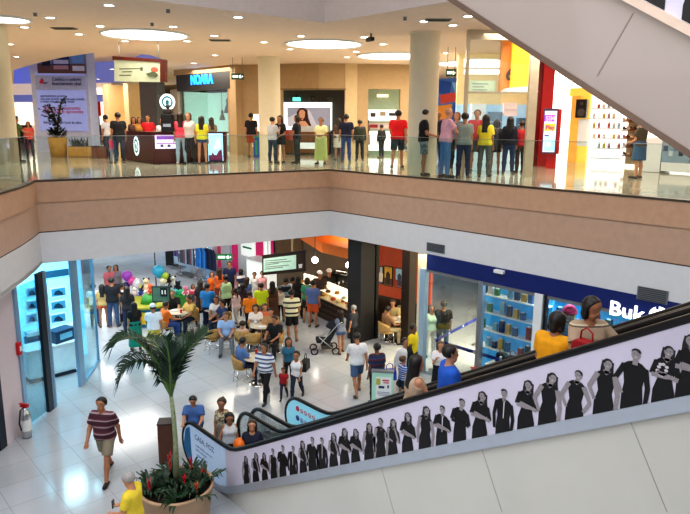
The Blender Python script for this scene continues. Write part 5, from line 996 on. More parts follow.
for r_ in range(6):
    for i in range(5):
        c = ['#8a4a2c', '#e0c8a0', '#3c2a24', '#b06a44', '#e8e0d0', '#6a2c2c'][(i*2+r_) % 6]; S_, Z_ = SR.sz(623+i*3.6, 112.8+r_*8.5); mb = MB(); mb.tube([(-.1, 0, .03), (-.06, 0, .045), (.02, 0, .04), (.1, 0, .025)], [.03, .042, .036, .022], 8); mb.tube([(-.08, 0, .05), (-.075, 0, .12)], [.034, .03], 8); o = mb.build('boot', mat('boot_'+c[1:], hx(c), .5), None, loc=SR.p(S_, SR.Z(630, 113+r_*8.5)+.003, -.16), rz=SR.rz); tag(o, 'small ankle boot on the tall shelf of brown goods', 'boot', 'boots on the tall shelf of brown goods')
CR = UP(640, 20.5, 700, 19); t = T('cash_desk', 'white cash desk with a glass front at the right end of the bright shop', 'desk', CR.p(CR.S(668), UZ)); ub(CR, 'desk_body', M['pwhite'], 641, 138, 661, 172, -.6, 0, t); ub(CR, 'glass_case', mat('case_blue', hx('#8fa4b8'), .3), 662, 137, 690, 163, -.6, 0, t); ub(CR, 'case_base', M['pwhite'], 661, 163, 692, 172, -.62, .02, t); ub(CR, 'case_top', wl, 661, 134, 692, 137, -.62, .04, t)
for i in range(5): ub(CR, 'shelf_goods', mat('cg%d' % i, hx(['#4a5870', '#c8d4dc', '#70809a', '#2c3648', '#b8a8b0'][i]), .5), 664+i*5, 146+(i % 2)*5, 668+i*5, 151+(i % 2)*5, .0, .02, t)
t = T('wall_display', 'pink and grey wall display above the cash desk at the far right', 'display', BW.p(BW.S(675), BW.Z(675, 134))); ub(BW, 'panel', mat('pinkgrey', hx('#d8b8c4'), .5, emit=.4, ecol=hx('#d8b8c4')), 650, 118, 700, 134, .0, .06, t); ub(BW, 'goods_strip', mat('goods_grey', hx('#7c8494'), .5), 655, 126, 690, 132, .06, .1, t)
hang_sign(231.5, 73.5, 244, 79.5, 26, CZ9, 'dark green exit sign hanging in front of the beige wall', True); hang_sign(446, 69, 456, 76.5, 22, CZ9, 'dark green exit sign hanging past the second round column', True)
# hanging direction board with a wooden frame
HB = Plane(at(115, 70, 21.5)[:2], at(167, 70, 21.0)[:2]); hb = T('direction_board', 'hanging direction board with pale green face and reddish wood frame', 'sign', HB.p(HB.S(141, 70), HB.Z(141, 82)))
rw = mat('red_wood', hx('#5e2212'), .4, var=.15); mb = MB(); HB.poly(mb, [(115, 56.5), (167.5, 60), (167.5, 82.5), (162.5, 82.3), (162.5, 62.5), (115, 60)], .0, .14); eb(mb, 'wood_frame', rw, hb)
mb = MB(); HB.poly(mb, [(116, 60), (163, 62.5), (163, 82.3), (116, 81.5)], .03, .06); face_ = eb(mb, 'face', mat('board_face', hx('#c8ceb0'), .5, emit=.22, ecol=hx('#c8ceb0')), hb)
mb = MB()
for y, x0, x1 in ((69, 121, 142), (72, 124, 134), (75.5, 121, 133)): HB.pix(mb, x0, y-.5, x1, y+.5, .09, .094)
HB.pix(mb, 142, 67.5, 144.5, 71, .09, .094); HB.poly(mb, [(149, 74), (156, 72), (160, 75), (158, 77), (151, 76.5)], .09, .094); eb(mb, 'printed_text', mat('board_ink', hx('#5f6a50'), .5), hb); mb = MB(); c = HB.sz(156, 70); HB.plain(mb, [(c[0]+x, c[1]+z) for x, z in ell(0, 0, .13, .08, 18)], .09, .006); eb(mb, 'red_marker', mat('marker_red', hx('#c86a5a'), .5), hb)
mb = MB()
for px in (121, 160): a = HB.p(HB.S(px, 60), 0, .07); mb.cyl((a[0], a[1], HB.Z(px, 59.5)), (a[0], a[1], CZ9), .01, 6)
eb(mb, 'hanging_wires', M['grey'], hb)
# ---- ceiling fittings
lamp_w = glow('downlight', (1, .97, .9), 9)
def downlight(px, py):
    q = onz(px, py, CZ9); return q
dl0 = thing('downlight', 'small round recessed downlight in the cream upper ceiling', 'light', (0, 0, CZ9), 0, 'recessed downlights in the upper ceiling')
MB().lathe([(.1, -.012), (.15, -.02), (.16, 0)], n=20).build('trim_ring', M['pwhite'], dl0); MB().lathe([(0, -.006), (.1, -.01)], n=20).build('lamp_disc', lamp_w, dl0)
spots = [(109, 5), (50, 17.5), (24.5, 27), (100, 26), (79, 34), (16.5, 56.5), (10, 44), (173, 26.5), (125, 41), (187, 41), (214, 35.5), (215, 55), (238, 17), (264, 42), (290, 49), (301, 36), (347, 57), (356, 51.5), (364, 37), (383, 44), (424, 21), (453, 25), (446, 53), (491, 67), (497, 31), (468, 16), (194, 63), (112, 69), (98, 79)]
for i, (px, py) in enumerate(spots):
    q = onz(px, py, CZ9)
    if i == 0: dl0.location = q
    else: dup(dl0, loc=q)
def disc(px, py, r, label):
    q = onz(px, py, CZ9); t = thing('ceiling_light', label, 'light', q); MB().lathe([(0, -.02), (r-.06, -.02)], n=48).build('diffuser', glow('disc', (1, .95, .84), 5), t); MB().lathe([(r-.06, -.02), (r-.05, -.05), (r, -.05), (r+.01, 0)], n=48).build('rim', M['pwhite'], t)
disc(145, 34, 1.22, 'large round glowing ceiling light above the maroon kiosk'); disc(324, 43.5, 1.22, 'large round glowing ceiling light between the two round columns'); disc(392, 55.5, 1.3, 'large round glowing ceiling light just left of the second column'); disc(464, 63, 1.2, 'round glowing ceiling light seen through the glazed shop front, right of the second column'); disc(4, 18.5, .62, 'round glowing ceiling light at the far left edge, half behind the column')
vt = thing('ceiling_vent', 'small slotted ceiling vent left of the light above the kiosk', 'vent', onz(64, 28, CZ9), -YAW); MB().box((0, 0, -.01), (.62, .3, .02)).build('frame', M['grey'], vt)
for i in range(4): MB().box((0, -.1+i*.065, -.025), (.56, .03, .012)).build('slat', M['dgrey'], vt)
dup(vt, loc=onz(438, 19.5, CZ9), label='small slotted ceiling vent near the front edge above the second column'); dup(vt, loc=onz(220, 40, CZ9), label='small slotted ceiling vent right of the light above the kiosk')
cc = thing('security_camera', 'small dark security camera hanging under the ceiling by the middle round light', 'camera', onz(371, 33.5, CZ9), -YAW+.5); MB().cyl((0, 0, 0), (0, 0, -.1), .03, 10).build('stem', M['grey'], cc); MB().box((0, .05, -.15), (.12, .3, .11)).build('housing', M['dgrey'], cc, bevel=.02); MB().cyl((0, -.1, -.15), (0, -.13, -.15), .04, 12).build('lens', M['black'], cc)
for i, (px, py) in enumerate(((168, 9.5), (405, 17), (35, 13), (152, 23))): o = MB().lathe([(0, -.08), (.05, -.07), (.035, -.03), (.05, 0)], n=12).build('smoke_detector', M['grey'], None, loc=onz(px, py, CZ9)); tag(o, 'tiny grey detector on the cream ceiling, %s' % ('near the front edge above the kiosk light', 'left of the front edge vent', 'between downlights at the left', 'just above the kiosk light')[i], 'detector')
# ---------------------------------------------------------------- planter with palm and bromeliads in the foreground
pc_ = onz(176.5, 484, .72); PX, PY = float(pc_[0]), float(pc_[1]); PR = .64
pl = thing('round_planter', 'big round tan stone planter holding the palm beside the escalator newel', 'planter', (PX, PY, 0)); 
MB().lathe([(0, 0), (PR*.8, 0), (PR*.83, .03), (PR*.97, .66), (PR, .68), (PR, .72), (PR*.93, .72), (PR*.92, .64)], n=48).build('pot', M['terracotta'], pl); MB().lathe([(0, .66), (PR*.93, .64)], n=32).build('soil', M['soil'], pl)
dP = float(PX*HEAD[0]+PY*HEAD[1])
pm = thing('palm_tree', 'slender young palm with arching dark green fronds in the tan planter', 'palm', (PX, PY, .65))
def loc(p): return np.array(p)-np.array([PX, PY, .65])
tr_ = [(PX, PY, .6)]+[at(x, y, dP+o) for x, y, o in ((175.5, 440, .02), (173.5, 415, .03), (171, 396, .03))]
MB().tube([loc(p) for p in tr_], [.062, .042, .038, .034], 10).build('trunk', mat('palm_trunk', hx('#8f9a78'), .6, var=.25, scale=20), pm)
top = np.array(tr_[-1])
def frond(name, pts, leaf, droop, n=44, seed=1, spread=1.):
    r = random.Random(seed); P_ = [loc(p) for p in pts]; path = []
    for i in range(41):                                # Catmull-Rom through the rachis points
        t = i/40*(len(P_)-1); k = min(int(t), len(P_)-2); u = t-k; a, b, c, d = P_[max(k-1, 0)], P_[k], P_[k+1], P_[min(k+2, len(P_)-1)]
        path.append(.5*((2*b)+(-a+c)*u+(2*a-5*b+4*c-d)*u*u+(-a+3*b-3*c+d)*u**3))
    mb = MB(); mb.tube(path, [.022*(1-.8*i/40)+.004 for i in range(41)], 6, 1)
    for i in range(n):
        f = .2+.8*i/n; k = min(int(f*40), 39); p = path[k]; t = path[k+1]-path[max(k-1, 0)]; t = t/np.linalg.norm(t); sd = np.cross(t, [0, 0, 1.]); sd = sd/(np.linalg.norm(sd)+1e-6); nn = np.cross(sd, t)
        L = leaf*(.35+.65*math.sin(math.pi*min(1, .15+f*.8)))*(1+r.uniform(-.15, .15))
        for e in (-1, 1):
            d = sd*e*spread+t*.75+nn*(.35+r.uniform(-.15, .15)); d = d/np.linalg.norm(d); m_ = p+d*L*.5; tip = p+d*L*.95+np.array([0, 0, -droop*L]); w = t*.021
            mb.add([p-w*.6, p+w*.6, m_+w, m_-w, tip], [(0, 1, 2, 3), (3, 2, 4)], 0)
    mb.build('frond', [M['leaf'], mat('rachis_green', hx('#5a7a3c'), .5)], pm)
A = lambda x, y, o=0.: at(x, y, dP+o)
frond('frond', [top, A(163, 372, -.1), A(150, 353, -.2), A(133, 339, -.3), A(118, 341, -.35), A(113, 347, -.38)], .52, .25, 46, 1)
frond('frond', [top, A(165, 385, .1), A(155, 367, .1), A(140, 361, .0), A(126, 366, -.1), A(118, 384, -.15)], .5, .45, 46, 2)
frond('frond', [top, A(176, 378, .0), A(181, 362, .05), A(190, 349, .1), A(201, 338, .2), A(207, 333, .25)], .5, .12, 46, 3)
frond('frond', [top, A(172, 376, .2), A(176, 357, .4), A(184, 344, .6), A(194, 335, .8)], .45, .15, 40, 4)
frond('frond', [top, A(168, 375, .2), A(163, 357, .5), A(156, 344, .7), A(146, 337, .9)], .45, .15, 40, 5)
frond('frond', [top, A(171, 382, -.15), A(170, 366, -.25), A(168, 350, -.3), A(166, 338, -.3)], .36, .05, 34, 6, .7)
for i, (dx, dy, s_) in enumerate(((-.45, .1, 1.1), (-.2, -.42, .9), (.15, -.45, 1.), (.45, -.15, 1.1), (.42, .25, .9), (.1, .45, 1.), (-.3, .4, .9), (.1, -.1, 1.1), (-.12, .12, .9))):
    r = random.Random(30+i); b = thing('bromeliad', ('spiky bromeliad with a tall red flower at the left rim of the planter', 'low bromeliad at the front rim of the planter', 'bromeliad with orange tip at the front of the planter, right of centre', 'bromeliad spilling over the right front rim of the planter', 'bromeliad with red flower at the right back of the planter', 'bromeliad with a bright red flower behind the palm trunk', 'bromeliad at the back left of the planter', 'bromeliad just right of the palm trunk foot', 'bromeliad just left of the palm trunk foot')[i], 'plant', (PX+dx, PY+dy, .64), i*1.3)
    mb = MB()
    for j in range(30):
        a = j*2.4; el = .2+.95*((j*7) % 30)/30; L = s_*(.3+.2*r.random()); d = np.array([math.cos(a)*math.cos(el), math.sin(a)*math.cos(el), math.sin(el)]); sd = np.array([-math.sin(a), math.cos(a), 0])*.024; p0 = d*.02; p1 = d*L*.55; p2 = d*L*.85+[0, 0, -.03]; p3 = d*L*1.02+np.array([0, 0, -.12*L/.35])
        mb.add([p0-sd*.6, p0+sd*.6, p1+sd, p1-sd, p2+sd*.7, p2-sd*.7, p3], [(0, 1, 2, 3), (3, 2, 4, 5), (5, 4, 6)])
    mb.build('leaf_rosette', M['leaf2'], b)
    if i in (0, 2, 4, 5, 7, 3):
        c = mat('flower_red' if i != 2 else 'flower_orange', hx('#d8202c') if i != 2 else hx('#e0602a'), .5, var=.15); h = {0: .3, 5: .5, 4: .42}.get(i, .26); fl = MB(); fl.cyl((0, 0, 0), (0, 0, h*.6), .012, 6)
        for j in range(9):
            a = j*2.4; d = np.array([math.cos(a)*.5, math.sin(a)*.5, .85]); p = np.array([0, 0, h*(.35+.05*j)]); sd = np.array([-math.sin(a), math.cos(a), 0])*.02; fl.add([p-sd, p+sd, p+d*.12], [(0, 1, 2)])
        fl.build('flower_spike', c, b)
# brown bin behind the planter
q = base(170, 463); t = thing('litter_bin', 'tall dark brown rectangular bin standing behind the palm planter', 'bin', (q[0], q[1]+.1, 0), -YAW+.1); brn = mat('brown_bin', hx('#5a3626'), .5, var=.1)
MB().box((0, 0, .45), (.30, .3, .84)).build('bin_body', brn, t, bevel=.012); MB().box((0, 0, .885), (.32, .32, .03)).build('lid', M['dwood'], t, bevel=.008); MB().box((0, 0, .015), (.28, .28, .03)).build('plinth', M['black'], t)
# pale green notice stand beside the escalator
q = base(382, 409); t = thing('notice_stand', 'pale green freestanding notice with a white poster behind the escalator handrail', 'notice stand', (q[0], q[1], 0), -YAW-.12); zt2 = above(q, 382, 371)
gp = mat('mint_panel', hx('#b4e0cc'), .35, var=.03); w_ = .52; MB().box((0, 0, zt2/2+.02), (w_, .1, zt2-.06)).build('panel', gp, t, bevel=.01); MB().box((0, 0, zt2), (w_+.03, .13, .05)).build('top_cap', M['grey'], t); MB().box((0, 0, .02), (w_+.1, .36, .04)).build('foot', M['grey'], t)
ps_ = MB(); ps_.box((0.03, -.053, zt2*.58), (w_*.72, .006, zt2*.56)); pp = ps_.build('poster', M['paper'], t)
for (x, z, w, h, c) in ((-.1, zt2*.74, .1, .16, 'poster_yellow'), (.08, zt2*.78, .16, .035, 'poster_red'), (.09, zt2*.72, .14, .025, 'poster_red'), (-.02, zt2*.6, .14, .06, 'poster_navy'), (.14, zt2*.62, .04, .08, 'poster_navy'), (.03, zt2*.47, .3, .02, 'poster_grey'), (.03, zt2*.43, .3, .02, 'poster_grey'), (.03, zt2*.39, .24, .02, 'poster_grey')):
    MB().box((x, -.058, z), (w, .004, h)).build('print_block', mat(c, hx({'poster_yellow': '#b8b048', 'poster_red': '#c03048', 'poster_navy': '#2c3460', 'poster_grey': '#9a9cb0'}[c]), .6), pp)
# ---- cafe tables and wicker chairs
wick = mat('wicker_tan', hx('#c09a5e'), .7, var=.3, scale=40); 
ch0 = thing('wicker_chair', 'x', 'chair'); 
def arc(r, a0, a1, z, n=12): return [(r*math.cos(a0+(a1-a0)*i/n), r*math.sin(a0+(a1-a0)*i/n), z) for i in range(n+1)]
MB().lathe([(0, .42), (.2, .425), (.225, .44), (.225, .455), (.2, .46), (0, .45)], n=20).build('seat', wick, ch0)
mb = MB(); n = 14; a0, a1 = math.radians(185), math.radians(355); v = []
for z, rr in ((.47, .225), (.6, .25), (.74, .27), (.8, .272)):
    for i in range(n+1):
        a = a0+(a1-a0)*i/n; zz = z-(.12*(abs(i-n/2)/(n/2))**2 if z > .7 else 0); v.append((rr*math.cos(a), rr*math.sin(a), zz))
f = [(k*(n+1)+i, k*(n+1)+i+1, (k+1)*(n+1)+i+1, (k+1)*(n+1)+i) for k in range(3) for i in range(n)]; mb.add(v, f, 0, True); o = mb.build('backrest', wick, ch0); sm_ = o.modifiers.new('thick', 'SOLIDIFY'); sm_.thickness = .025
for x, y in ((-.15, -.15), (.15, -.15), (.15, .16), (-.15, .16)): MB().tube([(x, y, .43), (x*1.25, y*1.25, 0)], .012, 8).build('leg', M['chrome'], ch0)
MB().tube([(.19*math.cos(i*.5236), .19*math.sin(i*.5236), .16) for i in range(13)], .008, 6, cap=False).build('foot_ring', M['chrome'], ch0)
tb0 = thing('cafe_table', 'x', 'table'); MB().lathe([(0, .72), (.36, .72), (.385, .73), (.385, .75), (0, .75)], n=32).build('tabletop', mat('table_top', hx('#d8cbb4'), .35, var=.06), tb0); MB().lathe([(.035, .03), (.03, .72)], n=14).build('pedestal', M['chrome'], tb0); MB().lathe([(0, .03), (.06, .03), (.24, .015), (.25, 0)], n=28).build('base', M['chrome'], tb0)
TABLES = [((181, 333), 'round cafe table with a tray between the two seated men at the left'), ((216, 330), 'round cafe table crowded with cups behind the man in the pale blue shirt'), ((262, 348), 'round cafe table beside the standing group, behind the seated boy'), ((258, 383), 'round cafe table in front of the man in the grey-blue shirt'), ((395, 341), 'round dark cafe table at the seats below the orange wall')]
TB = []
for i, ((px, py), lab) in enumerate(TABLES):
    q = base(px, py); o = tb0 if i == 0 else dup(tb0); o.location = [float(q[0]), float(q[1]), 0]; o['label'] = lab; o['group'] = 'round cafe tables'; TB.append(q)
CH = [((213, 352), 20, 'empty wicker chair left of the seated man in pale blue'), ((242, 383), -75, 'wicker chair carrying the man in the grey-blue shirt'), ((199, 322), 200, 'tan wicker chair at the right of the leftmost table'), ((166, 340), -80, 'wicker chair carrying the man in orange at the leftmost table'), ((174, 326), 160, 'wicker chair carrying the man in black at the leftmost table'), ((227, 352), 185, 'wicker chair carrying the man in the pale blue shirt'), ((243, 354), -10, 'wicker chair carrying the boy seen from behind'), ((254, 356), 10, 'empty wicker chair with a broad tan back, right of the seated boy'), ((276, 356), 110, 'wicker chair carrying the man with the white badge'), ((386, 345), -60, 'wicker chair carrying the man at the left of the orange wall seats'), ((403, 335), 160, 'wicker chair carrying the woman below the orange wall posters')]
CHP = []
for i, ((px, py), off, lab) in enumerate(CH):
    q = base(px, py); o = ch0 if i == 0 else dup(ch0); o.location = [float(q[0]), float(q[1]), 0]; o.rotation_euler = (0, 0, math.atan2(q[1], q[0])+math.radians(off)-math.pi/2); o['label'] = lab; o['group'] = 'wicker chairs at the cafe tables'; CHP.append(o)
k = 0
for ti, q in enumerate(TB):
    for j in range(3 if ti < 4 else 2):
        a = j*2.2+ti; p = (q[0]+.22*math.cos(a), q[1]+.22*math.sin(a), .752)
        if j == 1: mb = MB().lathe([(0, 0), (.09, .003), (.12, .018), (.115, .02), (.08, .008), (0, .006)], n=20); nm, cat_, cm = 'plate', 'plate', M['pwhite']
        elif j == 0: mb = MB().lathe([(0, 0), (.03, 0), (.042, .09), (.038, .09), (.028, .008), (0, .008)], n=14); mb.tube([(.038, 0, .07), (.062, 0, .06), (.06, 0, .03), (.034, 0, .02)], .006, 6); nm, cat_, cm = 'cup', 'cup', M['pwhite']
        else: mb = MB().lathe([(0, 0), (.032, 0), (.034, .11), (.03, .12), (0, .12)], n=14); nm, cat_, cm = 'drink_can', 'can', M['red']
        o = mb.build(nm, cm, None, loc=p); tag(o, '%s on the %s' % ({'plate': 'white plate', 'cup': 'white cup', 'drink_can': 'red drink can'}[nm], ('tray table between the two seated men', 'crowded table behind the pale blue shirt', 'table behind the seated boy', 'table of the man in grey-blue', 'dark table below the orange wall')[ti]), cat_, 'tableware on the cafe tables')
# ---- stroller
q = base(325, 352); t = thing('stroller', 'black folding stroller parked between the counter and the woman in denim shorts', 'stroller', (q[0], q[1], 0), -YAW+.15); blk = mat('stroller_fabric', hx('#1a1d28'), .8, var=.15)
for x, y in ((-.34, -.2), (-.34, .2), (.3, -.24), (.3, .24)):
    MB().tube([(x+.1*math.cos(a*.5236), y, .1+.1*math.sin(a*.5236)) for a in range(13)], .022, 8, cap=False).build('wheel', M['black'], t); 
for s_ in (-1, 1):
    MB().tube([(-.34, .2*s_, .1), (-.1, .22*s_, .42), (.38, .22*s_, .95), (.5, .22*s_, 1.0)], .014, 8).build('frame_tube', M['steel'], t); MB().tube([(.3, .24*s_, .1), (-.1, .22*s_, .45), (-.2, .22*s_, .55)], .014, 8).build('frame_tube', M['steel'], t)
MB().tube([(.5, -.22, 1.0), (.53, 0, 1.01), (.5, .22, 1.0)], .018, 8).build('handlebar', M['black'], t)
MB().extr([(-.28, -.19, .36), (.12, -.19, .32), (.36, -.19, .78), (.3, -.19, .82), (.06, -.19, .42), (-.26, -.19, .46)], (0, .38, 0)).build('seat', blk, t, bevel=.02)
mb = MB(); v = []; f = []
for i in range(9):
    a = math.radians(20+i*16); 
    for j in range(7): b = math.pi*j/6; v.append((.3-.34*math.cos(a)*.9*math.sin(b)*1.-.0, -.22*math.cos(b), .72+.3*math.sin(a)*math.sin(b)))
for i in range(8):
    for j in range(6): f.append((i*7+j, i*7+j+1, (i+1)*7+j+1, (i+1)*7+j))
mb.add(v, f, 0, True).build('canopy', blk, t); MB().box((0.05, 0, .2), (.34, .34, .12)).build('basket', M['dgrey'], t, bevel=.03)
# ---- toy stall
D0 = 24.0
def tp_(px, py, d=D0): return at(px, py, d)
sc0 = base(150, 321); ST_ = thing('toy_stall', 'round toy stall counter with yellow rim, blue and green panels', 'stall', (sc0[0], sc0[1], 0), -YAW)
mb = MB(); mb.lathe([(.76, 0), (.8, .06), (.8, .62), (.6, .62)], n=10, smooth=False); mb.build('counter_body', mat('stall_blue', hx('#2f9ac8'), .5, var=.15, scale=2), ST_); mb = MB(); mb.lathe([(.72, .62), (.9, .66), (.92, .74), (.82, .74), (.72, .68), (0, .66)], n=20); mb.build('yellow_rim', mat('stall_yellow', hx('#b4b43c'), .5, var=.1), ST_)
for i in range(5):
    a = -math.pi/2+(i-2)*.62; MB().box((.81*math.cos(a), .81*math.sin(a), .34), (.05, .42, .4), a).build('bin_panel', mat('stall_panel%d' % (i % 3), hx(['#5fc8e0', '#6ac04a', '#e8c828'][i % 3]), .5), ST_)
MB().cyl((0, 0, .66), (0, 0, .95), .3, 12, r1=.2).build('centre_drum', mat('stall_green', hx('#3f9a48'), .5, var=.1), ST_)
sc1 = base(184, 308); S2_ = thing('toy_stall', 'second low toy stall with green and aqua trays right of the dark board', 'stall', (sc1[0], sc1[1], 0), -YAW); MB().lathe([(.52, 0), (.56, .5), (.6, .6), (0, .6)], n=8, smooth=False).build('counter_body', mat('stall_green', hx('#3f9a48')), S2_)
for x, c in ((-.34, '#4fc8d8'), (.02, '#2fae74'), (.36, '#c83c5c')): MB().box((x, -.2, .68), (.32, .36, .14)).build('tray', mat('tray_'+c[1:], hx(c), .5), S2_, bevel=.03)
bq = base(163, 327); t = thing('display_board', 'dark green framed display board standing at the front of the toy stall', 'board', (bq[0], bq[1], 0), -YAW); zz = above(bq, 163, 286); zb_ = above(bq, 163, 302)
MB().box((0, 0, (zz+zb_)/2), (.62, .06, zz-zb_)).build('frame', mat('board_dark', hx('#20302c'), .5), t, bevel=.01); MB().box((-.0, -.035, (zz+zb_)/2), (.54, .01, (zz-zb_)*.84)).build('face', mat('board_green', hx('#4a6e5e'), .5, var=.1), t); MB().box((.1, -.045, (zz+zb_)/2+.08), (.24, .01, .3)).build('black_card', M['black'], t)
for sx_ in (-1, 1): MB().cyl((sx_*.26, 0, 0), (sx_*.26, .0, zb_), .018, 8).build('leg', M['black'], t)
for x in (.05, .15): MB().box((x, -.052, (zz+zb_)/2+.08), (.04, .006, .14)).build('white_mark', M['pwhite'], t)
def ball(px, py, r, c, label, name='balloon', d=D0-.3, string=True):
    q = tp_(px, py, d); t = thing(name, label, 'balloon' if name == 'balloon' else 'ball', q); MB().lathe([(0, -r*1.12), (r*.12, -r*1.1), (r*.5, -r*.85), (r*.9, -r*.3), (r, .1*r), (r*.85, r*.6), (r*.45, r*.95), (0, r*1.05)], n=18).build('skin', mat('toy_'+c[1:], hx(c), .3, var=.05), t)
    if string: MB().tube([(0, 0, -r*1.1), (.02, .01, -r*2), (0, .03, -(q[2]-(.02 if px < 142 else .7)))], .006, 5).build('string', M['pwhite'], t)
    return t
ball(127, 276, .2, '#a84cc0', 'violet balloon at the top left of the toy stall'); ball(132, 281, .17, '#e85aa8', 'pink balloon at the left of the toy stall'); ball(137, 283.5, .19, '#f2eef0', 'white balloon over the toy stall, right of the pink one'); ball(158.5, 271.5, .24, '#3aa8d0', 'big aqua balloon over the centre of the toy stall'); ball(165, 276, .14, '#b8d048', 'lime balloon right of the aqua one'); ball(126, 286, .15, '#3c3068', 'dark violet balloon lowest at the left of the toy stall')
ball(163, 281, .15, '#efe6c8', 'cream balloon just above the dark display board'); ball(141, 288, .14, '#e8d428', 'yellow balloon low over the left of the toy stall')
def plush(px, py, s_, c1, c2, label, d=D0, group='plush toys at the toy stall'):
    q = onz(px, py, .72) if py >= 295 else onz(px, py+3, .95) if px < 160 else onz(px, py+3, .6) if px > 170 else tp_(px, py, d); t = thing('plush_toy', label, 'toy', q, -YAW+math.pi, group); m1, m2 = mat('plush_'+c1[1:], hx(c1), .9, var=.15, scale=40), mat('plush_'+c2[1:], hx(c2), .9, var=.15, scale=40)
    b = MB(); b.sph((0, 0, s_*.42), (s_*.32, s_*.26, s_*.4), 14); b.sph((0, .02, s_*1.0), (s_*.3, s_*.27, s_*.28), 14); b.build('body', m1, t)
    for e in (-1, 1):
        MB().sph((e*s_*.24, 0, s_*1.24), (s_*.11,)*3, 10).build('ear', m2, t); MB().tube([(e*s_*.28, 0, s_*.6), (e*s_*.42, .05, s_*.4), (e*s_*.44, .12, s_*.28)], [s_*.11, s_*.1, s_*.09], 8).build('arm', m2, t); MB().tube([(e*s_*.18, 0, s_*.14), (e*s_*.26, s_*.3, s_*.1), (e*s_*.28, s_*.42, s_*.16)], [s_*.13, s_*.12, s_*.1], 8).build('leg', m2, t)
    MB().sph((0, s_*.27, s_*.95), (s_*.1, s_*.08, s_*.07), 8).build('muzzle', m2, t)
for px, py, s_, c1, c2, lab in ((147, 288, .36, '#e8c8a0', '#2c2430', 'cream plush toy with dark limbs high on the toy stall'), (151, 291, .28, '#d85a3c', '#e8a080', 'orange plush toy in the middle of the toy stall'), (141, 296, .24, '#3c4a8c', '#6a78b8', 'blue plush toy in the left bin of the toy stall'), (146, 298, .24, '#f0f0ec', '#e88aa0', 'white and pink plush toy in the middle bin of the toy stall'), (135, 296, .26, '#e8e0d8', '#c8a0b0', 'pale plush toy at the left end of the toy stall'), (173.5, 284, .34, '#f2f2f0', '#18181c', 'black and white plush toy right of the dark board'), (168.5, 283, .28, '#3a3030', '#5a4a44', 'dark brown plush toy just above the dark board'), (178.5, 288, .3, '#1c1a20', '#3a3644', 'black plush toy on the second stall'), (186, 292, .26, '#e07898', '#f2c8d4', 'pink plush toy at the right end of the second stall'), (152, 298, .22, '#b03050', '#e8b8c0', 'crimson plush toy beside the dark board')): plush(px, py, s_, c1, c2, lab, D0+.1 if px < 160 else D0+.4)
t = thing('hanging_banner', 'narrow black vertical banner hanging behind the toy stall', 'banner', tp_(170, 265, 27)); q = tp_(170, 266, 27); bw = .34; mb = MB(); mb.box((0, 0, .3), (bw, .03, .62), -YAW); mb.build('cloth_panel', M['black'], t); MB().box((.02, -.03, .32), (.1, .01, .2), -YAW).build('white_mark', M['grey'], t); MB().cyl((0, 0, .6), (0, 0, 3.42-q[2]), .01, 6).build('cord', M['grey'], t)
t = thing('pole_stand', 'thin dark pole standing behind the aqua balloon', 'pole', (*tp_(157, 300, 25.5)[:2], 0)); MB().cyl((0, 0, .03), (0, 0, 2.3), .025, 8).build('pole', M['dgrey'], t); MB().lathe([(0, .03), (.2, .03), (.22, 0)], n=16).build('base', M['dgrey'], t)
# ---- upper floor: planters behind the glass, maroon kiosk
def upot(px, py, r, h, m, label, shape='round', d=None):
    q = onz(px, py, UZ); t = thing('planter', label, 'planter', q, -YAW)
    if shape == 'round': MB().lathe([(0, 0), (r*.8, 0), (r, h), (r*.88, h), (r*.86, h*.9), (0, h*.9)], n=24).build('pot', m, t)
    else: MB().box((0, 0, h/2), (r*2, r*1.1, h)).build('pot', m, t, bevel=.04); MB().box((0, 0, h+.005), (r*1.8, r*.9, .02)).build('soil', M['soil'], t)
    return q, t
ochre = mat('ochre_pot', hx('#c89a4c'), .6, var=.1)
q, t = upot(59, 157, .37, .78, ochre, 'tall ochre pot behind the glass balustrade at the left'); 
sh_ = thing('potted_shrub', 'dark twisted shrub growing from the tall ochre pot', 'plant', (q[0], q[1], q[2]+.7)); dkl = mat('shrub_leaf', hx('#1d2f22'), .6, var=.4, scale=9)
mb = MB(); br_ = [[(0, 0, 0), (.05, 0, .5), (-.06, .03, .95), (-.2, 0, 1.3)], [(0, 0, .3), (.1, 0, .8), (.18, 0, 1.2), (.32, 0, 1.55)], [(.02, 0, .6), (-.2, .05, .9), (-.38, 0, 1.15)]]
for b in br_: mb.tube(b, [.04, .035, .03, .02][:len(b)], 6)
mb.build('stem', M['dwood'], sh_); mb = MB(); r = random.Random(5)
for b in br_:
    for i in range(80):
        k = r.uniform(.25, len(b)-1.01); a = np.array(b[int(k)]); c = np.array(b[int(k)+1]); p = a+(c-a)*(k-int(k))+np.array([r.gauss(0, .09), r.gauss(0, .09), r.gauss(0, .07)]); d = np.array([r.gauss(0, 1), r.gauss(0, 1), r.gauss(.3, .6)]); d = d/np.linalg.norm(d); s2 = np.cross(d, [.3, .5, .8]); s2 = s2/np.linalg.norm(s2)*.035
        mb.add([p, p+d*.07+s2, p+d*.16, p+d*.07-s2], [(0, 1, 2, 3)])
for i in range(120):
    a = r.uniform(0, 6.28); p = np.array([.22*math.cos(a), .22*math.sin(a), r.uniform(.05, .35)]); d = np.array([math.cos(a), math.sin(a), r.uniform(.2, 1)]); d = d/np.linalg.norm(d); s2 = np.array([-math.sin(a), math.cos(a), 0])*.04; mb.add([p, p+d*.12+s2, p+d*.26, p+d*.12-s2], [(0, 1, 2, 3)])
mb.build('foliage', dkl, sh_)
q, t = upot(80.5, 157, .42, .42, ochre, 'low oblong ochre trough right of the tall ochre pot', 'box'); s3 = thing('low_plant', 'spiky low plant growing in the oblong ochre trough', 'plant', (q[0], q[1], q[2]+.43)); mb = MB()
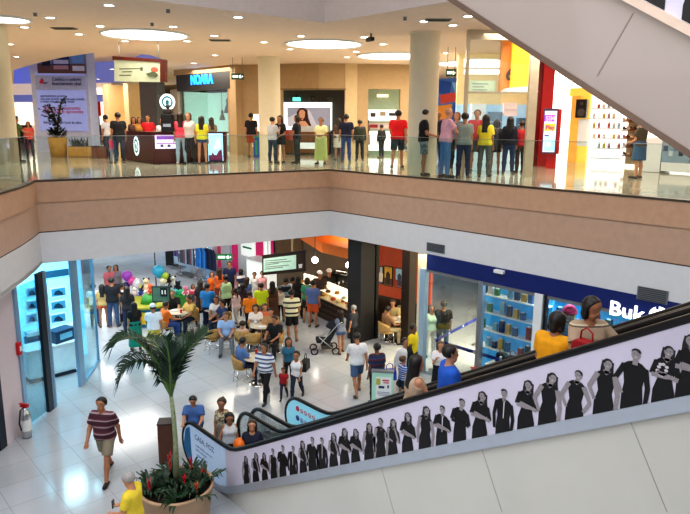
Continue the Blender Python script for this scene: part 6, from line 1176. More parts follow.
for i in range(70):
    a = r.uniform(0, 6.28); p = np.array([r.uniform(-.32, .32), r.uniform(-.12, .12), 0]); d = np.array([math.cos(a)*.6, math.sin(a)*.6, 1]); d = d/np.linalg.norm(d); L = r.uniform(.2, .5); s2 = np.array([-math.sin(a), math.cos(a), 0])*.02; mb.add([p-s2, p+s2, p+d*L*.6+s2, p+d*L*.6-s2, p+d*L+[0, 0, -.04]], [(0, 1, 2, 3), (3, 2, 4)])
mb.build('foliage', dkl, s3)
q = onz(101, 158, UZ); t = thing('wooden_crate', 'reddish brown wooden box between the trough and the maroon kiosk', 'box', q, -YAW); MB().box((0, 0, .22), (.55, .45, .44)).build('box_body', mat('crate_red_wood', hx('#7a4a34'), .5, var=.15), t, bevel=.01); MB().box((0, 0, .455), (.58, .48, .03)).build('lid', M['dwood'], t)
# kiosk
k0, k1, k2 = onz(121, 159, UZ)[:2], onz(154, 164.5, UZ)[:2], onz(225, 162.5, UZ)[:2]; bk = HEAD*1.0
kz = above(k1, 154, 132)
ko = thing('coffee_kiosk', 'maroon coffee kiosk counter with a round emblem and lit display', 'kiosk', (*((k0+k2)/2), UZ)); inset = lambda p, a, b: p
poly = [tuple(k0), tuple(k1), tuple(k2), tuple(k2+bk*.55), tuple(k1+bk*.55+np.array([-.1, 0])), tuple(k0+bk*.5+(k1-k0)*.2)]
mb = MB(); mb.prism(poly, UZ+.02, kz-.05); eb(mb, 'counter_body', M['maroon'], ko); cx_ = np.mean(poly, 0); mb = MB(); mb.prism([tuple(cx_+(np.array(p)-cx_)*1.03) for p in poly], kz-.05, kz); eb(mb, 'counter_top', mat('kiosk_top', hx('#3a1416'), .3), ko)
KL = Plane(k0, k1); KF = Plane(k1, k2)
def ring(pl, px, py, rx, rz, m1, m2, parent, off=.0, nm='emblem'):
    c = pl.sz(px, py); mb = MB(); pl.plain(mb, [(c[0]+x, c[1]+z) for x, z in ell(0, 0, rx, rz, 26)], off, .012, 0); pl.plain(mb, [(c[0]+x, c[1]+z) for x, z in ell(0, 0, rx*.74, rz*.74, 24)], off+.012, .004, 1); pl.plain(mb, [(c[0]+x, c[1]+z) for x, z in ell(0, 0, rx*.5, rz*.5, 20)], off+.016, .004, 0); pl.plain(mb, [(c[0]+x, c[1]+z-.02*rz) for x, z in [(-.2*rx, -.3*rz), (.2*rx, -.3*rz), (.26*rx, .1*rz), (.0, .34*rz), (-.26*rx, .1*rz)]], off+.02, .004, 1); return eb(mb, nm, [m1, m2], parent)
rw_ = glow('ring_white', (.85, .97, 1), 1.0); rt_ = mat('ring_teal', hx('#1f6a7c'), .5, emit=.2, ecol=hx('#1f6a7c'))
ring(KL, 136.5, 146, .3, .34, rw_, rt_, ko)
mb = MB(); KF.pix(mb, 155, 135, 179.5, 148.5, .0, .05); eb(mb, 'lit_display', glow('display_lilac', hx('#e8d8f8'), 1.1), ko); mb = MB(); KF.pix(mb, 156, 136, 178.5, 139.5, .05, .056, 0); KF.pix(mb, 156, 143, 178.5, 144, .05, .056, 1); KF.pix(mb, 160, 144.5, 163, 147, .05, .06, 2); KF.pix(mb, 167, 144.5, 170, 147, .05, .06, 2); eb(mb, 'display_print', [mat('dp_violet', hx('#8a4cc0'), .5, emit=.5, ecol=hx('#8a4cc0')), mat('dp_pink', hx('#c878c8'), .5), M['dgrey']], ko)
mb = MB(); KF.pix(mb, 208, 133.5, 222.5, 161, .0, .05); eb(mb, 'lit_panel', glow('panel_blue', hx('#a8dcf8'), 1.0), ko); mb = MB(); KF.pix(mb, 208.5, 155, 222, 161, .05, .055, 0); KF.poly(mb, [(209, 160), (212, 152), (215, 157), (218, 151), (221, 149), (222, 160)], .056, .004, 1); KF.poly(mb, [(212, 150), (216, 140), (219, 138), (220, 148)], .056, .004, 2); eb(mb, 'panel_print', [mat('pp_navy', hx('#24306c'), .5), mat('pp_magenta', hx('#8c2c6c'), .5), mat('pp_pale', hx('#e8f4f8'), .5, emit=.6)], ko)
mb = MB(); KF.pix(mb, 222.5, 132, 225.5, 162.5, -.3, .04); eb(mb, 'end_panel', M['maroon'], ko)
q = at(169, 133, float(np.dot(k1, HEAD))+.35); t = thing('coffee_machine', 'tall dark stacked coffee machine standing on the maroon kiosk', 'coffee machine', (q[0], q[1], kz), -YAW); 
MB().box((0, 0, .3), (.42, .4, .6)).build('body', M['black'], t, bevel=.03); MB().box((0, 0, .68), (.3, .34, .16)).build('hopper', mat('smoke_plastic', hx('#2c2426'), .3), t, bevel=.04)
for x in (-.1, .1): MB().lathe([(0, .76), (.05, .76), (.06, .9), (0, .9)], n=12).build('bean_jar', M['dgrey'], t); 
MB().box((0, -.21, .22), (.26, .03, .1)).build('drip_panel', M['chrome'], t)
dk_ = float(np.dot(k1, HEAD))+.5; RS = Plane(at(155, 102, dk_)[:2], at(180, 102, dk_)[:2]); t = thing('round_sign', 'round white and teal emblem sign on a pole above the maroon kiosk', 'sign', RS.p(RS.S(167.5, 102), kz)); ring(RS, 167.5, 102, .26, .27, rw_, rt_, t, .02, 'sign_face'); q = RS.p(RS.S(167.5, 102), 0); mb = MB(); mb.cyl((q[0], q[1], kz), (q[0], q[1], RS.Z(167.5, 108)), .025, 8); eb(mb, 'pole', M['dgrey'], t); mb = MB(); RS.poly(mb, [(157.5, 95), (161, 96), (162, 100.5), (159.5, 99)], 0, .03); eb(mb, 'bracket', M['dgrey'], t)
# kiosk stools / grey counter beside the column, blue bin
q = onz(262, 156, UZ); t = thing('service_podium', 'grey podium at the foot of the first round column', 'podium', q, -YAW); MB().box((0, 0, .5), (.42, .4, 1.0)).build('podium_body', M['grey'], t, bevel=.02); MB().box((0, 0, 1.02), (.48, .46, .04)).build('podium_top', M['dgrey'], t)
q = onz(257, 157, UZ); t = thing('litter_bin', 'blue and green upright bin beside the man in orange shorts', 'bin', q, -YAW); MB().box((0, 0, .4), (.24, .3, .78)).build('bin_body', mat('bin_blue', hx('#2456b0'), .5), t, bevel=.02); MB().box((.0, 0, .82), (.26, .32, .06)).build('lid', mat('bin_green', hx('#2f9a6c'), .5), t); MB().box((.0, -.155, .4), (.08, .01, .6)).build('stripe', mat('bin_green', hx('#2f9a6c')), t)
# ---------------------------------------------------------------- people
def stepz(Y): return max(.03, zlin(Y)-.25)
BLK, BRN, GRY, DKB = (.012, .009, .008), (.035, .018, .01), (.35, .34, .33), (.02, .012, .008)
jean, djean, lj = hx('#3a5074'), hx('#1f2a42'), hx('#6f8cae'); wht, blk_, navy_ = hx('#e6e6e8'), hx('#15151a'), hx('#1a2340')
OFF = dict(away=0, toward=180, left=90, right=-90)
def fig(q, z, H, off, label, pose='stand', **kw):
    d = math.hypot(q[0], q[1]); a = math.atan2(q[1], q[0])+math.radians(OFF.get(off, off))
    h = kw.pop('h', min(.024, max(.0095, math.hypot(d, CZ-z)/650*.85)))
    return person((q[0], q[1], z), a, label, pose, H, h=h, **kw)
def st(px, feet, head, off, label, pose='stand', floor=0., k=1., **kw):
    q = onz(px, feet, floor); H = (above(q, px, head)-floor)*k; return fig(q, floor, min(1.88, max(.85, H)), off, label, pose, **kw)
def L(px, feet, head, off, label, pose='stand', **kw): return st(px, feet, head, off, label, pose, 0., **kw)
def U(px, feet, head, off, label, pose='stand', **kw): return st(px, feet, head, off, label, pose, UZ, **kw)
def seat(chair, off, label, pose='sit', **kw):
    """sit a figure on a chair, facing off degrees from straight away"""
    q = np.array(chair.location) if hasattr(chair, 'location') else np.array([chair[0], chair[1], 0]); o = fig(q, 0, kw.pop('H', 1.66), off, label, pose, **kw)
    a = o.rotation_euler[2]; o.location = (q[0]+.02*math.sin(a), q[1]-.02*math.cos(a), .0); return o
S_ = lambda o: (o.location[0], o.location[1])
# --- foreground
o = L(108, 477, 393, 150, 'man in maroon and grey striped polo and khaki shorts striding across the floor', 'stride', sex='m', fat=1.16, skin=1, top=stripes('maroon_stripes', hx('#4a2430'), hx('#a8949c'), .13, .62, third=hx('#6c3a48')), bottom='shorts', botc=hx('#8f8672'), shoec=hx('#2a2422'), hairc=BLK, det=1)
q = onz(130, 472, 1.62); o = fig((q[0], q[1]), 0, 1.62, 62, 'grey-haired elderly man in a yellow shirt looking at a phone beside the planter', 'phone', fat=1.12, skin=0, topc=hx('#e8d040'), botc=hx('#6a6458'), hair='short', hairc=GRY, det=1)
hr = Vector(o['_hand_r']); ph_l = o.matrix_basis @ hr; t = thing('mobile_phone', 'dark mobile phone held by the elderly man in yellow', 'phone', ph_l, o.rotation_euler[2]); MB().box((-.03, .03, .04), (.07, .012, .14)).build('phone_body', M['black'], t, bevel=.005); MB().box((-.03, .023, .04), (.06, .003, .12)).build('screen', mat('phone_screen', hx('#5c7088'), .2), t)
def onesc(px, head, X, off, label, pose='stand', **kw):
    q = onx(px, head, X); z = stepz(q[1]); return fig(q, z, q[2]-z, off, label, pose, **kw)
onesc(193.5, 394, 5.84, 168, 'man in a blue T-shirt with dark hair stepping onto the escalator beside the newel', 'rail', mod=dict(ar=(38, 8, 84, -6), al=(30, 10, 80, -10), head=24), fat=1.25, skin=0, topc=hx('#4f74b0'), botc=djean, hairc=BLK, det=1)
onesc(222, 399, 6.22, 165, 'woman in a pale print sleeveless top reaching for the far handrail', 'railback', sex='f', skin=1, top=patterned('olive_print', [hx('#8f8468'), hx('#c8bfa0'), hx('#6a6048')], 30), sleeve='none', bottom='skirt', botc=hx('#8a8070'), hair='bun', hairc=BRN, det=1)
onesc(229, 413, 6.08, 185, 'woman in a white tank top leaning a hand on the near handrail', 'rail', mod=dict(ar=(14, 26, 30, 12)), sex='f', skin=1, topc=wht, sleeve='none', botc=hx('#23252c'), hair='bob', hairc=BLK, det=1)
o4 = onesc(252, 420, 6.05, 175, 'long-haired woman in a dark navy dress above the orange balloon', 'stand', sex='f', skin=0, topc=hx('#181c34'), sleeve='short', bottom='skirt', botc=hx('#181c34'), hair='long', hairc=BRN, det=1)
q = onx(240, 444.5, 5.86); t = thing('balloon', 'bright orange round balloon held above the near handrail', 'balloon', q); MB().lathe([(0, -.135), (.02, -.13), (.08, -.1), (.125, -.03), (.13, .02), (.1, .085), (.05, .12), (0, .13)], n=24).build('skin', mat('orange_balloon', hx('#f07818'), .35, var=.03), t); MB().tube([(0, 0, -.13), (.02, .02, -.35), (.0, .06, -.6)], .004, 5).build('string', M['pwhite'], t)
q = onx(247, 452, 5.95); fig((6.1, 9.45), stepz(9.45), 1.06, 170, 'child mostly hidden behind the near handrail, beside the orange balloon', 'stand', skin=1, topc=hx('#c8a088'), botc=hx('#6a6a80'), hairc=BRN)
onesc(451, 344.5, 5.98, -75, 'man in a bright blue polo shirt riding up, seen in profile', 'stand', fat=1.26, skin=0, topc=hx('#1f5cc0'), botc=djean, hairc=BLK, det=1)
onesc(414, 355, 6.1, -70, 'woman with long dark hair and beige sleeveless top behind the handrail', 'reach', sex='f', skin=0, topc=hx('#c0a890'), sleeve='none', botc=djean, hair='long', hairc=BLK, det=1)
o = onesc(555, 312, 6.08, -30, 'dark-haired child in a golden yellow shirt gripping the handrail, seen from behind', 'rail', fat=1.1, skin=1, topc=hx('#f0a818'), botc=jean, hair='bob', hairc=BLK, det=1)
wl_ = onesc(590, 295, 6.12, 205, 'woman in a beige striped blouse leaning over the handrail', 'reach', sex='f', fat=1.18, skin=1, top=stripes('beige_stripes', hx('#b8a088'), hx('#6a5a50'), .16, .82, third=hx('#d8c8a8')), botc=hx('#4a3030'), hair='bob', hairc=BLK, det=1, mod=dict(ar=(30, 10, 70, -20), al=(20, 40, 45, 62), head=10, turn=-30))
t = handbag((wl_.location[0]-.24, wl_.location[1]-.13, zr(wl_.location[1]-.13)-.17), 1.4, 'red bag carried in front by the woman in the beige striped blouse', mat('red_bag', hx('#a81c24'), .5, var=.1), .3)
L(402, 402, 357, -60, 'boy in a blue and white striped T-shirt behind the handrail', 'stand', skin=0, top=stripes('boy_stripes', hx('#2a4a9c'), hx('#b8c8e0'), .055, .55), bottom='shorts', botc=djean, hairc=(.10, .05, .02))
# --- walkers in the middle of the floor
L(266, 400, 341, 150, 'man in a blue and white striped T-shirt and black trousers walking by the escalator', 'stride', skin=1, fat=1.1, top=stripes('sailor_stripes', hx('#e4e8f0'), hx('#4a5e88'), .105, .6), botc=blk_, hairc=BLK, det=1)
o = L(297, 399, 351, 165, 'woman in a white tank top and dark jeans with a black shoulder bag', 'walk', sex='f', skin=1, topc=wht, sleeve='none', botc=djean, hair='pony', hairc=BLK, det=1)
qb_ = o.location; handbag((qb_[0]+.26, qb_[1]-.02, .72), .6, 'black shoulder bag hanging at the hip of the woman in the white tank top', bagm, .36)
L(284, 399, 374, 170, 'small child in a red shirt between the striped man and the woman in white', 'walk', skin=1, topc=hx('#a01c24'), botc=hx('#2a2a3c'), hairc=BLK)
L(289, 385, 339, 190, 'woman in a teal top close behind the woman in the white tank top', 'stand', sex='f', skin=1, topc=hx('#2f6c88'), sleeve='short', botc=blk_, hair='long', hairc=BLK)
L(357, 394, 332, 15, 'man in a white T-shirt and denim shorts bending his head as he walks away', 'walk', skin=1, topc=hx('#e8e8ea'), bottom='shorts', botc=hx('#4a6488'), hairc=BLK, mod=dict(head=30), det=1)
o = L(376, 404, 343, 20, 'woman in a dark blue and red patterned top seen from behind', 'stand', sex='f', fat=1.2, skin=2, top=stripes('dark_ethnic', hx('#28304c'), hx('#6a2a28'), .14, .5, third=hx('#33406c')), botc=blk_, hair='bun', hairc=BLK)
handbag((o.location[0]+.1, o.location[1]-.35, .72), -.4, 'bright blue bag at the side of the woman in the patterned top', mat('royal_blue_bag', hx('#1c46b8'), .5, var=.08), .36)
L(403, 393, 336, -140, 'man in a white shirt under a black vest walking by the yellow shirt', 'walk', skin=1, top=stripes('vest_white', hx('#e4e4e4'), hx('#15151a'), .9, .5, 'X'), sleeve='long', botc=blk_, hairc=BLK)
L(412, 380, 324, -110, 'man in a bright yellow shirt by the dark walnut pillar', 'stand', fat=1.05, skin=2, topc=hx('#ecd21c'), botc=hx('#2a2c34'), hairc=BLK)
L(341, 353, 311, 20, 'woman in a grey top and denim shorts pushing the stroller', 'push', sex='f', skin=1, topc=hx('#7c8494'), bottom='hotpants', botc=hx('#4a6490'), hair='long', hairc=DKB)
L(353, 349, 305, 60, 'grey-haired man in a dark shirt behind the woman with the stroller', 'stand', skin=0, topc=hx('#33363e'), botc=blk_, hairc=GRY)
L(292, 342, 289, 5, 'man in a cream and black striped T-shirt and black shorts seen from behind', 'relaxed', skin=1, fat=1.1, top=stripes('bee_stripes', hx('#e2dcb8'), hx('#23262e'), .17, .66), bottom='shorts', botc=blk_, hairc=BLK)
L(313, 327, 280, -20, 'man in a blue T-shirt and orange-red shorts at the cafe counter', 'stand', fat=1.05, skin=1, topc=hx('#5a6c9c'), bottom='shorts', botc=hx('#c85828'), hairc=BLK)
L(307.5, 322, 277.5, -15, 'woman in green with an orange trim at the left end of the cafe counter', 'stand', sex='f', skin=0, topc=hx('#3a8c68'), bottom='shorts', botc=hx('#2c2c30'), hair='bob', hairc=BRN)
for px, hd, lab, tc in ((319.5, 270, 'cafe attendant in a white cap and dark top behind the left of the counter', '#3a2c2c'), (329, 268, 'cafe attendant in a white cap and black top beside the espresso machine', '#1c1a1c')):
    q = onz(px, hd, 1.68); fig((q[0], q[1]), 0, 1.66, 190, lab, 'reach', skin=1, topc=hx(tc), botc=blk_, cap=hx('#e8e8ea'), hairc=BLK)
# --- queue and crowd in front of the pink shop
L(281, 322, 287, 10, 'person in a cream sleeveless top and black trousers in the queue', 'stand', sex='f', skin=1, topc=hx('#dcd2bc'), sleeve='none', botc=blk_, hair='bun', hairc=BLK)
L(273, 324, 281, 0, 'woman in a long brown dress in the queue', 'stand', sex='f', skin=2, topc=hx('#5c3a28'), sleeve='none', bottom='longskirt', botc=hx('#5c3a28'), hair='long', hairc=BLK)
L(262, 327, 283, -8, 'man in a lime yellow T-shirt and khaki shorts in the queue', 'stand', fat=1.08, skin=1, topc=hx('#c8dc1c'), bottom='shorts', botc=hx('#8a8468'), hairc=BLK)
L(250.5, 334, 291, 5, 'man in an orange T-shirt and black trousers in the queue', 'stand', skin=1, topc=hx('#f08414'), botc=blk_, hairc=BLK)
L(237, 326, 288, 30, 'woman in a pale pink top with tied dark hair next to the orange T-shirt', 'walk', sex='f', skin=1, topc=hx('#e0c8cc'), sleeve='none', botc=hx('#c8c0bc'), hair='pony', hairc=BLK)
L(227, 322, 274.5, 15, 'woman in a pale green top and black trousers among the crowd', 'stand', sex='f', skin=1, topc=hx('#b8d8a8'), sleeve='none', botc=blk_, hair='bun', hairc=BLK)
L(248, 312, 278, -30, 'woman in a denim blue shirt in front of the pink shop', 'stand', sex='f', skin=1, topc=hx('#4a6a98'), botc=djean, hair='long', hairc=BRN)
L(241.5, 306, 269, 40, 'woman in a navy and white top just right of the pink stripe', 'stand', sex='f', skin=1, top=stripes('navy_white', hx('#2a3050'), hx('#c8ccd8'), .3, .7), botc=djean, hair='bob', hairc=BLK)
L(230.5, 302, 261.5, 170, 'man in a dark navy shirt at the front of the pink shop', 'stand', skin=1, topc=hx('#1c2450'), botc=blk_, hairc=BLK)
L(220, 308, 268, 20, 'woman in an orange red top left of the pale green top', 'stand', sex='f', skin=1, topc=hx('#d8602c'), sleeve='none', botc=hx('#7a3c28'), hair='long', hairc=BRN)
L(213, 307, 272, 190, 'person in a vivid orange shirt at the left edge of the crowd', 'stand', sex='f', skin=0, topc=hx('#f07020'), botc=hx('#c8552c'), hair='bob', hairc=(.14, .05, .02))
L(209, 331, 283, -20, 'man in a bright blue T-shirt among the cafe tables, seen from behind', 'stand', fat=1.12, skin=1, topc=hx('#2a80c0'), botc=hx('#1c2c50'), hairc=BLK)
L(201.5, 325, 280.5, 25, 'woman with long brown hair in a dark dress left of the bright blue T-shirt', 'stand', sex='f', skin=1, topc=hx('#3a3038'), bottom='skirt', botc=hx('#2c2a34'), hair='long', hairc=BRN)
L(194, 310, 285, 195, 'little girl in a pink top standing alone on the bright floor', 'stand', sex='f', skin=1, topc=hx('#e8b0bc'), bottom='mini', botc=hx('#e89aa8'), hair='bob', hairc=BRN)
L(286, 314, 279, 0, 'man in a grey shirt with a dark backpack colour panel near the menu board', 'stand', skin=1, top=stripes('grey_dark', hx('#8a98a8'), hx('#1c2430'), .35, .45), botc=blk_, hairc=BLK)
L(293, 312, 278, -20, 'man in a black shirt with white sleeves beside the menu board', 'stand', skin=1, topc=hx('#d0d4d8'), botc=blk_, hairc=BLK)
L(298.5, 318, 276, -10, 'woman in black near the left end of the counter', 'stand', sex='f', skin=1, topc=blk_, botc=blk_, hair='long', hairc=BLK)
L(255, 303, 273, 170, 'woman in white serving near the pink shop counter', 'stand', sex='f', skin=1, topc=wht, botc=wht, hair='bun', hairc=BLK)
L(263, 304, 272, 190, 'attendant in a pale pink apron at the pink shop counter', 'stand', sex='f', skin=0, topc=hx('#e8a8b4'), botc=wht, hair='bun', hairc=BRN)
L(243.5, 316, 284, -15, 'dark-haired woman in a plum top behind the pale pink top', 'stand', sex='f', skin=2, topc=hx('#3c2838'), botc=djean, hair='long', hairc=BLK)
# --- at the left, by the cyan shop and the toys
L(96, 326, 283.5, -10, 'man in a white T-shirt and jeans at the end of the cyan shop', 'stand', skin=1, topc=hx('#e8ebee'), botc=jean, hairc=BLK)
L(104.5, 327, 284, -5, 'woman in a beige top and orange shorts beside the cyan shop', 'stand', sex='f', skin=1, topc=hx('#c8a468'), bottom='hotpants', botc=hx('#d85838'), hair='long', hairc=BLK)
L(114.5, 327, 277, -15, 'broad man in a black T-shirt and jeans looking towards the toy stall', 'stand', fat=1.12, skin=1, topc=hx('#14161e'), botc=jean, hairc=BLK)
L(111.5, 304, 265.5, 200, 'man in a salmon pink shirt further back at the left', 'stand', skin=1, topc=hx('#d87078'), botc=djean, hairc=BLK)
L(118, 303, 264.5, 160, 'woman with long dark hair in grey beside the salmon pink shirt', 'stand', sex='f', skin=1, topc=hx('#8a8088'), botc=djean, hair='long', hairc=BLK)
L(124, 322, 283, -60, 'child in black and white watching the toy stall', 'stand', skin=1, top=stripes('bw_child', hx('#15151a'), hx('#d8d8e0'), .2, .6), botc=hx('#3c4060'), hairc=BLK)
L(129.5, 334, 286, -10, 'woman with very long brown hair and a dark top in front of the toys', 'stand', sex='f', skin=1, topc=hx('#28242c'), botc=hx('#2c3048'), hair='long', hairc=DKB)
L(136.5, 350, 302, 10, 'woman with long black hair, black top and teal skirt', 'stand', sex='f', skin=1, topc=hx('#14181c'), bottom='longskirt', botc=hx('#128c78'), hair='long', hairc=BLK)
L(155.5, 354, 302.5, 0, 'man in a white shirt, white cap and yellow shorts walking away', 'walk', fat=1.1, skin=1, topc=hx('#e4ecf4'), bottom='shorts', botc=hx('#d8cc50'), cap=hx('#eef0f2'), hairc=BLK)
# --- seated at the cafe tables
C_ = CHP
seat(C_[3], -70, 'seated man in an orange shirt and jeans at the leftmost table', skin=1, topc=hx('#e07428'), botc=hx('#2c4c8c'), hairc=BLK)
seat(C_[4], 175, 'seated fair-haired man in a black T-shirt at the leftmost table', skin=0, topc=hx('#16161c'), botc=blk_, hairc=(.25, .15, .06))
seat(C_[5], 178, 'seated man in a pale blue shirt and glasses eating from a tray', fat=1.15, skin=0, topc=hx('#9cbce8'), botc=hx('#7a8088'), hairc=(.12, .06, .03), det=1)
seat(C_[6], -12, 'boy in a peach shirt seated with his back to the escalators', skin=0, topc=hx('#d8b49c'), botc=djean, hairc=BRN, H=1.3)
seat(C_[1], -72, 'seated man in a grey-blue T-shirt and jeans in profile', skin=1, topc=hx('#5a7cb0'), botc=djean, hairc=BLK, det=1)
seat(C_[8], 150, 'seated man in a black shirt with a small white badge', skin=1, topc=hx('#14161c'), botc=blk_, hairc=BLK)
seat(C_[2], 195, 'seated woman in dark grey at the left of the crowded table', sex='f', skin=1, topc=hx('#3a3c48'), botc=blk_, hair='bob', hairc=BLK)
q = base(262, 340)
for i, (px, py, lab, tc, hc, sx_) in enumerate(((256, 331, 'seated woman in a white top at the table behind the boy', '#e8e0d8', BRN, 'f'), (265, 330, 'seated woman in an orange-red top at the table behind the boy', '#d86c44', (.10, .04, .02), 'f'), (271, 335, 'seated man in a tan shirt at the right of the table behind the boy', '#b08860', BLK, 'm'))):
    qq = onz(px, py-5, .55); sc_h = dup(ch0, loc=(qq[0], qq[1], 0), rz=math.atan2(qq[1], qq[0])+math.pi/2, label='wicker chair of the '+lab.replace('seated ', '').replace(' at the back of', ' behind').replace(' at the right of', ' right of')); seat(sc_h, 180, lab, sex=sx_, skin=0, topc=hx(tc), botc=hx('#5a4a44'), hair='bob' if sx_ == 'f' else 'short', hairc=hc)
for i, (px, py, lab, tc, off) in enumerate(((217, 318, 'seated woman in a white blouse at the back of the crowded table', '#e4dcd8', 170), (224, 322, 'seated man in dark blue at the right of the crowded table', '#24345c', 120), (191, 318, 'seated person in a mustard top right of the man in black', '#c8a860', 130))):
    qq = onz(px, py, .5); sc_h = dup(ch0, loc=(qq[0], qq[1], 0), rz=math.atan2(qq[1], qq[0])+math.radians(off)-math.pi/2, label='wicker chair of the '+lab.replace('seated ', '').replace(' at the back of', ' behind').replace(' at the right of', ' right of')); seat(sc_h, off, lab, sex='f' if 'woman' in lab else 'm', skin=1, topc=hx(tc), botc=djean, hair='long' if 'woman' in lab else 'short', hairc=BLK)
seat(C_[9], -60, 'seated man in a brown shirt bending over at the dark cafe table', skin=1, topc=hx('#8a6a4c'), botc=hx('#a89878'), hairc=BLK)
seat(C_[10], 165, 'seated woman in a grey-green top below the orange wall posters', sex='f', skin=0, topc=hx('#8a8468'), botc=hx('#c8b898'), hair='bob', hairc=BRN)
q = onz(393, 301, 1.22); sc_h = dup(ch0, loc=(q[0], q[1], 0), rz=math.atan2(q[1], q[0])+math.pi/2, label='wicker chair carrying the man in khaki below the posters'); seat(sc_h, 175, 'man in khaki seated behind the other two below the posters', skin=0, topc=hx('#9c8c64'), botc=hx('#5a4c3c'), hairc=BRN)
# --- inside and before the blue shop
q = onz(444, 300.5, 1.74); fig((q[0], q[1]), 0, 1.74, 5, 'man in a black T-shirt and jeans walking into the blue-fascia shop', 'stand', skin=1, fat=1.06, topc=hx('#16181c'), botc=hx('#3c5a80'), hairc=BLK)
q = onz(431.5, 305, 1.6); fig((q[0], q[1]), 0, 1.6, 200, 'woman in a pale green top just inside the shop glass', 'stand', sex='f', skin=1, topc=hx('#b8d4c0'), botc=hx('#c8c4b8'), hair='bob', hairc=BRN)
q = onz(441, 341, 1.58); fig((q[0], q[1]), 0, 1.58, 185, 'woman in a white top and black skirt with a hand to her mouth', 'face', sex='f', skin=0, topc=hx('#ece8ec'), bottom='skirt', botc=blk_, hair='bob', hairc=(.12, .07, .03))
q = S1.p(so(571, 300, -.9), 0, -.9); fig(q, 0, above(np.array(q), 573, 306.5), -160, 'shop assistant in a pink cap behind the glass below the lettering', 'stand', skin=2, topc=hx('#2c3c70'), botc=blk_, cap=hx('#d8326c'), hairc=BLK)
# --- upper floor
U(18.5, 162, 115.5, -70, 'man in dark clothes leaning at the far left by the column', 'reach', skin=1, topc=hx('#4a5a30'), botc=blk_, hairc=BLK)
U(31, 158, 121.5, 180, 'person in a coral shirt behind the tall ochre pot', 'stand', sex='f', skin=1, topc=hx('#d8584c'), botc=djean, hair='long', hairc=BLK)
U(107.5, 158, 115, 60, 'man in a white shirt left of the maroon kiosk', 'stand', skin=1, topc=hx('#dcdce4'), botc=navy_, hairc=BLK)
U(120.5, 163, 112.5, 10, 'broad man in a black T-shirt at the left end of the kiosk', 'stand', fat=1.15, skin=1, topc=hx('#101218'), botc=navy_, hairc=BLK)
U(113.5, 163, 135, 30, 'small child in a hot pink top left of the kiosk', 'stand', sex='f', skin=1, topc=hx('#d83068'), botc=hx('#8090b0'), hair='bob', hairc=BLK)
for px, hd, lab, tc, sx_, hr_ in ((133.5, 117, 'woman in a brown top behind the left of the kiosk', '#5c3c34', 'f', 'long'), (139.5, 117, 'woman with dark curly hair in a mustard top behind the kiosk', '#b8863c', 'f', 'bob'), (147.5, 115, 'man in a red shirt behind the kiosk', '#c81c28', 'm', 'short'), (162, 118, 'attendant in a white shirt left of the coffee machine', '#e0e0e4', 'f', 'bun'), (178, 120, 'attendant in dark clothes right of the coffee machine', '#3a2c30', 'm', 'short')):
    q = at(px, hd+3, 25.0 if px < 150 else 22.7); fig((q[0], q[1]), UZ, above(q, px, hd)-UZ, 175, lab, 'stand', sex=sx_, skin=1, topc=hx(tc), botc=blk_, hair=hr_, hairc=BLK)
U(182, 164, 112.5, 0, 'girl with long dark hair in a coral pink top and pale jeans at the kiosk', 'stand', sex='f', skin=0, topc=hx('#f0546c'), botc=hx('#9cb4cc'), hair='long', hairc=DKB, shoec=hx('#e0e0e0'))
U(190, 164, 112.5, 165, 'woman in a white blouse and dark trousers between the two girls at the kiosk', 'stand', sex='f', skin=0, topc=hx('#d8d0d0'), botc=hx('#15151c'), hair='bob', hairc=(.10, .05, .03))
U(203, 164, 116, -10, 'girl with long dark hair in a yellow top and denim shorts', 'stand', sex='f', skin=0, topc=hx('#e0dc3c'), bottom='hotpants', botc=hx('#3a5484'), hair='long', hairc=DKB)
U(212.5, 160, 117.5, 20, 'woman with long brown hair in taupe behind the lit kiosk panel', 'stand', sex='f', skin=1, topc=hx('#8a7a68'), botc=djean, hair='long', hairc=BRN)
U(252, 157, 113, -25, 'man in a black T-shirt and rust shorts by the first round column', 'stand', skin=1, topc=hx('#121216'), bottom='shorts', botc=hx('#b04820'), hairc=BLK)
U(273, 163.5, 117, -40, 'woman in a grey-white top and dark jeans raising a hand', 'face', sex='f', skin=0, topc=hx('#b8b8bc'), botc=hx('#24344c'), hair='bun', hairc=DKB)
o = U(280.5, 163, 115.5, 150, 'woman with long dark hair in a black dress holding a red bag', 'face', sex='f', skin=1, topc=hx('#1c181c'), bottom='mini', botc=hx('#1c181c'), hair='long', hairc=DKB)
handbag((o.location[0]+.3, o.location[1]-.18, UZ+.82), .4, 'red shoulder bag at the hip of the long-haired woman in black', mat('rust_red_bag', hx('#b83820'), .5, var=.1), .4)
U(297, 163.5, 115, 70, 'woman in a black top and dark trousers with folded arms', 'folded', sex='f', skin=1, topc=hx('#141418'), botc=hx('#23282c'), hair='bob', hairc=BRN)
U(321, 164.5, 117.5, 160, 'elderly woman in a cream blouse and long pale green skirt', 'folded', sex='f', fat=1.15, skin=1, topc=hx('#e0d8a0'), bottom='longskirt', botc=hx('#a8b470'), hair='short', hairc=(.06, .03, .02))
U(338.5, 160, 118, 10, 'woman in a white skirt with long brown hair beside the man in navy', 'stand', sex='f', skin=1, topc=hx('#5c4438'), bottom='skirt', botc=hx('#d8d0c4'), hair='long', hairc=BRN)
U(346, 162.5, 114, 0, 'man in a navy shirt and blue jeans seen from behind', 'stand', skin=1, topc=hx('#141c38'), botc=hx('#284888'), hairc=BLK)
U(359.5, 161, 119.5, 5, 'person in a dark olive jacket and black trousers seen from behind', 'stand', skin=1, topc=hx('#33382c'), sleeve='long', botc=blk_, hairc=BRN)
U(366, 155.5, 119, 60, 'woman in a bronze top behind the olive jacket', 'stand', sex='f', skin=1, topc=hx('#6c5440'), bottom='skirt', botc=hx('#a08468'), hair='bob', hairc=BLK)
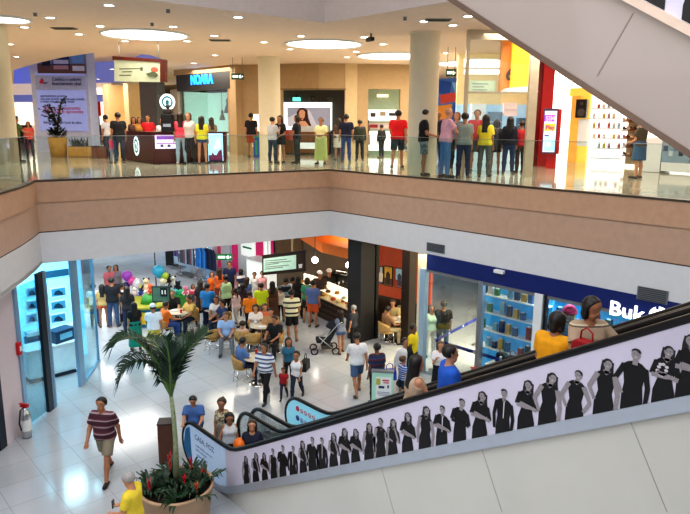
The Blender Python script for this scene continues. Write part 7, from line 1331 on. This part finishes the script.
U(381, 158, 124.5, 40, 'child in black before the white display cabinet', 'relaxed', skin=1, topc=hx('#18181c'), sleeve='long', botc=hx('#23232c'), hairc=BLK)
U(397, 168.5, 108, -5, 'man in a bright red T-shirt and dark shorts walking away', 'walk', fat=1.08, skin=1, topc=hx('#e01820'), bottom='shorts', botc=hx('#2a3844'), hairc=BLK)
U(410.5, 166.5, 112, 20, 'woman in a pale pink top and floral skirt beside the red T-shirt', 'walk', sex='f', skin=1, topc=hx('#e4b8b0'), sleeve='none', bottom='skirt', botc=patterned('floral', [hx('#b8c4a8'), hx('#6c8494'), hx('#e0d8c8')], 22), hair='long', hairc=DKB)
U(416, 164, 113.5, 150, 'woman in white facing us just behind the floral skirt', 'stand', sex='f', skin=0, topc=hx('#d8ccc4'), botc=hx('#5a4c44'), hair='long', hairc=BRN)
o = U(422, 175.5, 108.5, -75, 'man in a black T-shirt and checked grey shorts looking at his phone', 'phone', fat=1.05, skin=1, topc=hx('#101014'), bottom='shorts', botc=patterned('check_grey', [hx('#8a9494'), hx('#5c6a6c')], 16), hairc=BLK, det=1)
hl = o.matrix_basis @ Vector(o['_hand_r']); t = thing('mobile_phone', 'small phone in the hand of the man in the black T-shirt and grey shorts', 'phone', hl, o.rotation_euler[2]); MB().box((-.03, .04, .03), (.07, .012, .13)).build('phone_body', M['black'], t, bevel=.005); MB().box((-.03, .033, .03), (.06, .003, .11)).build('screen', mat('phone_screen', hx('#5c7088')), t)
U(436.5, 166, 111.5, 150, 'bald man in a dark navy shirt behind the pink polo', 'stand', skin=1, topc=hx('#1c2238'), botc=djean, hair='bald')
U(444.5, 177.5, 107.5, -70, 'balding man in a pink polo and blue jeans in the group', 'reach', fat=1.12, skin=0, topc=hx('#d8a4b4'), botc=hx('#5484b8'), hair='bald', det=1)
U(455.5, 168, 112, 160, 'woman in a blue-grey blouse and black trousers facing the pink polo', 'reach', sex='f', skin=0, topc=hx('#6a7c98'), botc=blk_, hair='bob', hairc=(.20, .09, .03))
U(462.5, 178, 112.5, 0, 'woman in a grey-green top and navy jeans seen from behind', 'stand', sex='f', fat=1.08, skin=1, topc=hx('#8c948c'), botc=hx('#1c2c50'), hair='bun', hairc=BLK, det=1)
U(475, 172, 109.5, 170, 'man in a red shirt behind the yellow top', 'reach', fat=1.12, skin=1, topc=hx('#c02028'), bottom='shorts', botc=hx('#3c3c44'), hairc=BLK)
U(483.5, 177, 114.5, -15, 'woman in a yellow top and grey trousers with dark tied hair', 'stand', sex='f', skin=1, topc=hx('#f0e03c'), botc=hx('#5a6260'), hair='long', hairc=BLK, det=1)
U(494, 173, 119.5, 10, 'girl in a black and white dress at the glazed shop counter', 'stand', sex='f', skin=1, topc=hx('#2c2a30'), bottom='mini', botc=hx('#18181c'), hair='bob', hairc=BLK)
U(507.5, 174, 116.5, -5, 'woman with long black hair in a navy top and jeans at the glazed counter', 'stand', sex='f', fat=1.12, skin=1, topc=hx('#14182c'), sleeve='long', botc=hx('#243a68'), hair='long', hairc=BLK)
U(519, 173, 120.5, 30, 'person in a dark red shirt right of the long-haired woman in navy', 'stand', skin=1, topc=hx('#a01c28'), botc=hx('#3c2c30'), hairc=BLK)
U(637, 178.5, 117, 60, 'woman in a dark top and denim skirt in front of the bright shop', 'phone', sex='f', skin=0, topc=hx('#4c4438'), bottom='skirt', botc=hx('#3a5c80'), hair='bun', hairc=BRN)
# ---------------------------------------------------------------- light and camera
def area(name, loc, size, e, col=(1, 1, 1), rot=(0, 0, 0), sy=None):
    l = bpy.data.lights.new(name, 'AREA'); l.energy = e; l.color = col; l.size = size
    if sy: l.shape = 'RECTANGLE'; l.size_y = sy
    o = bpy.data.objects.new(name, l); COL.objects.link(o); o.location = loc; o.rotation_euler = rot; return o
area('skylight', (1, 4, 16.5), 16, 2750, (.95, .96, 1.), sy=16)
area('side_fill', (-13, 6, 11), 8, 650, (1., .95, .9), (0, math.radians(-70), 0), sy=14)  # added fill, no real window there; brightens the void faces and escalator side
for x, y in ((16, 3), (16, 10), (18, 17), (25, 8), (25, 17), (10, 21), (14, 27), (22, 27), (3, 24), (5, 34), (14, 38)):
    area('upper_lamp', (x, y, 9.2), 3., 230, (1., .88, .74))
for x, y, e, c in ((16, 12.5, 60, (1, .78, .5)), (13.9, 12.6, 120, (1, .82, .5)), (16, 17, 80, (1, .75, .45)), (16, 6, 110, (.8, .92, 1)), (12, 19.5, 110, (1, .9, .7)), (8, 20, 120, (1, .97, .92)), (5, 21, 120, (.95, .98, 1)), (10, 26, 150, (1, .98, .95)), (17, 25, 140, (1, .9, .95)), (4, 29, 170, (.95, .98, 1)), (12, 34, 200, (.9, .97, 1)), (18, 32, 200, (.9, .97, 1)), (24, 30, 150, (1, .95, .9))):
    area('lower_lamp', (x, y, 3.36), 2.2, e*.85, c)
area('shop_lamp', (16.5, 27, 3.36), 2., 160, (.35, .75, 1))
w = bpy.data.worlds.new('ambient'); bpy.context.scene.world = w; w.use_nodes = True
w.node_tree.nodes['Background'].inputs[0].default_value = (.9, .93, 1, 1); w.node_tree.nodes['Background'].inputs[1].default_value = .3
area('shop_lamp', (15.8, 9.8, 3.36), 2.2, 420, (1, .88, .6)); area('shop_lamp', (14.6, 8.2, 2.9), .8, 40, (.6, .85, 1)); area('left_shop_lamp', (5.2, 17.6, 3.3), 1.2, 90, (.45, .85, 1))
sc = bpy.context.scene
cam = bpy.data.objects.new('camera', bpy.data.cameras.new('camera')); COL.objects.link(cam); sc.camera = cam
cam.data.sensor_width = 36; cam.data.lens = F/690*36; cam.data.clip_end = 200; cam.data.clip_start = .05
fw = Vector((math.sin(YAW)*math.cos(P), math.cos(YAW)*math.cos(P), -math.sin(P))); rt = Vector((math.cos(YAW), -math.sin(YAW), 0)); up_ = rt.cross(fw)
r2 = rt*math.cos(ROLL)+up_*math.sin(ROLL); u2 = up_*math.cos(ROLL)-rt*math.sin(ROLL)
cam.matrix_world = Matrix(((r2.x, u2.x, -fw.x, 0), (r2.y, u2.y, -fw.y, 0), (r2.z, u2.z, -fw.z, CZ), (0, 0, 0, 1)))
sc.view_settings.view_transform = 'Standard'; sc.view_settings.look = 'Medium High Contrast'; sc.view_settings.exposure = 0; sc.view_settings.gamma = 1
sc.cycles.use_denoising = True; sc.cycles.max_bounces = 6; sc.cycles.diffuse_bounces = 3; sc.cycles.glossy_bounces = 3; sc.cycles.transparent_max_bounces = 12; sc.cycles.sample_clamp_indirect = 6
sc.cycles.caustics_reflective = False; sc.cycles.caustics_refractive = False
